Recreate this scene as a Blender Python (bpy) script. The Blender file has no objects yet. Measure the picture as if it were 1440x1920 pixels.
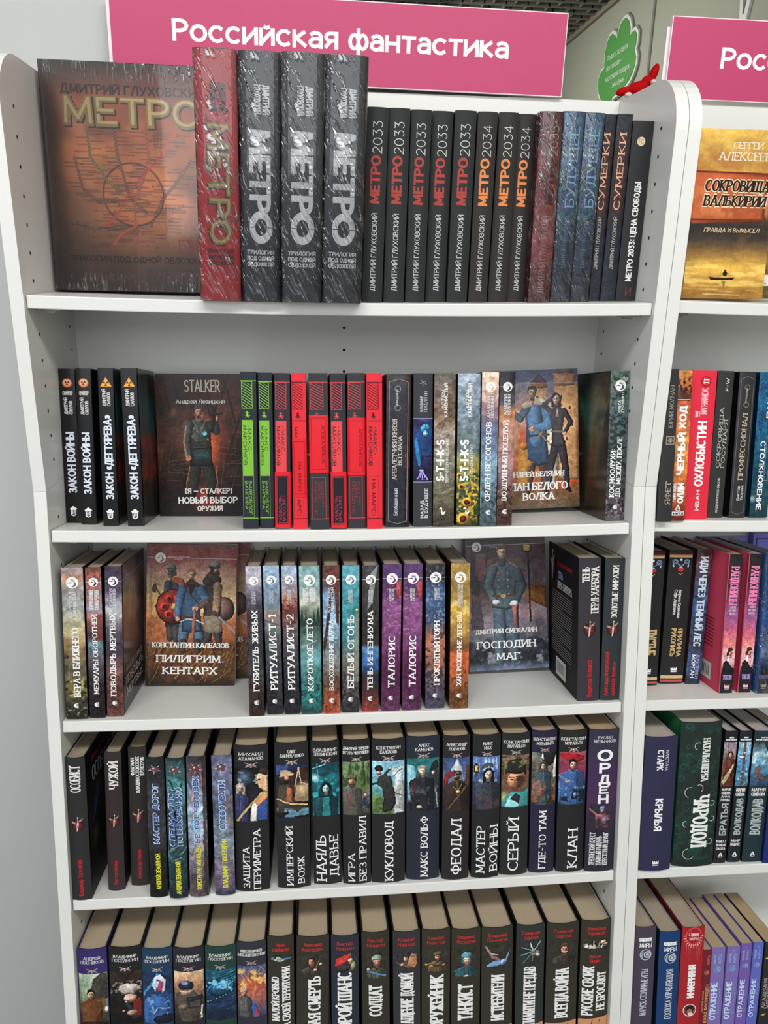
import bpy, math, random
import numpy as np
from mathutils import Matrix, Vector

C = bpy.context.scene.collection
sc = bpy.context.scene
FLOOR = 1.27                      # height of the joint of the bookcases above the floor
U = Matrix.Translation((0, 0, FLOOR))                      # upright upper modules
DELTA = 0.1681
L = U @ Matrix.Rotation(-DELTA, 4, 'X')                    # lower modules lean back

# ---------------------------------------------------------------- camera
cam = bpy.data.cameras.new('camera')
cam.sensor_fit = 'HORIZONTAL'; cam.sensor_width = 36.0
cam.lens = 1464.4653 / 1440 * 36.0
cam.clip_start = 0.02; cam.clip_end = 60
co = bpy.data.objects.new('camera', cam); C.objects.link(co)
R = Matrix.Rotation(-0.0955, 4, 'Z') @ Matrix.Rotation(-0.3055, 4, 'X') @ Matrix.Rotation(-0.0171, 4, 'Y')
co.matrix_world = U @ Matrix.Translation((0.3361, -0.9869, 0.2803)) @ R @ Matrix.Rotation(math.pi / 2, 4, 'X')
sc.camera = co

# ---------------------------------------------------------------- world, lights, exposure
w = bpy.data.worlds.new('world'); sc.world = w; w.use_nodes = True
bg = w.node_tree.nodes['Background']
bg.inputs[0].default_value = (0.90, 0.95, 1.0, 1); bg.inputs[1].default_value = WORLD_STRENGTH = 0.58
sc.view_settings.view_transform = 'Standard'; sc.view_settings.look = 'None'
sc.view_settings.gamma = 1; sc.view_settings.use_curve_mapping = False
sc.view_settings.exposure = 0.0

def area(name, loc, rot, sx, sy, power, col=(1, .98, .95)):
    l = bpy.data.lights.new(name, 'AREA'); l.shape = 'RECTANGLE'; l.size = sx; l.size_y = sy
    l.energy = power; l.color = col
    o = bpy.data.objects.new(name, l); C.objects.link(o); o.location = loc; o.rotation_euler = rot
    return o
# an added, unseen fill light behind the camera, and the lamps of the aisle
area('rear_fill_light', (0.2, -3.4, 2.55), (math.radians(74), 0, math.radians(-4)), 3.8, 1.0, 34, (.94, .97, 1))
area('aisle_lamp', (0.5, -1.5, 2.98), (math.radians(22), 0, 0), 2.8, 0.35, 50, (1, .985, .96))
area('aisle_lamp', (0.9, 3.6, 2.9), (0, math.radians(-25), 0), 0.4, 2.4, 34, (1, .97, .90))

# ---------------------------------------------------------------- materials
def lin(c):
    c = np.asarray(c, float) / 255.0
    return np.where(c <= 0.04045, c / 12.92, ((c + 0.055) / 1.055) ** 2.4)

def mat(name, col=None, rough=.5, bump=0, bscale=200, attr=False, spec=.5, coat=0, noise=.04, nscale=60, emis=None, stretch=None, metal=0):
    m = bpy.data.materials.new(name); m.use_nodes = True
    nt = m.node_tree; b = nt.nodes['Principled BSDF']
    b.inputs['Roughness'].default_value = rough; b.inputs['Specular IOR Level'].default_value = spec
    b.inputs['Metallic'].default_value = metal
    if coat: b.inputs['Coat Weight'].default_value = coat; b.inputs['Coat Roughness'].default_value = .08
    tc = nt.nodes.new('ShaderNodeTexCoord'); mp = nt.nodes.new('ShaderNodeMapping')
    nt.links.new(tc.outputs['Object'], mp.inputs[0])
    if stretch: mp.inputs['Scale'].default_value = stretch
    no = nt.nodes.new('ShaderNodeTexNoise'); no.inputs['Scale'].default_value = nscale; no.inputs['Detail'].default_value = 3
    nt.links.new(mp.outputs[0], no.inputs['Vector'])
    mr = nt.nodes.new('ShaderNodeMapRange'); mr.inputs['To Min'].default_value = 1 - noise * 2; mr.inputs['To Max'].default_value = 1 + noise * 2
    nt.links.new(no.outputs['Fac'], mr.inputs['Value'])
    mx = nt.nodes.new('ShaderNodeVectorMath'); mx.operation = 'SCALE'
    nt.links.new(mr.outputs[0], mx.inputs['Scale'])
    if attr:
        at = nt.nodes.new('ShaderNodeAttribute'); at.attribute_name = 'Col'
        nt.links.new(at.outputs['Color'], mx.inputs[0])
    else:
        rg = nt.nodes.new('ShaderNodeRGB'); rg.outputs[0].default_value = (*lin(col), 1)
        nt.links.new(rg.outputs[0], mx.inputs[0])
    nt.links.new(mx.outputs[0], b.inputs['Base Color'])
    if bump:
        n2 = nt.nodes.new('ShaderNodeTexNoise'); n2.inputs['Scale'].default_value = bscale; n2.inputs['Detail'].default_value = 2
        nt.links.new(mp.outputs[0], n2.inputs['Vector'])
        bp = nt.nodes.new('ShaderNodeBump'); bp.inputs['Strength'].default_value = bump; bp.inputs['Distance'].default_value = .001
        nt.links.new(n2.outputs['Fac'], bp.inputs['Height']); nt.links.new(bp.outputs[0], b.inputs['Normal'])
        if coat: nt.links.new(bp.outputs[0], b.inputs['Coat Normal'])
    if emis: b.inputs['Emission Color'].default_value = (*emis[0], 1); b.inputs['Emission Strength'].default_value = emis[1]
    return m

M_WHITE = mat('white_laminate', (226, 226, 222), .32, bump=.05, bscale=900, noise=.006, nscale=30)
M_MATTE = mat('matte_print', attr=True, rough=.5, bump=.04, bscale=1500, noise=.03, nscale=90, spec=.22)
M_GLOSS = mat('laminated_print', attr=True, rough=.22, bump=.03, bscale=120, noise=.03, nscale=90, spec=.27)
M_PAPER = mat('page_edges', attr=True, rough=.85, bump=.5, bscale=30, noise=.05, nscale=40, stretch=(60, 1, 1), spec=.2)
M_PAINT = mat('painted_wall', (190, 192, 190), .8, bump=.1, bscale=300, noise=.01, nscale=12)
M_FAR = mat('far_wall_paint', (150, 152, 136), .75, noise=.02, nscale=3)
M_FLOOR = mat('floor_tiles', (150, 146, 140), .4, noise=.04, nscale=6)
M_HOLE = mat('hole_shadow', (22, 20, 20), .9)
M_METAL = mat('bracket_metal', (150, 142, 135), .35, metal=.9, noise=.1)
M_CEIL = mat('ceiling_void', (52, 51, 46), .9)
M_SLAT = mat('ceiling_slat', (120, 118, 108), .7)
M_LAMP = mat('lamp_diffuser', (250, 250, 245), .5, emis=((1, .98, .94), 4.0))
M_PLUSH = mat('plush', attr=True, rough=.95, bump=.8, bscale=700, noise=.12, nscale=400, spec=.1)

# shrink film: a clear, crinkled skin that only adds reflections
def film_material(name='shrink_film', ang=(0, math.radians(30), 0), edge=False):
    m = bpy.data.materials.new(name); m.use_nodes = True; nt = m.node_tree; N = nt.nodes.new; K_ = nt.links.new
    for n in list(nt.nodes): nt.nodes.remove(n)
    out = N('ShaderNodeOutputMaterial'); mixs = N('ShaderNodeMixShader')
    tr = N('ShaderNodeBsdfTransparent'); gl = N('ShaderNodeBsdfGlossy'); gl.inputs['Roughness'].default_value = .06
    tc = N('ShaderNodeTexCoord'); mp = N('ShaderNodeMapping')
    m0 = N('ShaderNodeMapping'); m0.inputs['Rotation'].default_value = ang; K_(tc.outputs['Object'], m0.inputs[0])
    mp.inputs['Scale'].default_value = (1, 1, .13); K_(m0.outputs[0], mp.inputs[0])
    n1 = N('ShaderNodeTexNoise'); n1.inputs['Scale'].default_value = 330; n1.inputs['Detail'].default_value = 2; n1.inputs['Distortion'].default_value = .6
    K_(mp.outputs[0], n1.inputs['Vector'])
    # only the crests of the noise stand up as sharp creases; the film between them lies flat
    r1 = N('ShaderNodeMapRange'); r1.inputs['From Min'].default_value = .52; r1.inputs['From Max'].default_value = .62; K_(n1.outputs['Fac'], r1.inputs['Value'])
    n2 = N('ShaderNodeTexNoise'); n2.inputs['Scale'].default_value = 26; n2.inputs['Detail'].default_value = 3; K_(tc.outputs['Object'], n2.inputs['Vector'])
    r2 = N('ShaderNodeMapRange'); r2.inputs['From Min'].default_value = .40; r2.inputs['From Max'].default_value = .60; r2.inputs['To Min'].default_value = .1; K_(n2.outputs['Fac'], r2.inputs['Value'])
    mu = N('ShaderNodeMath'); mu.operation = 'MULTIPLY'; K_(r1.outputs[0], mu.inputs[0]); K_(r2.outputs[0], mu.inputs[1])
    if edge:        # on a flat board the film creases only along its folded ends
        sx = N('ShaderNodeSeparateXYZ'); K_(tc.outputs['Object'], sx.inputs[0])
        s1 = N('ShaderNodeMath'); s1.operation = 'SUBTRACT'; s1.inputs[1].default_value = .136; K_(sx.outputs[2], s1.inputs[0])
        s2 = N('ShaderNodeMath'); s2.operation = 'ABSOLUTE'; K_(s1.outputs[0], s2.inputs[0])
        s3 = N('ShaderNodeMapRange'); s3.inputs['From Min'].default_value = .112; s3.inputs['From Max'].default_value = .134; s3.inputs['To Min'].default_value = .03; K_(s2.outputs[0], s3.inputs['Value'])
        m2 = N('ShaderNodeMath'); m2.operation = 'MULTIPLY'; K_(mu.outputs[0], m2.inputs[0]); K_(s3.outputs[0], m2.inputs[1]); mu = m2
    bp = N('ShaderNodeBump'); bp.inputs['Strength'].default_value = 1; bp.inputs['Distance'].default_value = .0013
    K_(mu.outputs[0], bp.inputs['Height']); K_(bp.outputs[0], gl.inputs['Normal'])
    fr = N('ShaderNodeFresnel'); fr.inputs['IOR'].default_value = 1.55; K_(bp.outputs[0], fr.inputs['Normal'])
    # creased film is thicker and reflects more than the flat film
    ad = N('ShaderNodeMath'); ad.operation = 'MULTIPLY_ADD'; ad.use_clamp = True; ad.inputs[1].default_value = .32; K_(mu.outputs[0], ad.inputs[0]); K_(fr.outputs[0], ad.inputs[2])
    K_(ad.outputs[0], mixs.inputs[0]); K_(tr.outputs[0], mixs.inputs[1]); K_(gl.outputs[0], mixs.inputs[2])
    K_(mixs.outputs[0], out.inputs[0])
    return m
M_FILM = film_material(); M_FILM_F = film_material('shrink_film_flat', (0, 0, 0), True)

# ---------------------------------------------------------------- mesh builder
class MB:
    def __init__(s): s.v = []; s.f = []; s.c = []; s.sm = []
    def face(s, pts, col, smooth=False):
        n = len(s.v); s.v += [tuple(p) for p in pts]; s.f.append(tuple(range(n, n + len(pts)))); s.c.append(col); s.sm.append(smooth)
    def grid(s, P, col, smooth=True):
        n = len(s.v); h = len(P); w_ = len(P[0])
        for r in P: s.v += [tuple(p) for p in r]
        for j in range(h - 1):
            for i in range(w_ - 1):
                a = n + j * w_ + i; s.f.append((a, a + 1, a + w_ + 1, a + w_)); s.c.append(col); s.sm.append(smooth)
    def box(s, x0, x1, y0, y1, z0, z1, col=(255, 255, 255)):
        p = [(x, y, z) for z in (z0, z1) for y in (y0, y1) for x in (x0, x1)]
        for q in ((0, 1, 3, 2), (4, 6, 7, 5), (0, 4, 5, 1), (2, 3, 7, 6), (0, 2, 6, 4), (1, 5, 7, 3)):
            s.face([p[i] for i in q][::-1], col)
    def prism(s, prof, axis, a, b, col=(255, 255, 255), smooth=False):
        """closed profile (2D) extruded along axis: 'x' uses (y,z); 'y' uses (x,z); 'z' uses (x,y)"""
        def P(q, t):
            return {'x': (t, q[0], q[1]), 'y': (q[0], t, q[1]), 'z': (q[0], q[1], t)}[axis]
        s.face([P(q, a) for q in prof], col); s.face([P(q, b) for q in prof][::-1], col)
        n = len(prof)
        for i in range(n):
            q, r = prof[i], prof[(i + 1) % n]
            s.face([P(q, a), P(q, b), P(r, b), P(r, a)], col, smooth)
    def build(s, name, m, parent=None, mw=None, lonely=False):
        me = bpy.data.meshes.new(name); me.from_pydata(s.v, [], s.f); me.materials.append(m)
        if s.f:
            ca = me.color_attributes.new('Col', 'FLOAT_COLOR', 'CORNER')
            u = {}
            arr = np.ones((len(me.loops), 4), np.float32); k = 0
            for f, c in zip(s.f, s.c):
                if c not in u: u[c] = lin(c[:3])
                arr[k:k + len(f), :3] = u[c]; k += len(f)
            ca.data.foreach_set('color', arr.ravel())
            me.polygons.foreach_set('use_smooth', s.sm)
        o = bpy.data.objects.new(name, me); C.objects.link(o)
        if parent: o.parent = parent
        if mw is not None: o.matrix_world = mw
        return o

def tag(o, label=None, cat=None, group=None, kind=None):
    if label: o['label'] = label
    if cat: o['category'] = cat
    if group: o['group'] = group
    if kind: o['kind'] = kind
    return o
def empty(name, mw):
    o = bpy.data.objects.new(name, None); C.objects.link(o); o.empty_display_size = .02; o.matrix_world = mw
    return o

# ---------------------------------------------------------------- lettering
def arc(cx, cy, rx, ry, a0, a1, n=8):
    return [(cx + rx * math.cos(math.radians(a0 + (a1 - a0) * i / n)), cy + ry * math.sin(math.radians(a0 + (a1 - a0) * i / n))) for i in range(n + 1)]
def bowl(x, y0, y1, w_):
    r = (y1 - y0) / 2; rx = w_ * .55
    return [(x, y0)] + arc(x + w_ - rx, y0 + r, rx, r, -90, 90, 6) + [(x, y1)]
G = {
 'А': (.76, [[(0, 0), (.38, 1)], [(.38, 1), (.76, 0)], [(.12, .32), (.64, .32)]]),
 'Б': (.62, [[(0, 0), (0, 1)], [(0, 1), (.55, 1)], bowl(0, 0, .55, .6)]),
 'В': (.62, [[(0, 0), (0, 1)], bowl(0, .53, 1, .54), bowl(0, 0, .53, .62)]),
 'Г': (.52, [[(0, 0), (0, 1)], [(0, 1), (.52, 1)]]),
 'Д': (.78, [[(.12, .06), (.26, 1)], [(.64, .0), (.64, 1)], [(.22, 1), (.64, 1)], [(0, .05), (.78, .05)], [(0, -.16), (0, .05)], [(.78, -.16), (.78, .05)]]),
 'Е': (.54, [[(0, 0), (0, 1)], [(0, 1), (.52, 1)], [(0, .52), (.44, .52)], [(0, 0), (.54, 0)]]),
 'Ж': (.96, [[(.48, 0), (.48, 1)], [(0, 0), (.46, .52)], [(.96, 0), (.5, .52)], [(.04, 1), (.46, .5)], [(.92, 1), (.5, .5)]]),
 'З': (.56, [arc(.26, .76, .28, .24, 150, -90, 8), arc(.26, .27, .3, .27, 90, -150, 8)]),
 'И': (.68, [[(0, 0), (0, 1)], [(0, .02), (.68, .98)], [(.68, 0), (.68, 1)]]),
 'К': (.64, [[(0, 0), (0, 1)], [(.02, .5), (.58, 1)], [(.1, .56), (.64, 0)]]),
 'Л': (.7, [[(0, 0), (.32, 1)], [(.66, 0), (.66, 1)], [(.28, 1), (.66, 1)]]),
 'М': (.86, [[(.04, 0), (.08, 1)], [(.08, 1), (.43, .15)], [(.43, .15), (.78, 1)], [(.82, 0), (.78, 1)]]),
 'Н': (.68, [[(0, 0), (0, 1)], [(.68, 0), (.68, 1)], [(0, .52), (.68, .52)]]),
 'О': (.76, [arc(.38, .5, .38, .5, 0, 360, 16)]),
 'П': (.66, [[(0, 0), (0, 1)], [(.66, 0), (.66, 1)], [(0, 1), (.66, 1)]]),
 'Р': (.58, [[(0, 0), (0, 1)], bowl(0, .46, 1, .58)]),
 'С': (.68, [arc(.38, .5, .38, .5, 45, 315, 12)]),
 'Т': (.66, [[(.33, 0), (.33, 1)], [(0, 1), (.66, 1)]]),
 'У': (.68, [[(0, 1), (.36, .35)], [(.68, 1), (.3, .12), (.18, 0), (.06, .04)]]),
 'Ф': (.86, [[(.43, -.02), (.43, 1.02)], arc(.43, .52, .42, .33, 0, 360, 14)]),
 'Х': (.7, [[(0, 0), (.7, 1)], [(.7, 0), (0, 1)]]),
 'Ц': (.74, [[(0, 0), (0, 1)], [(.64, 0), (.64, 1)], [(0, 0), (.76, 0)], [(.76, -.18), (.76, 0)]]),
 'Ч': (.6, [[(.6, 0), (.6, 1)], [(0, 1), (0, .62), (.08, .48), (.25, .42), (.6, .46)]]),
 'Ш': (.96, [[(0, 0), (0, 1)], [(.48, 0), (.48, 1)], [(.96, 0), (.96, 1)], [(0, 0), (.96, 0)]]),
 'Щ': (1.02, [[(0, 0), (0, 1)], [(.46, 0), (.46, 1)], [(.92, 0), (.92, 1)], [(0, 0), (1.02, 0)], [(1.02, -.18), (1.02, 0)]]),
 'Ь': (.58, [[(0, 0), (0, 1)], bowl(0, 0, .54, .58)]),
 'Ы': (.84, [[(0, 0), (0, 1)], bowl(0, 0, .54, .54), [(.84, 0), (.84, 1)]]),
 'Э': (.66, [arc(.28, .5, .38, .5, 135, -135, 12), [(.2, .5), (.64, .5)]]),
 'Ю': (1.0, [[(0, 0), (0, 1)], [(0, .5), (.3, .5)], arc(.64, .5, .34, .5, 0, 360, 14)]),
 'Я': (.62, [[(.62, 0), (.62, 1)], [(.62, 1), (.28, 1)] + arc(.26, .74, .24, .26, 90, 270, 6) + [(.62, .48)], [(.3, .48), (0, 0)]]),
 'S': (.6, [arc(.3, .75, .27, .25, 30, 270, 8) + arc(.3, .25, .29, .25, 90, -150, 8)]),
 'L': (.5, [[(0, 0), (0, 1)], [(0, 0), (.5, 0)]]), 'R': (.62, [[(0, 0), (0, 1)], bowl(0, .46, 1, .56), [(.25, .46), (.62, 0)]]),
 'I': (.2, [[(.1, 0), (.1, 1)]]), 'F': (.5, [[(0, 0), (0, 1)], [(0, 1), (.5, 1)], [(0, .52), (.42, .52)]]),
 'W': (1, [[(0, 1), (.25, 0)], [(.25, 0), (.5, .9)], [(.5, .9), (.75, 0)], [(.75, 0), (1, 1)]]),
 '0': (.6, [arc(.3, .5, .3, .5, 0, 360, 14)]), '1': (.3, [[(.2, 0), (.2, 1)], [(.2, 1), (0, .78)]]),
 '2': (.56, [arc(.28, .72, .27, .28, 160, -35, 8) + [(0, 0)], [(0, 0), (.56, 0)]]),
 '3': (.54, [[(.03, 1), (.5, 1)], [(.5, 1), (.24, .6)], arc(.25, .31, .28, .31, 95, -140, 8)]),
 '4': (.58, [[(.42, 0), (.42, 1)], [(.42, 1), (0, .3)], [(0, .3), (.58, .3)]]),
 '5': (.54, [[(.06, 1), (.5, 1)], [(.06, 1), (.03, .55)], arc(.24, .31, .29, .31, 110, -140, 8)]),
 '8': (.56, [arc(.28, .75, .24, .25, 0, 360, 12), arc(.28, .26, .28, .26, 0, 360, 12)]),
 '-': (.36, [[(.03, .42), (.33, .42)]]), '—': (.8, [[(.03, .45), (.77, .45)]]), '.': (.14, [[(.03, .05), (.12, .05)]]),
 ',': (.14, [[(.09, .08), (.03, -.14)]]), ':': (.16, [[(.08, .15), (.08, .25)], [(.08, .7), (.08, .8)]]), '!': (.16, [[(.08, 1), (.08, .28)], [(.08, .0), (.08, .1)]]),
 '+': (.6, [[(.05, .45), (.55, .45)], [(.3, .2), (.3, .7)]]), '/': (.4, [[(0, 0), (.4, 1)]]),
 '«': (.5, [[(.2, .75), (0, .45)], [(0, .45), (.2, .15)], [(.45, .75), (.25, .45)], [(.25, .45), (.45, .15)]]),
 '»': (.5, [[(.05, .75), (.25, .45)], [(.25, .45), (.05, .15)], [(.3, .75), (.5, .45)], [(.5, .45), (.3, .15)]]),
 '[': (.26, [[(.05, 0), (.05, 1)], [(.05, 1), (.22, 1)], [(.05, 0), (.22, 0)]]), ']': (.26, [[(.2, 0), (.2, 1)], [(.2, 1), (.04, 1)], [(.2, 0), (.04, 0)]]),
 '•': (.3, [arc(.15, .45, .07, .07, 0, 360, 6)]),
}
G['Й'] = (G['И'][0], G['И'][1] + [[(.2, 1.22), (.34, 1.12), (.48, 1.22)]])
G['Ё'] = (G['Е'][0], G['Е'][1] + [[(.14, 1.16), (.18, 1.16)], [(.36, 1.16), (.4, 1.16)]])
XH = .745
LOW = {}
for a_ in 'осийкянтвгджзлмпхцчшщьыэюё':
    g_ = G[a_.upper()]; LOW[a_] = (g_[0] * .82, [[(x * .82, y * XH) for x, y in q] for q in g_[1]])
LOW['а'] = (.5, [[(.5, 0), (.5, .5)] + arc(.25, .5, .25, .245, 0, 150, 6)[1:], [(.5, .42)] + arc(.22, .21, .22, .21, 90, 300, 8) + [(.5, .16)]])
LOW['е'] = (.56, [arc(.28, XH / 2, .27, XH / 2, 0, 310, 12), [(.02, XH / 2), (.54, XH / 2)]])
LOW['р'] = (.52, [[(0, -.26), (0, XH)], arc(.25, XH / 2, .27, XH / 2, 160, -160, 10)])
LOW['у'] = (.54, [[(0, XH), (.28, .04)], [(.54, XH), (.2, -.24), (.06, -.26)]])
LOW['б'] = (.56, [arc(.28, .35, .27, .35, 0, 360, 12), [(.02, .4), (.06, .8), (.25, .96), (.5, 1.02)]])
LOW['ф'] = (.8, [[(.4, -.22), (.4, 1.0)], arc(.2, XH / 2, .2, XH / 2, 0, 360, 12), arc(.6, XH / 2, .2, XH / 2, 0, 360, 12)])
for a_, b_ in zip('AВBEKMHOPCTX', 'АВВЕКМНОРСТХ'): G.setdefault(a_, G[b_])
G['N'] = (.66, [[(0, 0), (0, 1)], [(0, 1), (.66, 0)], [(.66, 0), (.66, 1)]])
G['D'] = (.66, [[(0, 0), (0, 1)], bowl(0, 0, 1, .64)])

def stroke_text(s, W_, H, style, seg=99):
    """polygons of a text that exactly fills W_ x H (mm). style: 'n' plain, 'k' bold, 's' serif, 't' thin, 'S' bold serif, 'K' heavy"""
    thick, thin, ser = {'n': (.13, .11, 0), 'k': (.2, .17, 0), 'K': (.27, .2, 0), 'H': (.19, .165, 0), 'f': (.12, .105, 0), 'h': (.14, .12, 0), 'b': (.165, .14, 0), 't': (.07, .07, 0), 's': (.16, .095, 1), 'S': (.20, .12, 1)}[style]
    gap = .26 if style in 'KkS' else .22
    x = 0; items = []
    for ch in s:
        if ch == ' ': x += .42; continue
        wd, st = LOW[ch] if style in 'Hfbh' and ch in LOW else G.get(ch.upper(), G['О'])
        items.append((x, st + ([[(.02, 1), (.02, .8)], [(.64, 1), (.64, .8)]] if ser and ch.upper() == 'Т' else [[(wd * .96, 1), (wd * .96, .8)]] if ser and ch.upper() in 'ГЕБ' else []))); x += wd + gap
    tot = max(x - gap, .1)
    sx = (W_ - thick * H) / tot if tot else 1
    sx = max(sx, .05 * H); th = thick * min(H, sx * 1.25 + .15 * H); tn = thin * H
    out = []
    for x0, st in items:
        for lv, pl in enumerate(st):
            p = [(th / 2 + (x0 + a) * sx, b * (H - tn) + tn / 2) for a, b in pl]
            q2 = [p[0]]
            for a, b in zip(p, p[1:]):
                k_ = max(1, int(math.ceil(math.hypot(b[0] - a[0], b[1] - a[1]) / seg)))
                q2 += [(a[0] + (b[0] - a[0]) * i / k_, a[1] + (b[1] - a[1]) * i / k_) for i in range(1, k_ + 1)]
            p = q2; n = len(p); segs = []
            closed = abs(pl[0][0] - pl[-1][0]) < 1e-6 and abs(pl[0][1] - pl[-1][1]) < 1e-6
            dirs = []
            for i in range(n - 1):
                dx, dy = p[i + 1][0] - p[i][0], p[i + 1][1] - p[i][1]; l = math.hypot(dx, dy) or 1e-6
                dirs.append((dx / l, dy / l))
            for i in range(n):
                if closed and i in (0, n - 1): d = (dirs[0][0] + dirs[-1][0], dirs[0][1] + dirs[-1][1])
                elif i == 0: d = dirs[0]
                elif i == n - 1: d = dirs[-1]
                else: d = (dirs[i][0] + dirs[i - 1][0], dirs[i][1] + dirs[i - 1][1])
                l = math.hypot(*d) or 1e-6; d = (d[0] / l, d[1] / l)
                t = (tn + (th - tn) * abs(d[1]) ** 1.5) / 2
                q = p[i]
                if not closed and i in (0, n - 1):
                    e = (-1 if i == 0 else 1) * (tn / 2 if not ser or abs(d[1]) < .5 else 0) * (1 if abs(d[1]) > .9 or abs(d[0]) > .9 else .4)
                    q = (q[0] + d[0] * e, q[1] + d[1] * e)
                segs.append(((q[0] - d[1] * t, q[1] + d[0] * t), (q[0] + d[1] * t, q[1] - d[0] * t)))
            for i in range(n - 1):
                out.append(([segs[i][1], segs[i + 1][1], segs[i + 1][0], segs[i][0]], lv))
            if ser and not closed:
                for e, i in ((0, 0), (-1, n - 2)):
                    if abs(dirs[i][1]) > .6 and pl[e][1] in (0, 1, 1.02, -.02):
                        hx = th * .5 + .085 * sx
                        out.append(([(p[e][0] - hx, p[e][1] - tn * .5), (p[e][0] + hx, p[e][1] - tn * .5), (p[e][0] + hx, p[e][1] + tn * .5), (p[e][0] - hx, p[e][1] + tn * .5)], len(st) + lv))
    return out

def text_polys(s, W_, H, font, seg=99):
    return stroke_text(s, W_, H, font, seg)

# ---------------------------------------------------------------- printed pictures (colour per vertex of a fine grid)
class Pic:
    """a small picture; u,v run 0..1 (left-right, bottom-top); sizes are fractions of the picture's width"""
    def __init__(s, wmm, hmm, res=.75, base=(40, 40, 42), seed=1):
        s.w, s.h = wmm, hmm; s.nu = max(4, int(wmm / res)) + 1; s.nv = max(4, int(hmm / res)) + 1
        u = np.linspace(0, 1, s.nu); v = np.linspace(0, 1, s.nv)
        s.U, s.V = np.meshgrid(u, v); s.X = s.U; s.Y = s.V * hmm / wmm; s.k = hmm / wmm; s.T = (0, 1, 0, 1)
        s.c = np.zeros((s.nv, s.nu, 3)) + np.array(base, float); s.aa = res / wmm
        s.rng = np.random.RandomState(seed)
    def mix(s, a, col):
        a = np.clip(a, 0, 1)[..., None]; s.c = s.c * (1 - a) + np.array(col, float) * a
    def g(s, *st):
        vs = [q[0] for q in st]
        for i in range(3): s.c[..., i] = np.interp(s.V, vs, [q[1][i] for q in st])
        return s
    def noise(s, sc_, oct=3, sx=1, sy=1):
        r = np.zeros_like(s.X); amp = 1; tot = 0
        for o in range(oct):
            f = sc_ * 2 ** o; nx = int(f * sx) + 3; ny = int(f * s.k * sy) + 3
            t = s.rng.rand(ny, nx); x = s.X * f * sx; y = s.Y * f * sy
            xi = np.clip(x.astype(int), 0, nx - 2); yi = np.clip(y.astype(int), 0, ny - 2); fx = x - xi; fy = y - yi
            fx = fx * fx * (3 - 2 * fx); fy = fy * fy * (3 - 2 * fy)
            r += amp * ((t[yi, xi] * (1 - fx) + t[yi, xi + 1] * fx) * (1 - fy) + (t[yi + 1, xi] * (1 - fx) + t[yi + 1, xi + 1] * fx) * fy)
            tot += amp; amp *= .55
        return r / tot
    def n(s, sc_=4, amp=.35, sx=1, sy=1):
        s.c *= (1 + amp * 2 * (s.noise(sc_, 3, sx, sy) - .5))[..., None]; return s
    def b(s, col, sc_=4, lo=.5, hi=.62, v0=0, v1=1, soft=.05, sx=1, sy=1, a=1):
        m = np.clip((s.noise(sc_, 3, sx, sy) - lo) / (hi - lo), 0, 1)
        m *= np.clip((s.V - v0) / soft, 0, 1) * np.clip((v1 - s.V) / soft, 0, 1)
        s.mix(m * a, col); return s
    def e(s, cx, cy, rx, ry, col, rot=0, soft=0, a=1):
        cx = s.T[0] + s.T[1] * cx; cy = s.T[2] + s.T[3] * cy; dx = s.X - cx; dy = s.Y - cy * s.k; c_, s_ = math.cos(math.radians(rot)), math.sin(math.radians(rot))
        p = dx * c_ + dy * s_; q = -dx * s_ + dy * c_
        d = np.sqrt((p / rx) ** 2 + (q / ry) ** 2); w_ = max(soft, s.aa / min(rx, ry))
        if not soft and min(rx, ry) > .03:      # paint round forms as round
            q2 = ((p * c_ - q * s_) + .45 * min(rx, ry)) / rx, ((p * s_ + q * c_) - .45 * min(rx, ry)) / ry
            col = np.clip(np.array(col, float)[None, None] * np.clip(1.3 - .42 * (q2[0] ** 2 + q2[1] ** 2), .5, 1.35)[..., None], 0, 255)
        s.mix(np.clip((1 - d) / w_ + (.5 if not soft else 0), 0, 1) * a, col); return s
    def p(s, pts, col, a=1, soft=0):
        """polygon, anti-aliased by signed distance"""
        P = [(s.T[0] + s.T[1] * x, (s.T[2] + s.T[3] * y) * s.k) for x, y in pts]; n = len(P)
        ins = np.zeros_like(s.X, bool); dist = np.full_like(s.X, 9.)
        for i in range(n):
            x0, y0 = P[i]; x1, y1 = P[(i + 1) % n]
            if y0 != y1:
                cnd = ((s.Y < y0) != (s.Y < y1)); ins ^= cnd & (s.X < (x1 - x0) * (s.Y - y0) / (y1 - y0) + x0)
            dx, dy = x1 - x0, y1 - y0; l = dx * dx + dy * dy or 1e-9
            t = np.clip(((s.X - x0) * dx + (s.Y - y0) * dy) / l, 0, 1)
            dist = np.minimum(dist, np.hypot(s.X - x0 - t * dx, s.Y - y0 - t * dy))
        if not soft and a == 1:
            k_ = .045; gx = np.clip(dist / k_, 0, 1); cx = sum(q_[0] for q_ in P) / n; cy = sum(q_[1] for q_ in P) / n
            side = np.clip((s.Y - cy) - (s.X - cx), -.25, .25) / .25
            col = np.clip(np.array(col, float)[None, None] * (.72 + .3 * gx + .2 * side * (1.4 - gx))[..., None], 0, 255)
        sd = np.where(ins, dist, -dist); s.mix(np.clip(sd / max(s.aa, soft) + .5, 0, 1) * a, col); return s
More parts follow.
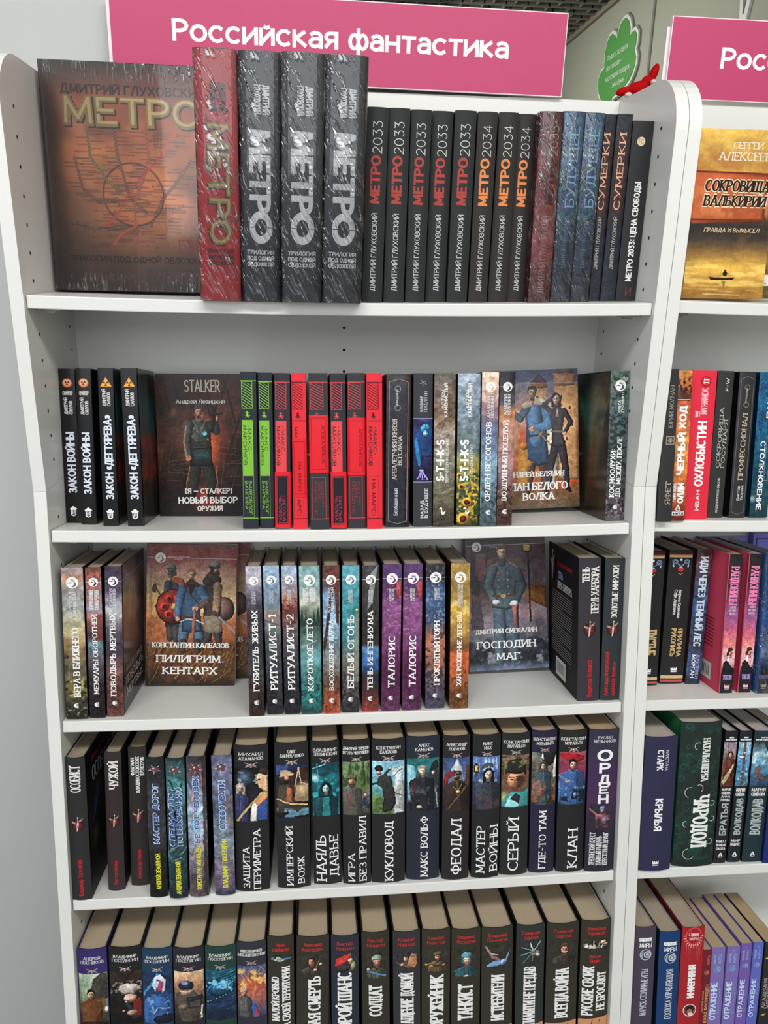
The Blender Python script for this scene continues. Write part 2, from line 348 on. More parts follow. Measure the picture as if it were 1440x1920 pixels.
    def l(s, pts, wd, col, a=1):
        dist = np.full_like(s.X, 9.); pts = [(s.T[0] + s.T[1] * x, s.T[2] + s.T[3] * y) for x, y in pts]
        for (x0, y0), (x1, y1) in zip(pts, pts[1:]):
            y0 *= s.k; y1 *= s.k
            dx, dy = x1 - x0, y1 - y0; q = dx * dx + dy * dy or 1e-9
            t = np.clip(((s.X - x0) * dx + (s.Y - y0) * dy) / q, 0, 1)
            dist = np.minimum(dist, np.hypot(s.X - x0 - t * dx, s.Y - y0 - t * dy))
        s.mix(np.clip((wd / 2 - dist) / s.aa + .5, 0, 1) * a, col); return s
    def head(s, cx, cy, r, skin=(205, 160, 130), hair=(50, 36, 28), turn=0, kind='', k2=None):
        """a head with hair, brows, eyes, nose, mouth; cy in picture height, r in picture width"""
        y = lambda d: cy + d * r / s.k
        dk = tuple(c * .55 for c in skin); hi = tuple(min(255, c * 1.15) for c in skin)
        if kind == 'hood': s.p([(cx - 1.9 * r, y(-2.2)), (cx - 1.5 * r, y(.5)), (cx - .5 * r, y(2)), (cx + .2 * r, y(2.1)), (cx + 1.4 * r, y(.8)), (cx + 1.8 * r, y(-2.2))], k2 or (20, 30, 36)); s.e(cx, y(0), 1.15 * r, 1.5 * r, (8, 10, 12))
        if kind == 'long': s.p([(cx - 1.3 * r, y(-1.9)), (cx - 1.25 * r, y(.6)), (cx - .4 * r, y(1.6)), (cx + .6 * r, y(1.5)), (cx + 1.3 * r, y(.5)), (cx + 1.4 * r, y(-1.9))], hair)
        elif kind != 'hood': s.e(cx, y(.35), 1.08 * r, 1.12 * r, hair)
        s.p([(cx - .45 * r, y(-.7)), (cx + .45 * r, y(-.7)), (cx + .5 * r, y(-1.8)), (cx - .5 * r, y(-1.8))], dk)
        s.e(cx, y(-.12), .82 * r, 1.08 * r, skin)
        s.e(cx + .35 * r, y(-.2), .42 * r, .85 * r, dk, soft=.8, a=.6); s.e(cx - .3 * r, y(.1), .3 * r, .5 * r, hi, soft=.8, a=.6)
        t = turn * r
        for q in (-.34, .34):
            s.e(cx + q * r + t, y(.02), .17 * r, .09 * r, (25, 18, 16)); s.l([(cx + (q - .2) * r + t, y(.22)), (cx + (q + .2) * r + t, y(.24))], .1 * r, hair)
        s.l([(cx + t * 1.2, y(.05)), (cx + .1 * r + t * 1.2, y(-.35))], .1 * r, dk); s.l([(cx - .25 * r + t, y(-.66)), (cx + .25 * r + t, y(-.66))], .1 * r, (130, 70, 60))
        if kind == 'beard': s.e(cx, y(-.85), .7 * r, .5 * r, hair); s.l([(cx - .2 * r, y(-.66)), (cx + .2 * r, y(-.66))], .08 * r, (110, 55, 50))
        if kind == 'cap':
            s.p([(cx - 1.2 * r, y(.45)), (cx - 1.5 * r, y(1.2)), (cx - .2 * r, y(1.75)), (cx + 1.3 * r, y(1.5)), (cx + 1.1 * r, y(.5))], k2 or (96, 100, 70)); s.l([(cx - 1.1 * r, y(.45)), (cx + 1.2 * r, y(.5))], .22 * r, (40, 38, 28)); s.e(cx, y(.95), .15 * r, .15 * r, (190, 40, 40))
        elif kind == 'helmet':
            s.e(cx, y(.75), 1.25 * r, 1.1 * r, k2 or (98, 116, 92)); s.e(cx, y(-.12), .82 * r, .72 * r, skin); s.l([(cx - 1.3 * r, y(.5)), (cx + 1.3 * r, y(.55))], .2 * r, tuple(c * .6 for c in (k2 or (98, 116, 92)))); s.e(cx - .4 * r, y(1.2), .4 * r, .3 * r, tuple(min(255, c * 1.35) for c in (k2 or (98, 116, 92))), soft=.8)
            for q in (-.34, .34): s.e(cx + q * r + t, y(.02), .17 * r, .09 * r, (25, 18, 16))
            s.l([(cx - .7 * r, y(-.1)), (cx - .45 * r, y(-.95)), (cx, y(-1.15))], .1 * r, (60, 50, 36))
        elif kind == '': s.p([(cx - .9 * r, y(.3)), (cx - .8 * r, y(1.15)), (cx, y(1.5)), (cx + .8 * r, y(1.15)), (cx + .9 * r, y(.3)), (cx + .5 * r, y(.62)), (cx - .45 * r, y(.66))], hair)
        return s
    def bust(s, cx, cy, r, coat=(60, 66, 70), skin=(205, 160, 130), hair=(50, 36, 28), kind='', turn=0, k2=None, sh=2.6, trim=None):
        y = lambda d: cy + d * r / s.k
        s.p([(cx - sh * r, -.1), (cx - sh * r, y(-2.6)), (cx - .9 * r, y(-1.6)), (cx - .5 * r, y(-1.25)), (cx + .5 * r, y(-1.25)), (cx + 1. * r, y(-1.6)), (cx + sh * r, y(-2.6)), (cx + sh * r, -.1)], coat)
        dk = tuple(c * .55 for c in coat); hi = tuple(min(255, c * 1.5 + 12) for c in coat)
        s.p([(cx + .6 * r, y(-1.7)), (cx + sh * r, y(-2.6)), (cx + sh * r, -.1), (cx + 1.2 * r, -.1)], dk, .55); s.l([(cx - sh * r, y(-2.6)), (cx - .9 * r, y(-1.65))], .18 * r, hi, .7)
        for q in (-1.5, -.6, .3, 1.4): s.l([(cx + q * r, y(-2.3)), (cx + q * .8 * r + .2 * r, y(-5.2))], .12 * r, dk, .7)
        s.l([(cx, y(-1.9)), (cx + .1 * r, y(-6))], .12 * r, trim or hi, .8)
        s.p([(cx - .75 * r, y(-1.35)), (cx, y(-2.3)), (cx + .8 * r, y(-1.35)), (cx + .5 * r, y(-1.2)), (cx, y(-1.9)), (cx - .5 * r, y(-1.2))], trim or dk)
        s.head(cx, cy, r, skin, hair, turn, kind, k2); return s
    def glow(s, cx, cy, r, col, a=.8): return s.e(cx, cy, r, r, col, soft=1, a=a)
    def streaks(s, col, n_=8, wd=.02, ang=(60, 120), v0=0, v1=1, ln=.3, a=.8):
        for i in range(n_):
            x, y, t = s.rng.rand(), v0 + (v1 - v0) * s.rng.rand(), math.radians(ang[0] + (ang[1] - ang[0]) * s.rng.rand()); q = ln * (.4 + s.rng.rand())
            s.l([(x, y), (x + q * math.cos(t), y + q * math.sin(t) / s.k)], wd, col, a)
        return s
    def lb(s, pts, ws, col):
        """a limb: a tapering round form along pts with half-widths ws"""
        pts = [(s.T[0] + s.T[1] * x, s.T[2] + s.T[3] * y) for x, y in pts]
        for (x0, y0), (x1, y1), a, b in zip(pts, pts[1:], ws, ws[1:]):
            y0 *= s.k; y1 *= s.k; dx, dy = x1 - x0, y1 - y0; q = dx * dx + dy * dy or 1e-9; l = math.sqrt(q)
            t = np.clip(((s.X - x0) * dx + (s.Y - y0) * dy) / q, 0, 1); r = a + (b - a) * t
            ox, oy = s.X - x0 - t * dx, s.Y - y0 - t * dy; d = np.hypot(ox, oy)
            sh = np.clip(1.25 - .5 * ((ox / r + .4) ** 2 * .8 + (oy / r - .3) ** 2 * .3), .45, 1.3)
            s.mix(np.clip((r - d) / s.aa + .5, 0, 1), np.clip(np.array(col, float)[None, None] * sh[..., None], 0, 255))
        return s
    def finish(s, k=1.0):
        """a painter's hand: broken edges, brush grain and local contrast"""
        q = s.w / 6; wx = ((s.noise(q) - .5) * 2.6 + (s.noise(q * 3, 2) - .5) * 1.3) / s.w; wy = ((s.noise(q) - .5) * 2.6 + (s.noise(q * 3, 2) - .5) * 1.3) / s.w
        iu = np.clip(((s.U + wx * k) * (s.nu - 1)).round().astype(int), 0, s.nu - 1); iv = np.clip(((s.V + wy * k / s.k) * (s.nv - 1)).round().astype(int), 0, s.nv - 1)
        s.c = s.c[iv, iu]
        def blur(a, r):
            for ax in (0, 1):
                p_ = np.pad(a, [(r, r) if i == ax else (0, 0) for i in range(3)], 'edge'); cs = np.cumsum(p_, ax); cs = np.concatenate([np.zeros_like(np.take(cs, [0], ax)), cs], ax)
                n_ = a.shape[ax]; a = (np.take(cs, range(2 * r + 1, 2 * r + 1 + n_), ax) - np.take(cs, range(0, n_), ax)) / (2 * r + 1)
            return a
        lo = blur(s.c, 4); s.c = s.c + .55 * k * (s.c - lo); lum = s.c.mean(2, keepdims=True); s.c = s.c * (1 - .16 * k) + lum * .16 * k
        g = (s.noise(q * 1.6, 2) - .5) * .5 + (s.noise(q * 4, 1) - .5) * .4 + (s.noise(q * .7, 2) - .5) * .35
        g = g * .7; s.c = np.clip(s.c * (1 + k * g)[..., None] + (k * g * 14)[..., None], 0, 255); return s
    def mesh(s, fn, name, m, parent, off=.18):
        P = np.array([[fn(u, v, off) for u in np.linspace(0, 1, s.nu)] for v in np.linspace(0, 1, s.nv)], float) / 1000
        me = bpy.data.meshes.new(name); nf = (s.nu - 1) * (s.nv - 1)
        i = np.arange(s.nv - 1)[:, None] * s.nu + np.arange(s.nu - 1)[None, :]
        F = np.stack([i, i + 1, i + s.nu + 1, i + s.nu], -1).reshape(-1, 4)
        me.vertices.add(s.nu * s.nv); me.vertices.foreach_set('co', P.reshape(-1))
        me.loops.add(nf * 4); me.loops.foreach_set('vertex_index', F.reshape(-1).astype(np.int32))
        me.polygons.add(nf); me.polygons.foreach_set('loop_start', np.arange(nf, dtype=np.int32) * 4)
        me.update(calc_edges=True); me.materials.append(m)
        ca = me.color_attributes.new('Col', 'FLOAT_COLOR', 'POINT')
        a = np.ones((s.nu * s.nv, 4), np.float32); a[:, :3] = lin(np.clip(s.c, 0, 255).reshape(-1, 3)); ca.data.foreach_set('color', a.ravel())
        me.polygons.foreach_set('use_smooth', [True] * nf)
        o = bpy.data.objects.new(name, me); C.objects.link(o); o.parent = parent
        return o

# ---------------------------------------------------------------- emblems, as lists of (polygon, colour) in a unit square, y up
def circ(cx, cy, r, n=20, ry=None): return arc(cx, cy, r, ry or r, 0, 360, n)[:-1]
W_ = (242, 242, 240)
def em_bird(dark=(90, 90, 96)):
    o = [(circ(.5, .5, .5, 24), W_)]
    o.append(([(.5, .2), (.62, .3), (.66, .45), (.6, .56), (.74, .55), (.84, .42), (.82, .26), (.7, .14), (.56, .1), (.42, .12)], dark))
    o.append(([(.06, .52), (.2, .5), (.36, .56), (.5, .5), (.42, .44), (.22, .46), (.12, .44)], dark))
    for a, l in ((112, .36), (92, .38), (72, .36), (52, .36), (32, .36)):
        c_, s_ = math.cos(math.radians(a)), math.sin(math.radians(a)); bx, by = .5 + .16 * c_, .52 + .12 * s_
        o.append(([(bx - .035 * s_, by + .035 * c_), (.48 + l * c_, .52 + l * s_), (bx + .035 * s_, by - .035 * c_)], dark))
    return o
def em_hand():
    o = [(arc(.62, .5, .45, .4, 100, 260, 8) + [(.62, .1), (.62, .9)], W_)]
    o = [(arc(.55, .5, .5, .4, 90, 270, 8), W_)]
    for y in (.14, .38, .62, .86): o.append(([(.5, y - .07), (.98, y - .05), (1, y), (.98, y + .05), (.5, y + .07)], W_))
    return o
def em_swords(c=(176, 172, 172)):
    o = []
    for sx in (1, -1):
        f = lambda x: .5 + sx * (x - .5)
        o.append(([(f(.02), .9), (f(.08), .98), (f(.9), .12), (f(.86), .06)], c)); o.append(([(f(.62), .2), (f(.7), .4), (f(.86), .44), (f(.8), .28)], c))
        o.append(([(f(.2), .5), (f(.34), .72), (f(.46), .6), (f(.3), .38)], c)); o.append(([(f(.08), .3), (f(.3), .42), (f(.36), .3), (f(.24), .16)], tuple(q * .7 for q in c)))
    o.append((circ(.5, .5, .17, 10, .26), (150, 96, 92))); o.append((circ(.46, .58, .07, 8, .1), (235, 230, 228))); o.append(([(.4, .2), (.5, .02), (.6, .2), (.5, .3)], c))
    return o
def em_star(core=(120, 70, 70)):
    o = []
    for k in range(10):
        a = math.radians(36 * k + 12); l = .5 if k % 2 else .36; q = math.radians(11)
        o.append(([(.5 + .16 * math.cos(a - q * 2), .5 + .16 * math.sin(a - q * 2)), (.5 + l * math.cos(a), .5 + l * math.sin(a) * .8), (.5 + .16 * math.cos(a + q * 2), .5 + .16 * math.sin(a + q * 2))], (190, 188, 184) if k % 2 else (120, 116, 112)))
    return o + [(circ(.5, .5, .25, 14), (60, 50, 50)), (circ(.5, .5, .21, 14), core), (circ(.43, .58, .07, 8), (225, 205, 200))]
def em_dagger():
    o = [(circ(.5, .42, .5 * (1 - k / 9), 20), tuple(int(x) for x in (38 + k * 17, 26 + k * 2.5, 26 + k * 2.5))) for k in range(7)]
    return o + [([(.4, -.08), (.5, -.02), (.6, .62), (.44, .62)], (205, 200, 196)), ([(.02, .6), (.3, .52), (.5, .56), (.78, .72), (.98, .98), (.72, .84), (.5, .7), (.28, .66), (.05, .76)], (170, 150, 130)), ([(.49, .62), (.5, 1.0), (.56, 1.0), (.57, .62)], (190, 170, 150)), (circ(.54, 1.02, .07, 8), (225, 190, 160))]
def em_rad(tri):
    o = [([(.0, .02), (1, .02), (.5, .98)], (226, 150, 60)), ([(.1, .08), (.9, .08), (.5, .84)], (242, 178, 82))] if tri else [(circ(.5, .5, .5, 20), (205, 110, 70)), (circ(.5, .56, .4, 18), (232, 170, 120))]
    cy = .34 if tri else .5
    for k in range(3):
        a = 90 + 120 * k
        o.append(([(.5 + .07 * math.cos(math.radians(a + 30)), cy + .07 * math.sin(math.radians(a + 30)))] + arc(.5, cy, .25, .25, a + 30, a + 90, 4) + [(.5 + .07 * math.cos(math.radians(a + 90)), cy + .07 * math.sin(math.radians(a + 90)))], (70, 34, 20)))
    return o + [(circ(.5, cy, .05, 8), (70, 34, 20))]
def em_house():
    return [([(0, .72), (.5, 1), (1, .72), (.86, .62), (.84, .12), (.5, 0), (.16, .12), (.14, .62)], W_), ([(.26, .6), (.76, .6), (.74, .18), (.5, .1), (.28, .18)], (20, 20, 20)), ([(.32, .22), (.4, .22), (.44, .56), (.36, .56)], W_), ([(.46, .22), (.5, .2), (.62, .56), (.55, .58)], W_), ([(.62, .22), (.68, .24), (.7, .56), (.64, .56)], W_)]
def em_crown(c=W_): return [([(0, .3), (-.02, 1), (.22, .62), (.32, .95), (.5, .6), (.68, .95), (.78, .62), (1.02, 1), (1, .3)], c), ([(.02, .0), (.98, .0), (.98, .12), (.02, .12)], c)]
def em_a(c=W_): return [([(0, .2), (.3, .2), (.5, .8), (.62, .45), (.42, .36), (.66, .36), (.8, .2), (1, .2), (.62, 1), (.42, 1)], c), ([(.1, 0), (.9, 0), (.9, .1), (.1, .1)], c)]
def em_wave(c=W_):
    p = [(.02, .75), (.25, .98), (.5, .9), (.5, .55), (.62, .3), (.9, .5), (1, .42), (.8, .08), (.5, .04), (.34, .3), (.4, .6), (.34, .8), (.15, .66)]
    return [(p[:5] + p[9:], c), (p[4:10], c)]
def em_fly(c):
    o = [(circ(.5, .5, .1, 8, .28), c), (circ(.5, .86, .12, 8, .12), c)]
    for a in (-62, -28, 28, 62):
        q = math.radians(270 + a); o.append(([(.5 - .05 * math.sin(q), .6 + .05 * math.cos(q)), (.5 + .5 * math.cos(q) - .06 * math.sin(q), .6 + .5 * math.sin(q)), (.5 + .5 * math.cos(q) + .06 * math.sin(q), .6 + .56 * math.sin(q)), (.5 + .05 * math.sin(q), .6 - .05 * math.cos(q))], c))
    for a in (20, 160): q = math.radians(a); o.append(([(.5, .7), (.5 + .45 * math.cos(q), .7 + .35 * math.sin(q)), (.5, .78)], c))
    return o
def em_hatch(c, n_=11):
    o = [([(0, 0), (.05, 0), (.05, 1), (0, 1)], c), ([(.95, 0), (1, 0), (1, 1), (.95, 1)], c), ([(0, 0), (1, 0), (1, .02), (0, .02)], c), ([(0, .98), (1, .98), (1, 1), (0, 1)], c)]
    for k in range(n_):
        y = -.22 + k * 1.12 / n_; a, b = y + .26, y
        pts = [(0, a), (1, b), (1, b + .03), (0, a + .03)]
        pts = [(x, min(1, max(0, yy))) for x, yy in pts]
        if a > 1: x = min(1, (a - 1) / .26); pts = [(x, 1), (1, max(0, b)), (1, min(1, max(0, b + .03)))]
        if b < 0: x = max(.05, 1 + b / .26); pts = [(0, a), (x, 0), (min(1, x + .1), .0), (0, a + .03)]
        o.append((pts, c))
    return o
def em_frame(c, t=.04, ty=None):
    ty = ty or t * .25
    return [([(0, 0), (t, 0), (t, 1), (0, 1)], c), ([(1 - t, 0), (1, 0), (1, 1), (1 - t, 1)], c), ([(0, 0), (1, 0), (1, ty), (0, ty)], c), ([(0, 1 - ty), (1, 1 - ty), (1, 1), (0, 1)], c)]
def em_line(c): return [([(0, 0), (1, 0), (1, 1), (0, 1)], c)]
def em_ring(c, k=.8, n=20):
    o = []; A = circ(.5, .5, .5, n); B = circ(.5, .5, .5 * k, n)
    for i in range(n): j = (i + 1) % n; o.append(([A[i], A[j], B[j], B[i]], c))
    return o
def em_moon(c): return em_ring(c, .86) + [(circ(.64, .52, .32, 16), c)] + [(q, (70, 74, 90)) for q, _ in [(x, 0) for x, _ in [([(.64 + (p_[0] - .5) * .4, .52 + (p_[1] - .5) * .4) for p_ in a], 0) for a, _ in em_ring(c, .7, 12)]]] + [([(.1, .3), (.3, .12), (.24, .5), (.34, .84), (.12, .68)], tuple(q * .8 for q in c))]

# ---------------------------------------------------------------- books
SZ = {1: 240.3, 2: -51.3, 3: -309.0, 4: -567.5, 5: -861.0}
SAG = {1: 4.5, 2: 4.0, 3: 2.8, 4: 2.5, 5: 0}
OFF2 = {1: 3.5, 2: 3.0, 3: 1.0, 4: 0, 5: 0}
def shelf_z(r, x):
    u = (x - 803.3) / 770.8 if x > 787 else x / 770.8
    u = min(max(u, 0), 1); return SZ[r] + (OFF2[r] if x > 787 else 0) - SAG[r] * 4 * u * (1 - u)
vc = lambda v: v + .045 * v * (1 - v)

class Book:
    def __init__(s, name, label, row, x, y, w, h, lean=0, d=140, spine=(40, 40, 42), side=None, page=(196, 184, 160), bulge=1.0, gloss=False, face=False, tilt=0, group=None, cat='book', soft=False, sidel=None, yaw=0):
        s.w, s.h, s.d, s.bulge = w, h, d, bulge; s.mat = M_GLOSS if gloss else M_MATTE
        side = side or spine; s.n = 0
        z = shelf_z(row, x if not face else x + d / 2)
        base = U if row == 1 else L
        a = math.atan2(lean, h); up = (w / 2 if not face else d / 2) * abs(math.sin(a)) + .2
        xm = x if not face else x + d / 2; hw = w / 2 if not face else d / 2
        up += max(0, shelf_z(row, xm - hw) - z, shelf_z(row, xm + hw) - z) + (w * math.sin(tilt) if face else 0)
        if face:      # front cover towards the aisle: x,y = bottom left corner of that cover
            mw = base @ Matrix.Translation((x / 1000, y / 1000, (z + up) / 1000)) @ Matrix.Rotation(a, 4, 'Y') @ Matrix.Rotation(-tilt, 4, 'X') @ Matrix.Translation((0, w / 2000, 0)) @ Matrix.Rotation(-math.pi / 2, 4, 'Z')
        else:
            mw = base @ Matrix.Translation((x / 1000, y / 1000, (z + up) / 1000)) @ Matrix.Rotation(a, 4, 'Y') @ Matrix.Rotation(yaw, 4, 'Z')
        group = group or 'books on the %s shelf of the %s bookcase' % (('top', 'second', 'third', 'fourth', 'bottom')[row - 1], 'right' if x > 787 else 'middle')
        s.root = empty(name, mw); tag(s.root, label, cat, group)
        t = 2.2 if not soft else .5; o = 0 if soft else 3; N = 8
        mb = MB(); k = 1 / 1000
        spn = [(-w / 2 + w * i / N, -s.by(i / N)) for i in range(N + 1)]
        gr = .9 if not soft else 0
        left = [(-w / 2, d), (-w / 2, 9), (-w / 2 + gr, 6.5), (-w / 2, 4), (-w / 2, 0)]
        right = [(-p, q) for p, q in left[::-1]]
        li = [(-w / 2 + t, d), (-w / 2 + t, 9), (-w / 2 + t, 6.5), (-w / 2 + t, 4), (-w / 2 + t, t)]
        ri = [(-p, q) for p, q in li[::-1]]
        si = [(-w / 2 + t + (w - 2 * t) * i / N, -s.by(i / N) + t) for i in range(N + 1)]
        for A, B, c in ((left, li, sidel or side), (spn, si, spine), (right, ri, side)):
            mb.grid([[(x_ * k, y_ * k, z_ * k) for x_, y_ in A] for z_ in (0, h)], c)
            mb.grid([[(x_ * k, y_ * k, z_ * k) for x_, y_ in B[::-1]] for z_ in (0, h)], (200, 196, 188))
            for z_, f in ((h, 1), (0, 0)):
                for i in range(len(A) - 1):
                    q = [(A[i], B[i]), (A[i + 1], B[i + 1])]
                    pts = [q[0][0], q[1][0], q[1][1], q[0][1]] if f else [q[0][0], q[0][1], q[1][1], q[1][0]]
                    mb.face([(p_[0] * k, p_[1] * k, z_ * k) for p_ in pts], c)
        for sx, c in ((-1, sidel or side), (1, side)):
            xs = sorted((sx * w / 2, sx * (w / 2 - t)))
            pts = [(xs[1], 0), (xs[0], 0), (xs[0], h), (xs[1], h)]
            mb.face([(p_[0] * k, d * k, p_[1] * k) for p_ in pts], c)
        s.cover = mb.build('cover', s.mat, s.root)
        mb = MB(); prof = [(-w / 2 + t + .1, d - 4), (-w / 2 + t + .1, t + .8)] + [(p_, q_ + .6) for p_, q_ in si[1:-1]] + [(w / 2 - t - .1, t + .8), (w / 2 - t - .1, d - 4), (0, d - 4 - min(4, w * .12))]
        if soft: prof = [(-w / 2 + .5, d - .5), (-w / 2 + .5, 1)] + [(w / 2 - .5, 1), (w / 2 - .5, d - .5)]
        page = (int(page[0] * .88), int(page[1] * .86), int(page[2] * .88)); mb.prism([(p_ * k, q_ * k) for p_, q_ in prof], 'z', o * k, (h - o) * k, page)
        mb.build('page_block', M_PAPER, s.root)
    def by(s, u): return s.bulge * (1 - (2 * u - 1) ** 2)
    def S(s, u, v, off=0): return (-s.w / 2 + u * s.w, -s.by(u) - off, v * s.h)
    def Rt(s, u, v, off=0): return (s.w / 2 + off, u * s.d, v * s.h)
    def Lt(s, u, v, off=0): return (-s.w / 2 - off, (1 - u) * s.d, v * s.h)
    def polys(s, name, items, fn, label=None):
        mb = MB(); s.n += 1
        for pts, c, *lv in items:
            mb.face([tuple(q / 1000 for q in fn(p_[0], p_[1], .3 + .07 * s.n + (.035 * lv[0] if lv else 0))) for p_ in pts], c)
        o = mb.build(name, s.mat, s.root)
        if label: o['label'] = label
        return o
    def t(s, txt, u0, u1, v0, v1, di='u', font='k', col=W_, name='lettering', fn=None, ow=None, vcorr=True, it=0):
        """txt may hold several lines; each fills its share of the box. di: u reads upwards, d downwards, h across"""
        fn = fn or s.S; W0 = s.w if fn == s.S else s.d; H0 = s.h
        if vcorr: v0, v1 = vc(v0), vc(v1)
        lines = txt.split('|'); n = len(lines); items = []; ml = max(len(q) for q in lines)
        for i, ln in enumerate(lines):
            if not ln: continue
            fr = 1.0 if ow is None else ow[i]
            if di == 'h':
                hh = (v1 - v0) / n; b = v1 - hh * (i + 1) + (hh * .14 if n > 1 else 0); H = hh * (.72 if n > 1 else 1) * H0
                Wd = (u1 - u0) * W0 * fr; st = u0 + (u1 - u0) * (1 - fr) / 2
                f = lambda a, q: (st + a / W0, b + q / H0)
            elif di == 'u':
                hh = (u1 - u0) / n; b = u0 + hh * (i + 1) - (hh * .1 if n > 1 else 0); H = hh * (.78 if n > 1 else 1) * W0
                Wd = (v1 - v0) * H0 * fr; f = lambda a, q: (b - q / W0, v0 + a / H0)
            else:
                hh = (u1 - u0) / n; b = u1 - hh * (i + 1) + (hh * .1 if n > 1 else 0); H = hh * (.78 if n > 1 else 1) * W0
                Wd = (v1 - v0) * H0 * fr; f = lambda a, q: (b + q / W0, v1 - a / H0)
            for p_, lv in text_polys(ln, Wd, H, font, 2.2 if fn == s.S and s.bulge > .4 else 99):
                items.append(([f(a + it * q, q) for a, q in p_], col, lv))
        return s.polys(name, items, fn)
    def m(s, em, uc, vc_, sz, name='emblem', asp=1, fn=None, rot=0, szu=None):
        """emblem centred at uc,vc with width sz mm"""
        fn = fn or s.S; W0 = s.w if fn == s.S else s.d; vc_ = vc(vc_); items = []; hz = sz * asp
        c_, s_ = math.cos(math.radians(rot)), math.sin(math.radians(rot))
        for p_, c in em:
            items.append(([(uc + ((x - .5) * sz * c_ - (y - .5) * hz * s_) / W0, vc_ + ((x - .5) * sz * s_ + (y - .5) * hz * c_) / s.h) for x, y in p_], c))
        # each later shape lies a hair above the earlier ones
        mb = MB(); s.n += 1
        for i, (pts, c) in enumerate(items):
            mb.face([tuple(q / 1000 for q in fn(p_[0], p_[1], .3 + .07 * s.n + .012 * i)) for p_ in pts], c)
        return mb.build(name, s.mat, s.root)
    def box(s, em, u0, u1, v0, v1, name='panel', fn=None):
        fn = fn or s.S; v0, v1 = vc(v0), vc(v1); mb = MB(); s.n += 1; items = []
        for p_, c in em:
            xs = [q[0] for q in p_]
            if len(p_) == 4 and max(xs) - min(xs) > .3 and fn == s.S and s.bulge > .5:      # wide strips follow the rounded spine
                for k in range(4):
                    f = lambda q, k=k: None
                    a, b = k / 4, (k + 1) / 4; P0, P1, P2, P3 = p_
                    L_ = lambda A, B, t: (A[0] + (B[0] - A[0]) * t, A[1] + (B[1] - A[1]) * t)
                    items.append(([L_(P0, P1, a), L_(P0, P1, b), L_(P3, P2, b), L_(P3, P2, a)], c))
            else: items.append((p_, c))
        for pts, c in items:
            mb.face([tuple(q / 1000 for q in fn(u0 + x * (u1 - u0), v0 + y * (v1 - v0), .22 + .07 * s.n)) for x, y in pts], c)
        return mb.build(name, s.mat, s.root)
    def pic(s, u0, u1, v0, v1, fn=None, res=.75, seed=1, base=(40, 40, 42)):
        fn = fn or s.S; W0 = s.w if fn == s.S else s.d
        v0, v1 = (vc(v0), vc(v1))
        P = Pic((u1 - u0) * W0, (v1 - v0) * s.h, res, base, seed); P._put = (fn, u0, u1, v0, v1); return P
    def put(s, P, name='illustration', off=.15, k=.8):
        fn, u0, u1, v0, v1 = P._put
        if name == 'illustration' and k: P.finish(k)
        return P.mesh(lambda u, v, o: fn(u0 + u * (u1 - u0), v0 + v * (v1 - v0), o), name, s.mat, s.root, off)
    def film(s, m=None):
        w, h, d, k = s.w, s.h, s.d, .001; mb = MB(); o = .9; N = 8
        pl = [(-w / 2 - o, d)] + [(-w / 2 - o, 0)] + [(-w / 2 + w * i / N, -s.by(i / N) - o - .6) for i in range(1, N)] + [(w / 2 + o, 0), (w / 2 + o, d)]
        mb.grid([[(x_ * k, y_ * k, z_ * k) for x_, y_ in pl] for z_ in np.linspace(0, h + .8, 9)], (255, 255, 255))
        top = [(x_ * k, y_ * k, (h + .8) * k) for x_, y_ in pl]; mb.face(top, (255, 255, 255))
        q = mb.build('shrink_wrap', m or M_FILM, s.root); q['label'] = 'clear crinkled plastic shrink wrap'
        return q
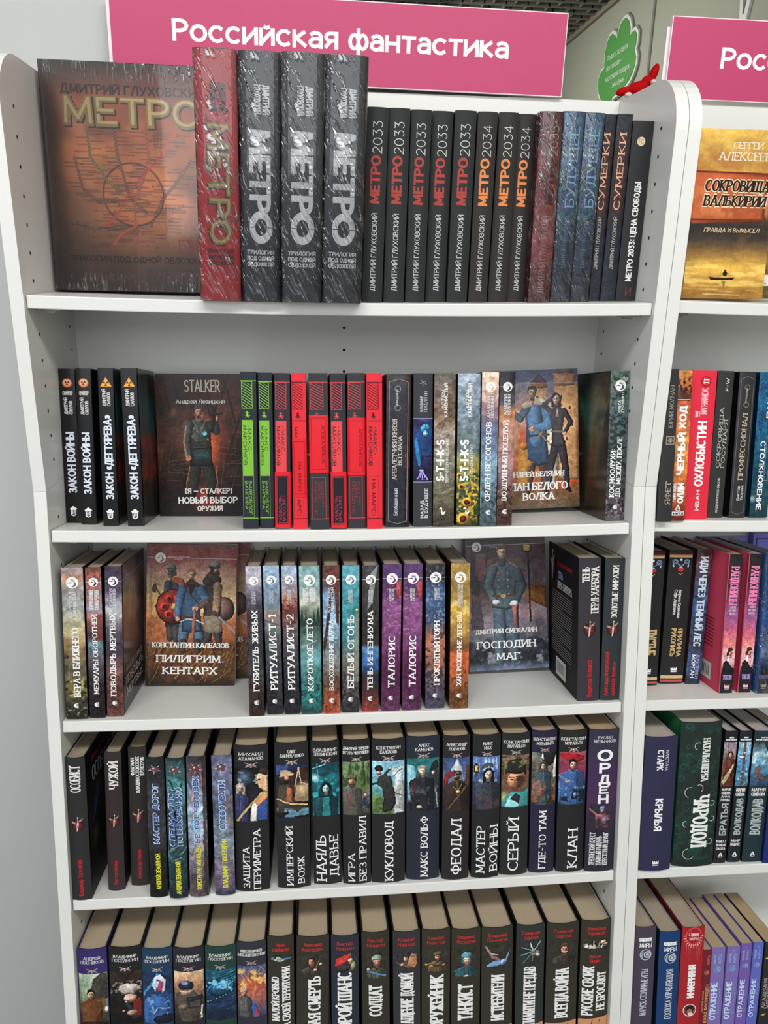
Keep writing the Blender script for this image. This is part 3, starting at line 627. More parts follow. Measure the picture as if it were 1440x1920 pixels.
D={'metro_red':(1,230.2,-5.7,46.7,265.7,4.7),
'metro_b1':(1,277.9,-2.5,45.1,266.0,5.4),
'metro_b2':(1,326.3,-12.0,46.2,264.4,5.4),
'metro_b3':(1,373.6,-12.0,46.2,263.8,6.5),
'm33a':(1,413.0,22.3,24.9,220.3,5.0),
'm33b':(1,440.7,28.4,25.4,221.1,3.3),
'm33c':(1,468.3,33.3,24.6,221.0,2.4),
'm33d':(1,496.1,44.6,25.4,222.1,2.0),
'm33e':(1,523.5,40.1,25.8,222.6,2.0),
'm34a':(1,551.1,41.9,24.0,222.2,1.7),
'm34b':(1,578.4,50.1,23.8,223.5,2.2),
'm34c':(1,605.0,60.5,23.8,223.9,-0.0),
'm35':(1,631.5,41.1,28.7,222.9,-0.0),
'bud1':(1,660.3,45.8,28.2,224.2,-0.0),
'bud2':(1,689.0,56.7,28.8,224.9,-0.0),
'sum1':(1,713.3,70.0,19.2,226.9,-0.0),
'sum2':(1,733.1,66.5,19.9,226.7,-0.0),
'tsena':(1,756.8,63.9,27.0,218.6,-0.0),
'zak1':(2,10.8,72.8,20.7,207.9,0.0),
'zak2':(2,34.0,59.5,19.2,208.2,2.0),
'deg1':(2,65.9,46.7,19.2,209.0,2.0),
'deg2':(2,98.6,46.6,20.2,209.5,-1.2),
'green1':(2,253.6,22.4,20.4,206.5,0.8),
'green2':(2,275.1,26.4,18.5,205.7,0.9),
'svet1':(2,296.3,20.3,20.2,205.0,2.1),
'mars1':(2,319.8,17.1,18.6,205.3,-0.1),
'apoc1':(2,345.8,12.6,24.8,205.1,-0.8),
'svet2':(2,371.1,12.9,20.5,204.9,-0.8),
'apoc2':(2,395.2,17.2,23.3,205.7,-0.7),
'mars2':(2,418.9,10.9,20.5,205.2,-0.7),
'arbal':(2,450.2,21.9,32.3,204.7,1.5),
'nazad':(2,484.8,22.1,25.6,205.6,-0.6),
'stik1':(2,512.8,18.6,28.5,205.5,0.3),
'stik2':(2,546.1,18.3,30.6,205.0,-0.4),
'ordb':(2,573.3,14.4,22.6,206.5,0.1),
'vozd':(2,596.6,16.9,21.1,206.7,0.8),
'kosm':(2,756.9,28.5,26.7,206.8,0.0),
'r_yafet':(2,813.9,-5.7,19.5,205.1,0.0),
'r_chern':(2,835.5,3.9,23.0,203.8,0.0),
'r_ohlo':(2,870.6,22.3,35.0,205.1,3.5),
'r_sokg':(2,907.0,36.2,23.5,206.1,5.3),
'r_prof':(2,940.5,36.1,23.9,205.8,3.6),
'r_pano':(2,973.5,37.1,26.9,205.8,2.3),
'vera':(3,18.3,14.2,27.6,206.7,3.5),
'memu':(3,44.2,16.9,20.2,206.6,3.6),
'povo':(3,66.4,20.7,21.5,206.8,6.2),
'gubi':(3,257.4,9.7,20.4,208.1,-0.9),
'rit1':(3,281.9,13.0,21.1,208.0,-2.5),
'rit2':(3,305.2,12.4,20.4,207.8,-1.7),
'koro':(3,331.7,11.1,27.3,207.5,-1.2),
'vosh':(3,359.3,10.0,22.8,207.6,0.3),
'bely':(3,385.0,11.3,23.0,207.0,1.4),
'teni':(3,412.3,12.3,22.8,206.1,1.2),
'tal1':(3,440.6,12.0,25.6,207.0,2.0),
'tal2':(3,469.8,11.7,26.2,207.2,1.3),
'prok':(3,503.3,14.8,26.7,206.6,-0.9),
'khan':(3,536.4,11.3,26.3,206.7,-0.2),
'tenp':(3,725.0,17.3,31.7,207.2,-5.1),
'zolo':(3,756.2,17.1,28.2,206.4,0.0),
'r_pust':(3,830.5,65.7,36.0,204.8,2.9),
'r_yari':(3,873.1,71.5,36.4,204.8,5.8),
'r_idi':(3,905.7,68.7,22.6,206.7,7.9),
'r_ran1':(3,936.0,28.6,20.2,207.1,3.3),
'r_ran2':(3,964.9,29.1,19.8,207.4,4.7),
'r_blue':(3,991.3,24.9,20.1,207.9,2.1),
'osob':(4,13.3,9.6,25.7,206.6,-0.0),
'chuz':(4,55.1,27.6,22.7,204.5,3.3),
'flag':(4,85.7,36.6,24.6,206.4,3.5),
'mast':(4,117.1,7.9,23.7,204.4,1.9),
'spec':(4,145.0,3.5,24.9,204.3,1.3),
'neto':(4,172.9,5.2,25.7,205.2,0.9),
'slov':(4,208.4,5.9,27.4,204.8,-0.3),
'zash':(4,246.3,13.2,46.8,215.4,1.1),
'impe':(4,304.2,15.5,46.2,216.5,-1.3),
'naya':(4,351.9,20.0,39.3,214.6,-2.8),
'igra':(4,393.7,16.8,39.4,216.6,-1.4),
'kukl':(4,438.6,16.0,47.2,216.2,-0.7),
'volf':(4,488.4,18.4,47.4,216.7,-1.0),
'feod':(4,535.1,13.8,38.7,217.5,-0.5),
'mavo':(4,578.7,13.6,40.0,217.3,-0.8),
'sery':(4,621.5,16.5,40.9,216.2,-0.7),
'gdet':(4,663.7,17.5,36.7,217.7,-0.9),
'klan':(4,705.0,15.1,40.8,217.1,-0.8),
'orde':(4,748.5,11.5,43.6,217.3,0.0),
'r_kryl':(4,829.5,5.0,48.5,205.9,1.9),
'r_char':(4,892.2,12.3,61.8,223.1,2.3),
'r_brat':(4,934.8,14.2,19.2,206.7,7.1),
'r_vol1':(4,957.5,14.9,19.2,205.8,7.2),
'r_vol2':(4,984.5,13.2,29.8,205.4,7.0),
'r_blu2':(4,1010.4,8.3,21.2,206.1,7.1),
'posn':(5,20.6,10.0,39.8,218.4,1.1),
'pos1':(5,63.4,10.0,44.7,218.3,3.5),
'pos2':(5,107.1,10.0,41.4,213.0,3.4),
'pos3':(5,152.3,10.0,42.5,211.5,1.3),
'pos4':(5,196.4,10.0,42.9,210.8,1.9),
'shir':(5,240.9,10.0,41.3,214.7,0.9),
'baib':(5,282.5,10.0,37.3,220.7,0.8),
'kont':(5,326.4,10.0,46.4,217.2,3.0),
'mis1':(5,375.0,10.0,39.8,215.6,0.1),
'mis2':(5,420.6,10.0,40.2,218.0,-1.6),
'nai1':(5,466.6,10.0,39.8,215.9,-2.4),
'nai2':(5,508.8,10.0,41.8,216.1,-1.1),
'tank':(5,553.3,10.0,42.9,214.3,-1.3),
'istr':(5,600.9,10.0,46.6,213.8,-2.5),
'pamy':(5,650.0,10.0,42.6,214.5,-1.6),
'vseg':(5,698.1,10.0,47.9,214.1,-0.8),
'russ':(5,747.9,10.0,44.8,215.3,-0.4),
'r_maru':(5,824.1,10.0,32.9,198.7,0.4),
'r_gosp':(5,864.3,10.0,32.8,188.2,-1.3),
'r_infe':(5,898.8,10.0,35.5,193.2,0.5),
'r_vhod':(5,923.3,10.0,12.9,154.2,0.5),
'r_otr1':(5,940.6,10.0,21.0,156.2,0.7),
'r_otr2':(5,963.0,10.0,20.3,156.1,2.3),
'r_otr3':(5,983.1,10.0,16.7,160.0,2.6),
'r_otr4':(5,1000.8,10.0,16.0,160.1,3.8),
'r_akad':(5,1023.0,10.0,22.0,159.6,3.9)}

# ---------------------------------------------------------------- the hall
def struct(name, mb, m): o = mb.build(name, m); o['kind'] = 'structure'; return o
mb = MB(); mb.box(-1.6, 2.1, -4.2, 9.0, -.05, 0); floor = struct('floor', mb, M_FLOOR)
tm = MB()
mb = MB(); mb.box(2.1, 2.25, -4.2, 9.0, 0, 3.3); wall_right = struct('wall_right', mb, M_FAR)
for y in (.43, 3.43, 6.43):       # joints between the wall boards
    m_ = MB(); m_.box(2.094, 2.1, y - .012, y + .012, 0, 3.02); o = m_.build('joint_strip', mat('joint', (108, 110, 100), .8) if y == .43 else bpy.data.materials['joint'], wall_right)
mb = MB(); mb.box(-1.6, 2.1, 8.9, 9.0, 0, 3.3); struct('wall_back', mb, M_FAR)
mb = MB(); mb.box(-1.6, .16, .215, .75, 0, 3.12); struct('wall_left', mb, M_PAINT)
mb = MB(); mb.box(-1.6, 2.1, -4.2, 9.0, 3.15, 3.2); ceiling = struct('ceiling', mb, M_CEIL)
# open-cell ceiling: long runners and staggered short cross blades, one joined grid
mb = MB(); rnd = random.Random(3)
y = 0.2
while y < 8.8:
    mb.box(.1, 2.08, y, y + .012, 3.02, 3.06)
    x = .2 + (.05 if int(round(y / .1)) % 2 else 0)
    while x < 2.05:
        mb.box(x, x + .008, y, y + .1, 3.025, 3.055); x += .13
    y += .1
o = mb.build('ceiling_grid', M_SLAT, ceiling); o['kind'] = 'stuff'
mb = MB(); mb.box(2.078, 2.1, .2, 8.9, 3.0, 3.06); mb.build('edge_trim', mat('edge_trim', (132, 122, 106), .7), ceiling)
for i, (x, y) in enumerate(((-.4, -1.9), (1.2, -1.9))):
    r = empty('ceiling_light', Matrix.Translation((x, y, 3.1)))
    tag(r, 'square ceiling light panel over the aisle, %s' % ('left of the bookcase axis' if i == 0 else 'right of the bookcase axis'), 'lamp', 'square ceiling light panels')
    m_ = MB(); m_.box(-.3, .3, -.3, .3, .0, .05); m_.build('housing', M_SLAT, r)
    m_ = MB(); m_.box(-.27, .27, -.27, .27, -.012, 0); m_.build('diffuser', M_LAMP, r)

# decals on the right wall
hand = [(4.074, 1.246), (4.121, 1.29), (4.147, 1.33), (4.145, 1.374), (4.117, 1.4), (4.062, 1.414), (4.068, 1.453), (4.069, 1.505), (4.051, 1.544), (4.02, 1.567), (3.975, 1.571), (3.933, 1.552), (3.902, 1.52), (3.887, 1.546), (3.863, 1.584), (3.816, 1.601), (3.782, 1.601), (3.737, 1.575), (3.704, 1.53), (3.7, 1.486), (3.672, 1.502), (3.631, 1.502), (3.601, 1.479), (3.597, 1.436), (3.611, 1.403), (3.581, 1.365), (3.583, 1.332), (3.606, 1.3), (3.646, 1.271), (3.7, 1.253), (3.782, 1.239), (3.888, 1.228), (3.91, 1.13), (4.03, 1.13), (4.03, 1.235)]
def offset_poly(p, d):
    n = len(p); out = []
    for i in range(n):
        a, b, c = p[i - 1], p[i], p[(i + 1) % n]
        t = (c[0] - a[0], c[1] - a[1]); l = math.hypot(*t) or 1; out.append((b[0] + t[1] / l * -d, b[1] + t[0] / l * d))
    return out
area_ = sum(hand[i - 1][0] * hand[i][1] - hand[i][0] * hand[i - 1][1] for i in range(len(hand)))
sg = -1 if area_ < 0 else 1
r = empty('wall_sign', U @ Matrix.Translation((2.1, 3.85, 1.2)))
tag(r, 'green tree-crown shaped wall sign with white border and small white text', 'sign')
rel = lambda P: [(y - 3.85, z - 1.2) for y, z in P]
SIGN_G = mat('sign_green', (70, 140, 62), .5); SIGN_W = mat('sign_white', (205, 208, 198), .6); SIGN_D = mat('sign_shadow_grey', (120, 120, 116), .7)
def plate(name, P, x0, x1, m, parent):
    m_ = MB(); m_.prism(rel(P), 'x', x0, x1); return m_.build(name, m, parent)
plate('painted_shadow_rim', offset_poly(hand, -sg * .026), -.010, -.0005, SIGN_D, r)  # grey plate that draws the shadow outline around the sign
plate('white_border', offset_poly(hand, -sg * .018), -.016, -.010, SIGN_W, r)
plate('green_face', hand, -.020, -.016, SIGN_G, r)
m_ = MB()
for s_, (ya, za), (yb, zb), hh in (('Только подарок', (4.02, 1.452), (3.70, 1.452), .030), ('без повода—', (4.02, 1.398), (3.79, 1.398), .03), ('настоящий подарок.', (4.02, 1.342), (3.64, 1.342), .03), ('Эмма Шуман', (3.90, 1.292), (3.72, 1.292), .026)):
    for p_, lv in stroke_text(s_, abs(yb - ya), hh, 'f'): m_.face([(-.0205 - .0003 * lv, ya - a - 3.85, za - 1.2 - .015 + b) for a, b in p_], (255, 255, 255))
m_.build('lettering', SIGN_W, r)
r = empty('wall_decal', U @ Matrix.Translation((2.1, 2.47, 1.4)))
tag(r, 'pointed purple wall decal with white border above right pink header', 'decal')
m_ = MB(); m_.prism([(.031, -.155), (.052, -.05), (.1, .4), (-.14, .4), (-.045, -.06), (-.017, -.166)], 'x', -.012, -.0005); m_.build('white_border', SIGN_W, r)
m_ = MB(); m_.prism([(.005, -.13), (.023, -.05), (.06, .4), (-.1, .4), (-.012, -.05)], 'x', -.016, -.012); m_.build('purple_face', mat('decal_purple', (118, 90, 112), .6), r)

# ---------------------------------------------------------------- bookcases
W, D_, T = .7708, .1945, .0160
def bev(o, wd=.0009):
    m = o.modifiers.new('bevel', 'BEVEL'); m.width = wd; m.segments = 2; m.limit_method = 'ANGLE'; return o
def discs(pts, parent, mw, name='pin_holes', axis='x', r=.0022):
    m_ = MB()
    for x, y, z, sx in pts:
        n = 10
        ring = [(r * math.cos(2 * math.pi * i / n), r * math.sin(2 * math.pi * i / n)) for i in range(n)]
        if axis == 'x': m_.face([(x + sx * .0003, y + a, z + b) for a, b in ring], (0, 0, 0))
        else: m_.face([(x + a, y - .0003, z + b) for a, b in ring], (0, 0, 0))
    o = m_.build(name, M_HOLE); o.parent = parent; o.matrix_parent_inverse = Matrix.Identity(4); o['kind'] = 'stuff'; return o
def put(m_, name, m, root, mw): o = m_.build(name, m); o.parent = root; o.matrix_parent_inverse = Matrix.Identity(4); o.matrix_basis = root.matrix_world.inverted() @ mw; return o
def bookcase(x0, label, off):
    base = empty('bookcase', Matrix.Translation((x0 + W / 2, 0, 0))); tag(base, label, 'bookcase', 'white bookcases')
    upper = [(0, 0), (0, .44)] + [(.065 - .065 * math.cos(math.radians(a)), .44 + .065 * math.sin(math.radians(a))) for a in range(10, 91, 10)] + [(.2025, .505), (.2025, .0)]
    lower = [(0.0, -.0005), (0, -1.285), (.2025, -1.25), (.2025, .0335)]
    for xa, sx in ((x0 - T, 1), (x0 + W, -1)):
        xi = x0 if sx == 1 else x0 + W
        m_ = MB(); m_.prism(upper, 'x', xa + .0002, xa + T - .0002); a = bev(put(m_, 'side_panel', M_WHITE, base, U)); a['label'] = 'upper side panel with rounded front corner'
        h = discs([(xi, .0415, .3838 - .032 * k, sx) for k in range(-2, 12)] + [(xi, .1696, .3838 - .032 * k, sx) for k in range(-2, 12)], a, U)
        m_ = MB(); m_.prism(lower, 'x', xa + .0002, xa + T - .0002); b = bev(put(m_, 'side_panel', M_WHITE, base, L)); b['label'] = 'lower side panel, tipped back'
        discs([(xi, .0415, -.0379 - .0325 * k, sx) for k in range(0, 24)] + [(xi, .1696, -.0379 - .0325 * k, sx) for k in range(0, 24)], b, L)
    m_ = MB(); m_.box(x0, x0 + W, D_, D_ + .008, .002, .505); a = put(m_, 'back_panel', M_WHITE, base, U)
    discs([(x0 + W / 2, D_, .3838 - .032 * k, 1) for k in range(-2, 11)], a, U, axis='y')
    m_ = MB(); m_.box(x0, x0 + W, D_, D_ + .008, -1.24, .031); put(m_, 'back_panel', M_WHITE, base, L)
    for row in (1, 2, 3, 4, 5):
        th = .0155; mw = U if row == 1 else L
        N = 16; y0, y1, r_ = .007, .1935, .0012
        prof = [(y0 + r_, 0), (y0 + r_ * .3, -r_ * .3), (y0, -r_), (y0, -th + r_), (y0 + r_ * .3, -th + r_ * .3), (y0 + r_, -th), (y1, -th), (y1, 0)]
        m_ = MB(); cols = []
        for i in range(N + 1):
            x = x0 + .0012 + (W - .0024) * i / N
            zz = shelf_z(row, x * 1000) / 1000
            cols.append([(x, a, zz + b) for a, b in prof])
        for i in range(N):
            for j in range(len(prof)):
                k = (j + 1) % len(prof); m_.face([cols[i][j], cols[i][k], cols[i + 1][k], cols[i + 1][j]], (255, 255, 255))
        m_.face(cols[0], (255, 255, 255)); m_.face(cols[-1][::-1], (255, 255, 255))
        sh = put(m_, 'shelf', M_WHITE, base, mw)
        for xs in (x0 + .006, x0 + W - .03):
            zz = shelf_z(row, (xs + .012) * 1000) / 1000 - th
            for ys in (.0415, .1696):
                m_ = MB(); m_.box(xs, xs + .024, ys - .006, ys + .006, zz - .0035, zz)
                m_.prism([(xs + .004, zz - .0035), (xs + .02, zz - .0035), (xs + .015, zz - .007), (xs + .007, zz - .006)], 'y', ys - .004, ys + .004)
                o = m_.build('shelf_pin', M_METAL, sh); o.matrix_parent_inverse = Matrix.Identity(4)
    m_ = MB(); m_.box(x0, x0 + W, .02, .036, -1.25, -1.17); put(m_, 'plinth', M_WHITE, base, L)
    return base
bookcase(0, 'white bookcase in the middle, under the long pink header sign', 0)
bookcase(W + 2 * T + .0005, 'white bookcase at the right edge, partly in view', 1)
# the unit standing back to back behind them
r = empty('display_unit', U @ Matrix.Translation((.80, .33, 0)))
tag(r, 'white shelf unit standing back to back behind the bookcases', 'shelf')
m_ = MB(); m_.box(-.6, .75, -.118, .12, .49, .504); m_.build('top_board', M_WHITE, r)
m_ = MB(); m_.box(-.6, -.584, -.118, .12, -FLOOR, .49); m_.box(.734, .75, -.118, .12, -FLOOR, .49); m_.build('side_board', M_WHITE, r)

# pink header signs
PINK = mat('header_pink', (190, 56, 104), .5, noise=.01); SW = mat('header_edge', (240, 226, 230), .4); SL = mat('header_white', (250, 246, 248), .5)
def header(x0, x1, z0, z1, rot, texts, label):
    r = empty('header_sign', U @ Matrix.Translation((x1, .1925, z0)) @ Matrix.Rotation(rot, 4, 'Y'))
    tag(r, label, 'sign', 'pink header signs'); w_ = x1 - x0; h = z1 - z0
    m_ = MB(); m_.box(-w_, 0, -.005, 0, 0, h); bev(m_.build('board', SW, r), .0005)
    m_ = MB(); m_.box(-w_ + .0012, -.0012, -.0054, -.005, .0012, h - .0012); m_.build('pink_face', PINK, r)
    m_ = MB(); m_.box(-w_ - .004, -w_ + .02, .0002, .0016, -.004, h - .012); m_.build('holder_strip', SW, r)
    m_ = MB()
    for s_, xa, xb, zb, H in texts:
        for p_, lv in stroke_text(s_, xb - xa, H, 'H'): m_.face([(xa - x1 + a, -.0057 - .00006 * lv, zb - z0 + b) for a, b in p_], (255, 255, 255))
    m_.build('lettering', SL, r)
header(.0825, .6850, .5062, .6075, math.radians(.62), [('Российская фантастика', .1612, .6065, .5497 - .0006, .0262)], 'long pink header sign reading Российская фантастика')
header(.8312, 1.4340, .5062, .6075, math.radians(.3), [('Российская фантастика', .9065, 1.352, .5462, .0262)], 'pink header sign at right edge, cut off after Рос')

# red plush toy on the unit behind
r = empty('plush_toy', U @ Matrix.Translation((.852, .33, .504)))
tag(r, 'bright red plush toy with long limbs lying behind right panel', 'toy')
def blob(name, parts, col, parent):
    m_ = MB()
    for (cx, cy, cz), (rx, ry, rz), rot in parts:
        c_, s_ = math.cos(math.radians(rot)), math.sin(math.radians(rot)); Pm = []
        for j in range(9):
            row = []
            for i in range(15):
                t, q = math.pi * j / 8, 2 * math.pi * i / 14
                x, y_, z = rx * math.sin(t) * math.cos(q), ry * math.sin(t) * math.sin(q), rz * math.cos(t)
                row.append((cx + x * c_ - z * s_, cy + y_, cz + x * s_ + z * c_))
            Pm.append(row)
        m_.grid(Pm, col)
    return m_.build(name, M_PLUSH, parent)
RED = (196, 16, 22)
blob('body', [((.004, 0, .020), (.030, .022, .020), 0), ((-.004, 0, .046), (.017, .014, .010), 14), ((-.026, 0, .041), (.013, .010, .0062), 14), ((.009, 0, .056), (.009, .010, .008), 40), ((.0185, 0, .067), (.0062, .009, .0150), -20)], RED, r)
blob('paw', [((.015, -.012, .053), (.0045, .005, .004), 0)], (226, 216, 210), r); blob('paw', [((-.022, -.01, .034), (.006, .006, .004), 0)], (226, 216, 210), r)
blob('leg', [((-.034, 0, .0125), (.012, .012, .012), 0)], (170, 140, 110), r); blob('leg', [((.034, 0, .024), (.011, .012, .024), 0)], (170, 140, 110), r)

K = (32, 33, 35)                  # the usual black of the covers
def B(key, label, **kw):
    r, x, y, w, h, ln = D[key]
    kw.setdefault('d', min(148 if h > 211 else 138, 192 - y))
    if r == 2: kw['d'] = min(kw['d'], 164 - y)      # the upper back panel stands upright behind this row
    return Book('book', label, r, x, y, w, h, ln, **kw)

# ======================================================= row 1
GOLD, GD, GL = (150, 122, 72), (70, 52, 34), (196, 172, 118)
def trilogy(key, label, col, tc, gold, grp=None):
    b = B(key, label, spine=col, side=col, d=178, bulge=3.0, group=grp, gloss=True, page=(215, 208, 190))
    b.t('ДМИТРИЙ', .57, .74, .755 if not gold else .755, .872, 'd', 'k', tc, 'author_lettering', ow=None)
    b.t('ГЛУХОВСКИЙ', .36, .52, .755, .872, 'd', 'k', tc, 'author_lettering')
    if gold:
        b.t('МЕТРО', .235, .775, .222, .718, 'd', 'K', (48, 32, 22), 'title_lettering'); b.t('МЕТРО', .27, .80, .228, .722, 'd', 'K', GOLD, 'title_lettering'); b.t('МЕТРО', .31, .78, .236, .716, 'd', 'n', GL, 'title_highlight')
    else:
        b.t('МЕТР', .22, .76, .36, .70, 'd', 'K', (226, 226, 228), 'title_lettering')
        b.box(em_ring((232, 232, 234), .52, 26), .21, .80, .238, .372, 'title_ring'); b.box(em_line(K), .22, .79, .303, .306, 'ring_slot')
    b.t('ТРИЛОГИЯ|ПОД ОДНОЙ|ОБЛОЖКОЙ', .14 + .04 * gold, .84, .142, .215, 'h', 'k', tc, 'subtitle_lettering')
    b.film(); return b
trilogy('metro_red', 'tall thick red shrink-wrapped book with golden block title', (188, 42, 50), (60, 26, 26), 1)
trilogy('metro_b1', 'tall thick black wrapped book with white block title, right beside red one', (54, 53, 60), (232, 232, 232), 0, 'thick black wrapped books')
trilogy('metro_b2', 'tall thick black wrapped book with white block title, middle of three', (54, 53, 60), (232, 232, 232), 0, 'thick black wrapped books')
trilogy('metro_b3', 'tall thick black wrapped book with white block title, rightmost of three', (54, 53, 60), (232, 232, 232), 0, 'thick black wrapped books')

# the big picture cover at the left end
b = Book('book', 'large brown wrapped book showing its cover with a round rail map, top left', 1, 5, 112, 46, 271, 2, d=200, spine=(196, 66, 74), side=(72, 58, 52), face=True, tilt=.05, bulge=2, gloss=True, page=(215, 208, 190))
P = b.pic(.02, 1, 0, 1, b.Rt, 1.0, 5)
P.g((0, (66, 52, 46)), (.12, (92, 62, 48)), (.3, (150, 92, 58)), (.6, (196, 118, 66)), (.85, (170, 92, 60)), (1, (70, 54, 48)))
P.glow(.55, .5, .55, (226, 142, 78), .75); P.n(5, .22); P.b((110, 58, 44), 3, .52, .75, a=.6); P.b((232, 160, 100), 5, .62, .8, .2, .8, a=.35)
for x_ in (0, .12): P.p([(0, 0), (.1 - x_ * .4, 0), (.07 - x_ * .4, 1), (0, 1)], (74, 62, 58), .5, soft=.05)
ln_ = (82, 48, 40)
P.e(.52, .44, .2, .2, ln_, soft=.01); P.e(.52, .44, .19, .19, (200, 118, 66), soft=.01); P.glow(.52, .44, .19, (226, 146, 84), .5); P.n(6, .1)
rr = random.Random(11)
def station_line(pts, c, n=8):
    P.l(pts, .006, c, .8)
    for (x0, y0), (x1, y1) in zip(pts, pts[1:]):
        for i in range(n):
            t = (i + .5) / n; x, y = x0 + (x1 - x0) * t, y0 + (y1 - y0) * t
            P.e(x, y, .010, .010, c); P.e(x, y, .005, .005, (200, 120, 76))
            s_ = rr.choice((-1, 1)); l_ = .05 + .05 * rr.random(); P.l([(x + s_ * .015, y), (x + s_ * (.015 + l_), y)], .005, ln_, .8)
for pts, c in (([(.25, .72), (.26, .6), (.36, .5), (.45, .44)], (70, 96, 60)), ([(.42, .74), (.43, .62), (.47, .5), (.5, .42), (.6, .36)], ln_), ([(.78, .72), (.72, .62), (.55, .5), (.42, .36), (.34, .3)], (190, 52, 48)),
               ([(.62, .74), (.63, .6), (.58, .5), (.52, .4), (.53, .22)], (150, 60, 50)), ([(.9, .6), (.8, .5), (.7, .42), (.62, .3)], ln_), ([(.16, .6), (.2, .46), (.3, .4), (.42, .42)], ln_),
               ([(.84, .4), (.74, .36), (.72, .24)], (160, 80, 60)), ([(.2, .3), (.32, .28), (.46, .3)], (90, 80, 70)), ([(.36, .2), (.42, .26), (.52, .3)], (170, 70, 56))): station_line(pts, c)
for i in range(26):
    x, y = .12 + .8 * rr.random(), .16 + .55 * rr.random(); P.l([(x, y), (x + .03 + .05 * rr.random(), y)], .004, ln_, .45); P.e(x - .012, y, .008, .008, ln_, a=.6)
for i in range(28):
    x, y = .14 + .22 * (i % 4), .10 - .014 * (i // 4); P.l([(x, y), (x + .14, y)], .003, (60, 40, 36), .6)
for i in range(46):
    x = .05 + .93 * rr.random(); q = .012 + .02 * rr.random()
b.put(P, k=0)
b.t('ДМИТРИЙ ГЛУХОВСКИЙ', .12, 1.0, .862, .905, 'h', 'k', (48, 32, 28), 'author_lettering', b.Rt)
b.t('МЕТРО', .125, .985, .715, .850, 'h', 'K', (44, 34, 26), 'title_lettering', b.Rt); b.t('МЕТРО', .115, .975, .722, .856, 'h', 'K', GOLD, 'title_lettering', b.Rt); b.t('МЕТРО', .125, .965, .735, .85, 'h', 'n', GL, 'title_highlight', b.Rt)
b.t('ТРИЛОГИЯ ПОД ОДНОЙ ОБЛОЖКОЙ', .10, .99, .128, .156, 'h', 'k', (44, 28, 24), 'subtitle_lettering', b.Rt)
b.box(em_frame((150, 46, 44), .06, .07), .80, .97, .175, .235, 'age_stamp', b.Rt); b.t('18+', .83, .95, .19, .222, 'h', 'k', (150, 46, 44), 'age_lettering', b.Rt)
b.film(M_FILM_F)

def m2033(key, label, year, tint, sp):
    b = B(key, label, spine=sp, side=sp, bulge=2.6, group='black novels numbered 2033' if year == '2033' else 'black novels numbered 2034', page=(200, 190, 170))
    b.t(year, .28, .74, .766, .930, 'u', 't', (206, 206, 202), 'number_lettering'); b.t('МЕТРО', .22, .70, .508, .758, 'u', 'K', tint, 'title_lettering')
    b.t('ДМИТРИЙ ГЛУХОВСКИЙ', .36, .62, .06, .462, 'u', 'n', (196, 198, 200), 'author_lettering'); return b
for i, k in enumerate(('m33a', 'm33b', 'm33c', 'm33d', 'm33e')):
    m2033(k, 'black novel numbered 2033 in red and white, %s of five' % ('first', 'second', 'third', 'fourth', 'fifth')[i], '2033', (166, 66, 60), (42, 44, 45))
for i, k in enumerate(('m34a', 'm34b', 'm34c')):
    m2033(k, 'dark brown-black novel numbered 2034 in orange, %s of three' % ('first', 'second', 'third')[i], '2034', (222, 134, 78), (48, 44, 42))
b = B('m35', 'dark red shrink-wrapped novel numbered 2035', spine=(136, 58, 60), side=(92, 40, 44), bulge=2.2, gloss=True)
P = b.pic(0, 1, 0, 1); P.g((0, (104, 48, 52)), (.35, (178, 92, 88)), (.6, (158, 66, 66)), (1, (112, 52, 56))); P.n(5, .12); b.put(P)
b.t('2035', .45, .85, .775, .93, 'u', 't', (206, 190, 188), 'number_lettering'); b.t('МЕТРО', .42, .82, .515, .76, 'u', 'K', (88, 40, 44), 'title_lettering')
b.t('ДМИТРИЙ ГЛУХОВСКИЙ', .38, .66, .05, .46, 'u', 'n', (196, 150, 150), 'author_lettering'); b.film()
for k, l_ in (('bud1', 'blue shrink-wrapped novel with pale title БУДУЩЕЕ, left copy'), ('bud2', 'blue shrink-wrapped novel with pale title БУДУЩЕЕ, right copy')):
    b = B(k, l_, spine=(66, 98, 136), side=(36, 62, 92), bulge=2.2, gloss=True, group='blue wrapped novels')
    P = b.pic(0, 1, 0, 1, seed=7); P.g((0, (62, 68, 82)), (.3, (70, 82, 104)), (.55, (74, 100, 138)), (1, (84, 122, 160))); P.b((70, 132, 128), 3, .5, .7, .3, 1, a=.7); P.b((58, 62, 74), 4, .5, .66, 0, .5, a=.6); P.n(6, .18); b.put(P)
    b.t('БУДУЩЕЕ', .38, .80, .505, .925, 'u', 's', (170, 206, 238), 'title_lettering'); b.t('ДМИТРИЙ ГЛУХОВСКИЙ', .44, .62, .18, .46, 'u', 'n', (120, 150, 186), 'author_lettering'); b.film()
for k, l_ in (('sum1', 'thin black novel with glowing copper title СУМЕРКИ, left copy'), ('sum2', 'thin black novel with glowing copper title СУМЕРКИ, right copy')):
    b = B(k, l_, spine=(44, 43, 48), side=(26, 26, 30), bulge=1.4, group='black novels with copper title')
    P = b.pic(0, 1, 0, 1); P.g((0, (40, 46, 54)), (.35, (38, 42, 52)), (.6, (52, 40, 42)), (1, (44, 48, 54)))
    for v_ in np.linspace(.5, .88, 9): P.glow(.5, v_, .42, (120, 52, 38), .35)
    b.put(P)
    b.t('СУМЕРКИ', .22, .70, .49, .90, 'u', 'S', (120, 60, 44), 'title_lettering'); b.t('СУМЕРКИ', .25, .66, .493, .897, 'u', 's', (226, 178, 150), 'title_lettering'); b.t('ДМИТРИЙ ГЛУХОВСКИЙ', .36, .60, .175, .455, 'u', 'n', (176, 172, 160), 'author_lettering')
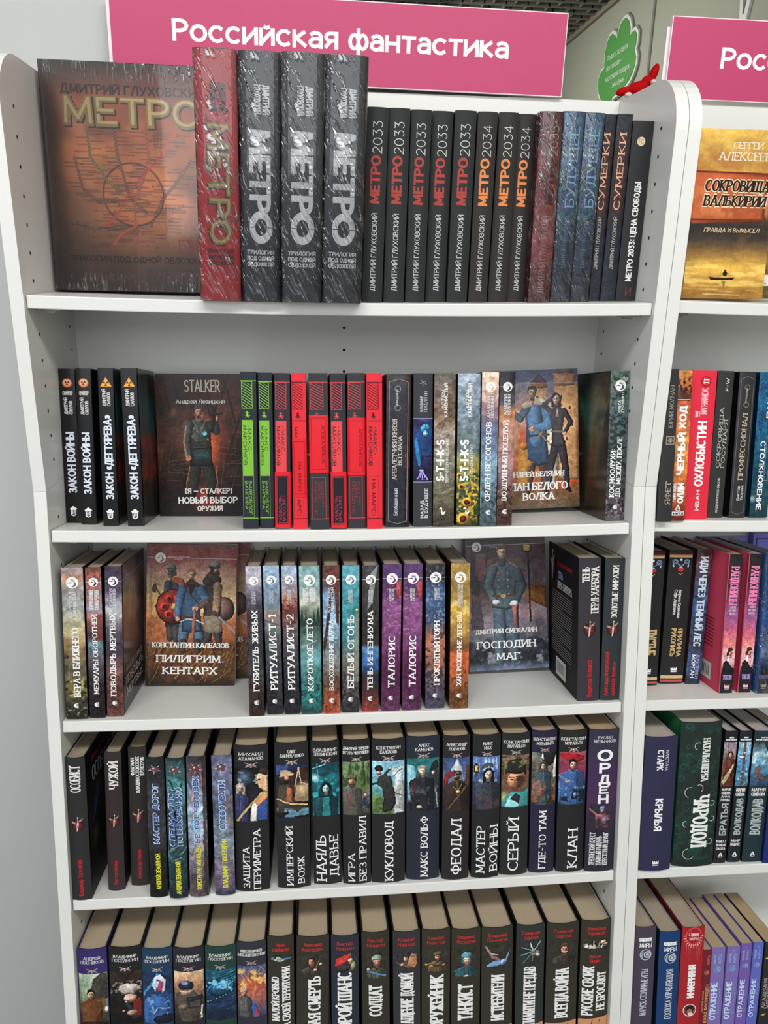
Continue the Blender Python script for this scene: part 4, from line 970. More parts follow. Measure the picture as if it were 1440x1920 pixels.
b = B('tsena', 'black hardcover titled МЕТРО 2033: ЦЕНА СВОБОДЫ at the right end', spine=(46, 46, 48), side=(24, 24, 26), bulge=1.0)
b.t('МЕТРО 2033: ЦЕНА СВОБОДЫ', .36, .66, .11, .665, 'u', 'k', (236, 236, 232), 'title_lettering'); b.m([(circ(.5, .5, .5, 18), (226, 206, 170))], .45, .887, 10.5); b.t('FC', .33, .57, .873, .9, 'h', 't', (40, 34, 28), 'publisher_mark'); b.t('И', .42, .72, .03, .075, 'h', 's', (104, 64, 60), 'publisher_mark')

# right bookcase, row 1
b = Book('book', 'golden yellow book facing front with a rowing boat on misty water', 1, 832, 56, 24, 210, 0, d=112, spine=(200, 150, 60), side=(190, 140, 60), face=True, tilt=.07, bulge=1, gloss=True)
P = b.pic(0, 1, 0, 1, b.Rt, .7, 3)
P.g((0, (150, 106, 50)), (.1, (196, 146, 66)), (.2, (222, 176, 76)), (.27, (160, 118, 60)), (.36, (66, 56, 50)), (.44, (52, 46, 46)), (.7, (200, 140, 62)), (.85, (206, 158, 76)), (1, (232, 184, 84)))
P.n(4, .2, 1, 3); P.b((190, 120, 60), 3, .5, .6, .72, .9, a=.6); P.b((250, 214, 110), 3, .55, .75, .85, 1, a=.7); P.b((130, 90, 60), 3, .5, .7, .28, .42, a=.7); P.b((250, 216, 120), 6, .55, .7, .02, .24, sx=.5, sy=4, a=.6)
P.p([(0, .48), (.03, .45), (.9, .47), (.93, .74), (.9, .75), (.06, .755), (.0, .75)], (190, 92, 52)); P.b((226, 140, 84), 5, .5, .65, .47, .74, a=.6); P.l([(.02, .755), (.9, .75)], .02, (120, 44, 34)); P.l([(.02, .475), (.88, .48)], .02, (120, 50, 34)); P.e(.95, .6, .06, .22, (170, 104, 56)); P.l([(.9, .45), (.9, .76)], .014, (110, 54, 34))
P.p([(.3, .135), (.33, .115), (.6, .118), (.63, .132), (.56, .13), (.4, .13)], (44, 30, 22)); P.e(.5, .155, .028, .028, (40, 28, 22)); P.e(.5, .172, .013, .016, (40, 28, 22)); P.p([(.46, .11), (.52, .11), (.5, .07)], (120, 84, 40), .7); P.l([(.25, .03), (.7, .025)], .008, (240, 210, 150), .8)
b.put(P, k=.3)
b.t('СЕРГЕЙ', .44, .80, .885, .925, 'h', 's', (240, 226, 200), 'author_lettering', b.Rt); b.t('АЛЕКСЕЕВ', .28, .92, .815, .865, 'h', 's', (240, 226, 200), 'author_lettering', b.Rt)
for f_, c_, q in (('K', (250, 226, 190), .012), ('S', (44, 30, 24), 0)):
    b.t('СОКРОВИЩА', .14 - q, .93 + q, .632 - q * .6, .70 + q * .6, 'h', f_, c_, 'title_lettering', b.Rt, it=.12); b.t('ВАЛЬКИРИИ', .14 - q, .90 + q, .545 - q * .6, .61 + q * .6, 'h', f_, c_, 'title_lettering', b.Rt, it=.12)
b.t('ПРАВДА И ВЫМЫСЕЛ', .18, .86, .392, .418, 'h', 'n', (226, 200, 160), 'subtitle_lettering', b.Rt, it=.15)
b = Book('book', 'olive green book with small white label behind the golden book', 1, 900, 90, 22, 205, -3, d=120, spine=(150, 132, 60), side=(150, 136, 66), face=True, tilt=.05, gloss=True)
P = b.pic(0, 1, 0, 1, b.Rt, 1.2, 4); P.g((0, (96, 84, 44)), (.5, (140, 124, 60)), (1, (186, 166, 90))); P.n(5, .3); b.put(P)
b.box(em_line((226, 226, 222)), .36, .60, .08, .15, 'label', b.Rt); b.m(em_ring((50, 50, 50), .6, 12), .45, .125, 7, fn=b.Rt); b.t('ФОРУМ', .38, .56, .09, .1, 'h', 'k', (50, 50, 50), 'label_lettering', b.Rt)

# ======================================================= row 2
def cut(v): return v
for k, l_, tri in (('zak1', 'thin black book titled ЗАКОН ВОЙНЫ, leftmost on second shelf', 0), ('zak2', 'thin black book titled ЗАКОН ВОЙНЫ, second from left', 0), ('deg1', 'thin black book titled ЗАКОН ДЕГТЯРЕВА, left copy', 1), ('deg2', 'thin black book titled ЗАКОН ДЕГТЯРЕВА, right copy beside the front-facing cover', 1)):
    b = B(k, l_, spine=(24, 24, 25), side=(18, 19, 21), bulge=.6, gloss=True, group='thin black books with radiation signs')
    b.m(em_rad(tri), .52, .905 if not tri else .91, 12.5 if not tri else 15, asp=.95 if not tri else .85)
    if not tri: b.t('СНАЙПЕР', .2, .86, .825, .852, 'h', 'k', (200, 200, 200), 'series_lettering')
    b.t('ДМИТРИЙ|СИЛЛОВ', .22, .82, .70 if not tri else .755, .81 if not tri else .865, 'u', 'b', (214, 214, 214), 'author_lettering', ow=(1, .8))
    b.t('ЗАКОН ВОЙНЫ' if not tri else 'ЗАКОН «ДЕГТЯРЕВА»', .26, .80, .19 if not tri else .165, .585 if not tri else .70, 'u', 'k', (222, 228, 240), 'title_lettering')
    b.m(em_house(), .5, .075, 10, asp=1.4)
    if tri:
        P = b.pic(.06, 1, 0, 1, b.Rt, 2.2, 9); P.g((0, (30, 30, 26)), (.3, (60, 40, 32)), (.5, (52, 66, 66)), (.8, (46, 74, 76)), (1, (26, 30, 32))); P.b((140, 44, 32), 4, .55, .65, .25, .6, a=.8); P.n(5, .4); b.put(P, 'cover_picture')
b = Book('book', 'dark red front-facing book with a soldier raising a rifle', 2, 113.0, 141, 19, 206.5, 0, d=123, spine=(40, 22, 20), side=(28, 20, 20), face=True, tilt=.0, gloss=True, bulge=1)
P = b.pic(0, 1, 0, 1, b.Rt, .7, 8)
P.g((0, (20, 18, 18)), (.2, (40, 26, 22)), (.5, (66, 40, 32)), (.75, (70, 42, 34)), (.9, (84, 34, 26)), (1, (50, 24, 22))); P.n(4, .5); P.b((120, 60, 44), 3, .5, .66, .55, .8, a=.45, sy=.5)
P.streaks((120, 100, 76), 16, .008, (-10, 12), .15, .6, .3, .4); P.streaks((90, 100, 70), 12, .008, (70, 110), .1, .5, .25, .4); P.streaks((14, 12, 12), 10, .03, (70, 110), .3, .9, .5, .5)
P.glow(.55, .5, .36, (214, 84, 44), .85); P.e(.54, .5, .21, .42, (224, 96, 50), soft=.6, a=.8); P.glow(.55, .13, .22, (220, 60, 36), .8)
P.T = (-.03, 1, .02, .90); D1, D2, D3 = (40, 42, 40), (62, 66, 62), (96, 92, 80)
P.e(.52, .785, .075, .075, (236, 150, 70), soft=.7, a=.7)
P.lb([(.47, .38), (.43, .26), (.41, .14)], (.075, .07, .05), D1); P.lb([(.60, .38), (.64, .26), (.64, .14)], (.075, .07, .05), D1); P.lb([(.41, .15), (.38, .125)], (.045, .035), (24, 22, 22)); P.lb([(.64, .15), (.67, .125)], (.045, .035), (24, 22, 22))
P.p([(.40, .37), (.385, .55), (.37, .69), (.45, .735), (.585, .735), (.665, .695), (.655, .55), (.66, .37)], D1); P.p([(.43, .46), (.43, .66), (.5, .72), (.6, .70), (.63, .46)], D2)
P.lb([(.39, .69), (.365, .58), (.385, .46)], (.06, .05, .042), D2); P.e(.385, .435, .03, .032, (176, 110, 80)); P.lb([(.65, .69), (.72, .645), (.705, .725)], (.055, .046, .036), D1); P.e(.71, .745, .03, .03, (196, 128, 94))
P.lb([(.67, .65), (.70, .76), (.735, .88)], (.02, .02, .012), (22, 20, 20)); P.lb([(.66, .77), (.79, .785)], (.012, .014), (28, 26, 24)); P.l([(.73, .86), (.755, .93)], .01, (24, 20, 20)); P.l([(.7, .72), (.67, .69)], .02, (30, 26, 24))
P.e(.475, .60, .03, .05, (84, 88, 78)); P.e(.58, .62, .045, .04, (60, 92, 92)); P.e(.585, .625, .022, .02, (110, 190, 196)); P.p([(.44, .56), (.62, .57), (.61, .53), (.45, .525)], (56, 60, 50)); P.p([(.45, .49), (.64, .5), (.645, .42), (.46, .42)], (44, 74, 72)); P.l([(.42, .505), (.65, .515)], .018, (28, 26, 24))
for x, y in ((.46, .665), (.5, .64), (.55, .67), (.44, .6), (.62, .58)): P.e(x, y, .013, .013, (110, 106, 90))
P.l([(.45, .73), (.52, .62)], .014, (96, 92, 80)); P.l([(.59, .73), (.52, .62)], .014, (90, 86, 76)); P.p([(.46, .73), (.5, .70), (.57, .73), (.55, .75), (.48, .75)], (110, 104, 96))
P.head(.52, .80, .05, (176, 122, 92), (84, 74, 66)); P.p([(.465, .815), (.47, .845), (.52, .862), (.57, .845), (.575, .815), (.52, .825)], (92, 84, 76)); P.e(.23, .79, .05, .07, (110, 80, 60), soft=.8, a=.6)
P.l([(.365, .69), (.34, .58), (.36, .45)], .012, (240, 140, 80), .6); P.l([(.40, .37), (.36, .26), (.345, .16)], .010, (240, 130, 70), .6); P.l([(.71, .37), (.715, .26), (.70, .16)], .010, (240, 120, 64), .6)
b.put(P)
b.t('STALKER', .33, .75, .868, .955, 'h', 'n', (226, 214, 194), 'series_lettering', b.Rt); b.t('Андрей Левицкий', .23, .80, .785, .815, 'h', 'b', (240, 238, 234), 'author_lettering', b.Rt)
b.t('[Я — СТАЛКЕР]', .30, .86, .152, .19, 'h', 'k', (220, 214, 208), 'title_lettering', b.Rt); b.t('НОВЫЙ ВЫБОР', .22, .92, .085, .13, 'h', 'k', (232, 228, 224), 'title_lettering', b.Rt); b.t('ОРУЖИЯ', .44, .74, .032, .068, 'h', 'k', (226, 220, 214), 'title_lettering', b.Rt)

NV = (38, 42, 52); GR = (126, 186, 62); RD = (226, 44, 56); LRD = (206, 66, 72)
def maxi(key, label, kind):
    sp = {'g': NV, 's': (46, 44, 52), 'm': RD, 'a': (52, 52, 57)}[kind]; ac = {'g': GR, 's': LRD, 'm': (96, 20, 30), 'a': (200, 70, 72)}[kind]
    b = B(key, label, spine=sp, side=sp if kind != 'm' else (200, 40, 50), bulge=1.0, group={'g': 'green striped novels', 's': 'black and red striped novels', 'm': 'all-red striped novels', 'a': 'grey novels with a red band'}[kind], d=135)
    u0, u1 = .06, .76; tx = (30, 34, 34)
    b.box(em_line(ac), 0, 1, .938, .943, 'rule'); b.box(em_line(ac), 0, 1, .063, .068, 'rule')
    b.box(em_hatch(ac if kind != 'm' else (70, 20, 30)), u0, u1, .762, .938, 'hatched_panel'); b.m(em_fly({'g': (140, 206, 70), 's': (226, 84, 84), 'm': (40, 20, 30), 'a': (200, 70, 72)}[kind]), (u0 + u1) / 2, .722, 8.5, asp=1.15, name='fly_emblem')
    if kind in 'gs':
        b.box(em_line(GR if kind == 'g' else (226, 70, 76)), u0, u1, .335, .688, 'colour_panel'); b.box(em_frame(ac, .03, .012), u0, u1, .068, .335, 'title_frame')
    if kind == 'm': b.box(em_frame(ac, .02, .003), u0, u1, .068, .335 if key == 'mars2' else .2, 'title_frame'); b.box(em_line(ac), u0, 1, .688, .692, 'rule')
    if kind == 'a': b.box(em_frame(ac, .03, .012), u0 + .03, u1 + .08, .065, .33, 'title_frame')
    if kind != 'a':
        b.t('•МАКС•', .42, .64, .47 if key != 'mars1' else .575, .655, 'd', 'n', tx, 'author_lettering') if key != 'mars1' else None
        if key != 'mars1': b.t('МАКСИМОВ', .12, .36, .40, .655, 'd', 'n', tx, 'author_lettering')
        else: b.t('МАК', .16, .38, .575, .65, 'd', 'n', (80, 20, 30), 'author_lettering')
    if kind == 'g': b.t('ВИДЕОБЛОГ|ВАМПИРА', .16, .66, .09, .30, 'd', 'n', (140, 200, 80), 'title_lettering', ow=(1, .85))
    if kind == 'm' and key == 'mars2': b.t('НА МАРС!', .30, .56, .085, .315, 'd', 'n', (84, 18, 30), 'title_lettering')
    if kind == 'm' and key == 'mars1': b.t('АРС!', .30, .58, .085, .19, 'd', 'n', (84, 18, 30), 'title_lettering')
    if kind == 'a': b.t('ВХОД В РАЙ /|УКРЫТИЕ /|КОГДА ИДЁТ СНЕГ', .22, .74, .09, .30, 'd', 'n', (160, 62, 64), 'title_lettering', ow=(.75, .62, 1))
    # paper band around the book
    if kind != 'g' and key != 'mars2':
        v0, v1 = {'s': (.005, .362), 'm': (.20, .575), 'a': (.357, .728)}[kind]
        if key == 'apoc2': v0, v1 = .337, .708
        a, c = vc(v0) * b.h, vc(v1) * b.h; w, h, o = b.w, b.h, .8; k = .001; mb = MB(); N = 8
        pl = [(-w / 2 - o * .4, 30), (-w / 2 - o * .4, 0)] + [(-w / 2 + w * i / N, -b.by(i / N) - o) for i in range(N + 1)] + [(w / 2 + o * .4, 0), (w / 2 + o * .4, 30)]
        mb.grid([[(x * k, y * k, z * k) for x, y in pl] for z in (a, c)], (224, 34, 46))
        for z in (a, c): mb.grid([[(x * k, y * k, z * k) for x, y in pl], [(x * k * .96, (y + 1.0) * k, z * k) for x, y in pl]], (190, 26, 38))
        o_ = mb.build('paper_band', M_GLOSS, b.root); o_['label'] = 'glossy red paper band around the book'
        b.bulge += .85; b.n += 1
        if kind == 's':
            b.box(em_line((34, 26, 38)), .1, .86, .03, .335, 'dark_panel'); b.box(em_frame((180, 70, 84), .03, .01), .12, .84, .035, .33, 'title_frame'); b.t('СВЕТЛЫЙ|ЧЕЛОВЕК', .24, .70, .05, .21, 'd', 'n', (200, 60, 76), 'title_lettering')
        else:
            b.box(em_frame((110, 12, 26), .02, .006), .1, .86, v0 + .022, v1 - .018, 'band_frame')
            if kind == 'm': b.t('НА МАРС!', .38, .62, v0 + .04, v0 + .225, 'd', 'n', (120, 14, 28), 'band_lettering')
            else: b.t('АПОКАЛИПСИС', .64, .80, v0 + .055, v1 - .07, 'd', 'n', (130, 14, 28), 'band_lettering')
        b.bulge -= .85
    return b
maxi('green1', 'thin navy book with lime green stripe panel, left copy', 'g'); maxi('green2', 'thin navy book with lime green stripe panel, right copy', 'g')
maxi('svet1', 'thin black book with red panel titled СВЕТЛЫЙ ЧЕЛОВЕК, beside green ones', 's'); maxi('svet2', 'thin black book with red panel titled СВЕТЛЫЙ ЧЕЛОВЕК, between banded grey ones', 's')
maxi('mars1', 'bright red book with red band halfway up, titled НА МАРС!', 'm'); maxi('mars2', 'bright red book without band, titled НА МАРС!, rightmost striped one', 'm')
maxi('apoc1', 'charcoal book with broad red paper band, left copy', 'a'); maxi('apoc2', 'charcoal book with broad red paper band, right copy', 'a')

def knight_frame(b, c, u0=.1, u1=.9):
    b.box([([(0, 0), (.03, 0), (.03, 1), (0, 1)], c), ([(.97, 0), (1, 0), (1, 1), (.97, 1)], c)], u0, u1, .04, .945, 'frame_lines')
    b.box([([(0, .9), (.5, .0), (.5, .15), (.03, 1)], c), ([(1, .9), (.5, .0), (.5, .15), (.97, 1)], c)], u0, u1, .02, .04, 'frame_point'); b.box([([(0, .1), (.5, 1), (.5, .85), (.03, 0)], c), ([(1, .1), (.5, 1), (.5, .85), (.97, 0)], c)], u0, u1, .945, .968, 'frame_point')
b = B('arbal', 'grey-black glossy book titled АРБАЛЕТЧИКИ КНЯЗЯ ВСЕСЛАВА with thin frame', spine=(50, 51, 52), side=(28, 30, 28), bulge=1.6, gloss=True)
P = b.pic(0, 1, 0, 1); P.g((0, (40, 40, 42)), (.5, (44, 44, 52)), (1, (54, 56, 54))); P.p([(.8, 0), (1, 0), (1, 1), (.8, 1)], (52, 34, 34)); P.b((110, 60, 50), 5, .52, .66, .35, .7, a=.4); P.n(6, .3); P.p([(.17, .05), (.77, .05), (.77, .93), (.17, .93)], (42, 41, 52), .85); b.put(P)
knight_frame(b, (140, 142, 148)); b.m(em_ring((130, 140, 140), .8, 16), .46, .90, 8.5); b.m(em_ring((130, 140, 140), .8, 16), .46, .775, 8.5); b.t('ПОПАДАНЦЫ', .38, .48, .785, .895, 'u', 'k', (176, 176, 180), 'series_lettering')
b.t('АРБАЛЕТЧИКИ КНЯЗЯ', .26, .44, .305, .70, 'u', 's', (206, 200, 190), 'title_lettering'); b.t('ВСЕСЛАВА', .48, .66, .40, .59, 'u', 's', (206, 200, 190), 'title_lettering'); b.t('Безбашенный', .34, .50, .075, .25, 'u', 'b', (190, 200, 214), 'author_lettering')
b = B('nazad', 'dark grey book with blue android picture titled НАЗАД В БУДУЩЕЕ', spine=(52, 54, 60), side=(20, 20, 24), bulge=1.6)
b.m(em_star((70, 84, 110)), .5, .935, 11); b.t('ВЛАДИМИР|ПОСЕЛЯГИН', .30, .74, .745, .88, 'u', 'n', (186, 190, 196), 'author_lettering', ow=(.78, 1))
P = b.pic(0, 1, .29, .70, res=.55); P.g((0, (20, 22, 50)), (.4, (34, 34, 76)), (1, (44, 46, 96))); P.n(5, .4); P.streaks((110, 100, 190), 9, .02, (-20, 30), 0, 1, .7, .5)
P.p([(.0, .35), (.1, .75), (.35, .85), (.6, .9), (.95, .85), (1, .5), (.8, .4), (.3, .4)], (24, 60, 120)); P.e(.62, .85, .26, .2, (46, 150, 190)); P.e(.62, .8, .19, .17, (30, 96, 160)); P.e(.64, .77, .14, .14, (120, 190, 224)); P.e(.58, .79, .03, .02, (20, 30, 60)); P.e(.7, .79, .03, .02, (20, 30, 60)); P.l([(.4, .88), (.86, .88)], .02, (20, 60, 110)); P.l([(.62, 1), (.62, .84)], .02, (20, 60, 110))
P.p([(.04, .65), (.2, .7), (.3, .5), (.42, .28), (.3, .2), (.14, .36)], (30, 110, 170)); P.e(.44, .17, .14, .1, (120, 110, 200))
for q in range(5): P.l([(.44, .18), (.22 + q * .13, .04 + .03 * (q % 2))], .05, (150, 140, 226))
b.put(P); b.box(em_line((170, 160, 214)), 0, 1, .698, .703, 'rule'); b.box(em_line((150, 150, 190)), 0, 1, .285, .290, 'rule'); b.t('НАЗАД|В БУДУЩЕЕ', .34, .80, .055, .245, 'u', 'k', (214, 216, 220), 'title_lettering', ow=(.6, 1))
for k, l_, sun in (('stik1', 'muddy grey book titled S-T-I-K-S with orange-brown clouds', 0), ('stik2', 'blue-grey book titled S-T-I-K-S above a sunflower field', 1)):
    b = B(k, l_, spine=(110, 104, 92), side=(30, 30, 28), bulge=2, gloss=True)
    P = b.pic(0, 1, 0, 1, seed=21 + sun)
    if sun:
        P.g((0, (60, 56, 30)), (.25, (80, 96, 70)), (.42, (150, 140, 70)), (.5, (96, 112, 110)), (.75, (120, 140, 156)), (1, (150, 164, 182))); P.n(4, .3); P.b((206, 168, 50), 7, .5, .6, .02, .44, a=.9); P.b((50, 80, 40), 6, .55, .62, 0, .4, a=.8)
        for x, y, r_ in ((.2, .26, .14), (.75, .24, .12), (.45, .16, .24), (.3, .05, .3), (.85, .31, .08), (.1, .34, .1)): P.e(x, y, r_, r_ * .9, (222, 150, 40)); P.e(x, y, r_ * .55, r_ * .5, (84, 44, 20))
    else:
        P.g((0, (62, 54, 46)), (.2, (104, 98, 76)), (.45, (134, 128, 112)), (.62, (150, 132, 116)), (.72, (128, 100, 76)), (.85, (112, 92, 78)), (1, (92, 86, 80))); P.n(3, .35, 1, 2); P.b((206, 200, 190), 3, .55, .75, .4, .7, a=.6); P.b((80, 56, 40), 4, .55, .7, .65, .85, a=.5); P.l([(.1, .66), (.5, .7), (.9, .74)], .02, (60, 48, 38)); P.l([(.3, .62), (.6, .72)], .015, (60, 48, 38)); P.streaks((60, 54, 44), 8, .02, (0, 40), .0, .25, .7, .6)
    b.put(P)
    b.t('АРТЕМ', .34, .46, .765, .89, 'u', 'k', (224, 222, 216), 'author_lettering'); b.t('КАМЕНИСТЫЙ', .46 if not sun else .44, .62, .71, .935, 'u', 'k', (228, 226, 220), 'author_lettering')
    b.t('S-T-I-K-S', .12, .50, .29, .565, 'u', 'K', (240, 240, 236), 'title_lettering'); b.t('ТЕРРИТОРИЯ ВЕЗУЧИХ' if not sun else 'ОПАСНЫЙ ГРУЗ', .56, .70, .28 if not sun else .335, .57 if not sun else .53, 'u', 'k', (214, 212, 204), 'subtitle_lettering'); b.m(em_wave(), .42, .1, 9, asp=1.2)

def alfa(key, label, st, authors, title, em_dark, ops=None, tw=(.2, .74), tu=(.27, .60), au=(.34, .62), av=(.745, .83), grp=None, logo_v=.895, seed=5, title_font='S', gl=True, bul=.9, tsplit=None):
    b = B(key, label, spine=st[len(st) // 2][1], side=tuple(int(c * .35) for c in st[0][1]), bulge=bul, gloss=gl, group=grp)
    P = b.pic(0, 1, 0, 1, seed=seed); P.g(*st); P.n(4, .3); P.b(tuple(int(c * .6) for c in st[0][1]), 6, .5, .62, 0, .3, a=.7)
    if ops: ops(P)
    b.put(P, k=.5); b.box(em_line((206, 206, 206)), 0, 1, logo_v - .0012 + .006, logo_v + .0018 + .006, 'thin_rule'); b.m(em_bird(em_dark), .5, logo_v + .006 - .045 * logo_v * (1 - logo_v) * 0, min(15.5, b.w * .6))
    b.t(authors, au[0], au[1], av[0], av[1], 'u', 'S', (226, 224, 222), 'author_lettering')
    b.t(title, tu[0], tu[1], tw[0], tw[1], 'u', title_font, (244, 243, 240), 'title_lettering', ow=tsplit); b.m(em_hand(), .48, .088, 6.5, asp=1.15); return b
alfa('ordb', 'pale blue and peach book titled ОРДЕН БЕСОГОНОВ', [(0, (70, 90, 98)), (.15, (90, 112, 120)), (.4, (120, 156, 180)), (.62, (90, 104, 140)), (.75, (140, 110, 120)), (.9, (226, 190, 166)), (1, (230, 200, 180))], 'АНДРЕЙ|БЕЛЯНИН', 'ОРДЕН БЕСОГОНОВ', (206, 176, 150), tw=(.16, .675), au=(.32, .74), av=(.70, .84))
alfa('vozd', 'dark book with pink house picture titled ВОЗДУШНЫЙ ПОЦЕЛУЙ', [(0, (70, 48, 42)), (.12, (90, 60, 50)), (.4, (160, 124, 128)), (.65, (176, 128, 108)), (.74, (200, 130, 80)), (.8, (80, 76, 92)), (.93, (42, 40, 44)), (1, (34, 32, 36))], 'АНДРЕЙ|БЕЛЯНИН', 'ВОЗДУШНЫЙ ПОЦЕЛУЙ', (52, 50, 56), tw=(.16, .68), au=(.26, .72), av=(.715, .85))
b = Book('book', 'front-facing book with man in blue coat and woman by castle towers', 2, 611, 124, 24, 207, -8, d=129, spine=(70, 60, 100), side=(120, 90, 80), face=True, tilt=.04, gloss=True, bulge=1)
P = b.pic(0, 1, 0, 1, b.Rt, .7, 31)
P.g((0, (90, 80, 66)), (.12, (150, 96, 60)), (.3, (196, 108, 64)), (.5, (216, 140, 100)), (.75, (214, 160, 140)), (.9, (110, 112, 150)), (1, (80, 84, 128))); P.n(4, .2)
P.b((214, 84, 40), 5, .5, .6, .12, .6, a=.8); P.b((110, 76, 46), 6, .5, .62, 0, .22, a=.8); P.b((220, 190, 190), 3, .55, .7, .7, .95, a=.6)
P.p([(.74, .2), (.72, .9), (1, .9), (1, .2)], (222, 160, 104)); P.p([(.72, .88), (.71, .97), (.97, .97), (.96, .88)], (206, 140, 96)); P.p([(.72, .97), (.84, 1.04), (.97, .97)], (110, 90, 96)); P.p([(.47, .3), (.46, .87), (.62, .87), (.63, .3)], (226, 168, 112)); P.p([(.45, .87), (.44, .91), (.64, .91), (.63, .87)], (190, 124, 84)); P.p([(.44, .91), (.535, .97), (.64, .91)], (96, 80, 92))
for x, y in ((.8, .8), (.9, .72), (.8, .6), (.52, .8), (.86, .5), (.93, .6)): P.e(x, y, .014, .02, (120, 70, 50))
P.T = (.10, 1, 0, 1); BL, FU, LE = (56, 84, 118), (176, 160, 142), (66, 60, 68)
P.lb([(.56, .74), (.60, .5), (.58, .2)], (.06, .075, .05), FU); P.lb([(.34, .38), (.31, .25), (.27, .13)], (.06, .052, .042), (78, 54, 50)); P.lb([(.46, .38), (.49, .25), (.50, .12)], (.065, .055, .042), (74, 52, 48))
P.p([(.25, .36), (.28, .55), (.27, .72), (.36, .77), (.48, .765), (.55, .7), (.52, .52), (.55, .33), (.4, .31)], BL); P.lb([(.38, .7), (.40, .5)], (.09, .08), (72, 108, 146)); P.lb([(.29, .73), (.21, .655), (.11, .70)], (.046, .042, .034), (70, 84, 104)); P.e(.095, .715, .03, .026, (206, 156, 126)); P.l([(.09, .72), (.07, .79)], .012, (60, 50, 50))
P.lb([(.52, .71), (.55, .60), (.38, .585)], (.055, .05, .036), (70, 108, 146)); P.e(.35, .58, .035, .028, (206, 156, 126)); P.l([(.30, .53), (.54, .535)], .024, (80, 60, 44)); P.l([(.37, .585), (.66, .40)], .018, (140, 112, 80)); P.l([(.40, .50), (.47, .56)], .014, (150, 130, 96))
P.lb([(.27, .745), (.36, .775), (.48, .775), (.57, .735)], (.035, .04, .042, .04), FU); P.lb([(.345, .765), (.345, .80)], (.03, .03), (186, 136, 110)); P.head(.36, .84, .052, (214, 164, 134), (92, 60, 40))
P.T = (.06, 1, 0, 1); P.lb([(.67, .47), (.61, .33), (.57, .15)], (.055, .045, .03), (52, 46, 54)); P.lb([(.73, .47), (.77, .32), (.80, .14)], (.055, .045, .03), (48, 42, 50)); P.p([(.615, .45), (.625, .58), (.60, .69), (.66, .735), (.74, .73), (.78, .68), (.75, .57), (.78, .45), (.7, .43)], LE); P.p([(.67, .66), (.69, .73), (.71, .66)], (214, 166, 146)); P.lb([(.77, .70), (.85, .62), (.775, .545)], (.034, .03, .024), (54, 48, 56)); P.e(.765, .54, .022, .02, (206, 160, 140)); P.lb([(.61, .70), (.53, .745), (.63, .795)], (.032, .028, .022), (70, 64, 74)); P.e(.645, .80, .024, .018, (214, 166, 146)); P.l([(.62, .555), (.76, .55)], .02, (110, 100, 96)); P.head(.68, .785, .046, (222, 176, 152), (66, 42, 34), kind='long')
P.lb([(.57, .15), (.54, .125)], (.03, .02), (36, 30, 34)); P.lb([(.80, .14), (.83, .12)], (.03, .018), (36, 30, 34))
P.T = (.2, 1, 0, 1); P.p([(.02, .16), (.06, .36), (.1, .46), (.18, .46), (.2, .36), (.26, .34), (.2, .3), (.2, .18), (.12, .14)], (206, 140, 50)); P.e(.15, .46, .045, .05, (190, 116, 40)); P.n(12, .12)
b.put(P)
b.box(em_line((206, 200, 206)), 0, 1, .897, .9, 'thin_rule', b.Rt); b.t('ФАНТАСТИЧЕСКИЙ|БОЕВИК', .16, .42, .88, .912, 'h', 's', (220, 214, 216), 'series_lettering', b.Rt, ow=(1, .4))
b.t('АНДРЕЙ БЕЛЯНИН', .16, .82, .225, .262, 'h', 'S', W_, 'author_lettering', b.Rt); b.t('КЛАН БЕЛОГО', .10, .86, .13, .185, 'h', 'S', W_, 'title_lettering', b.Rt); b.t('ВОЛКА', .32, .70, .06, .112, 'h', 'S', W_, 'title_lettering', b.Rt)
b = B('kosm', 'dark green forest book titled КОСМООЛУХИ at right end of second shelf', spine=(70, 82, 80), side=(34, 40, 38), sidel=(40, 48, 46), bulge=.8, gloss=True, d=138)
P = b.pic(0, 1, 0, 1, seed=41); P.g((0, (90, 80, 88)), (.1, (76, 70, 80)), (.3, (66, 72, 72)), (.6, (70, 92, 96)), (1, (84, 112, 96))); P.b((36, 42, 42), 6, .48, .6, a=.8); P.b((150, 120, 134), 5, .58, .68, 0, .2, a=.8); P.b((176, 150, 150), 4, .58, .7, .85, 1, a=.6); b.put(P)
P = b.pic(0, 1, 0, 1, b.Lt, 1.4, 42); P.g((0, (60, 50, 38)), (.25, (56, 48, 36)), (.45, (40, 60, 52)), (.75, (56, 104, 92)), (1, (30, 40, 36))); P.b((30, 30, 24), 4, .48, .58, sy=.4, a=.9); P.b((120, 150, 130), 3, .6, .75, .4, .9, a=.5); P.e(.2, .5, .1, .4, (70, 44, 28), soft=.5); P.n(6, .3); b.put(P, 'cover_picture')
b.box(em_line((206, 206, 206)), 0, 1, .902, .905, 'thin_rule'); b.m(em_bird((60, 84, 84)), .52, .9, 15); b.t('ОЛЬГА|ГРОМЫКО', .42, .74, .72, .855, 'u', 'S', W_, 'author_lettering', ow=(.6, 1)); b.t('КОСМООЛУХИ:|ДО, МЕЖДУ, ПОСЛЕ', .10, .76, .155, .555, 'u', 'S', W_, 'title_lettering', ow=(.8, 1)); b.m(em_hand(), .48, .09, 6.5)

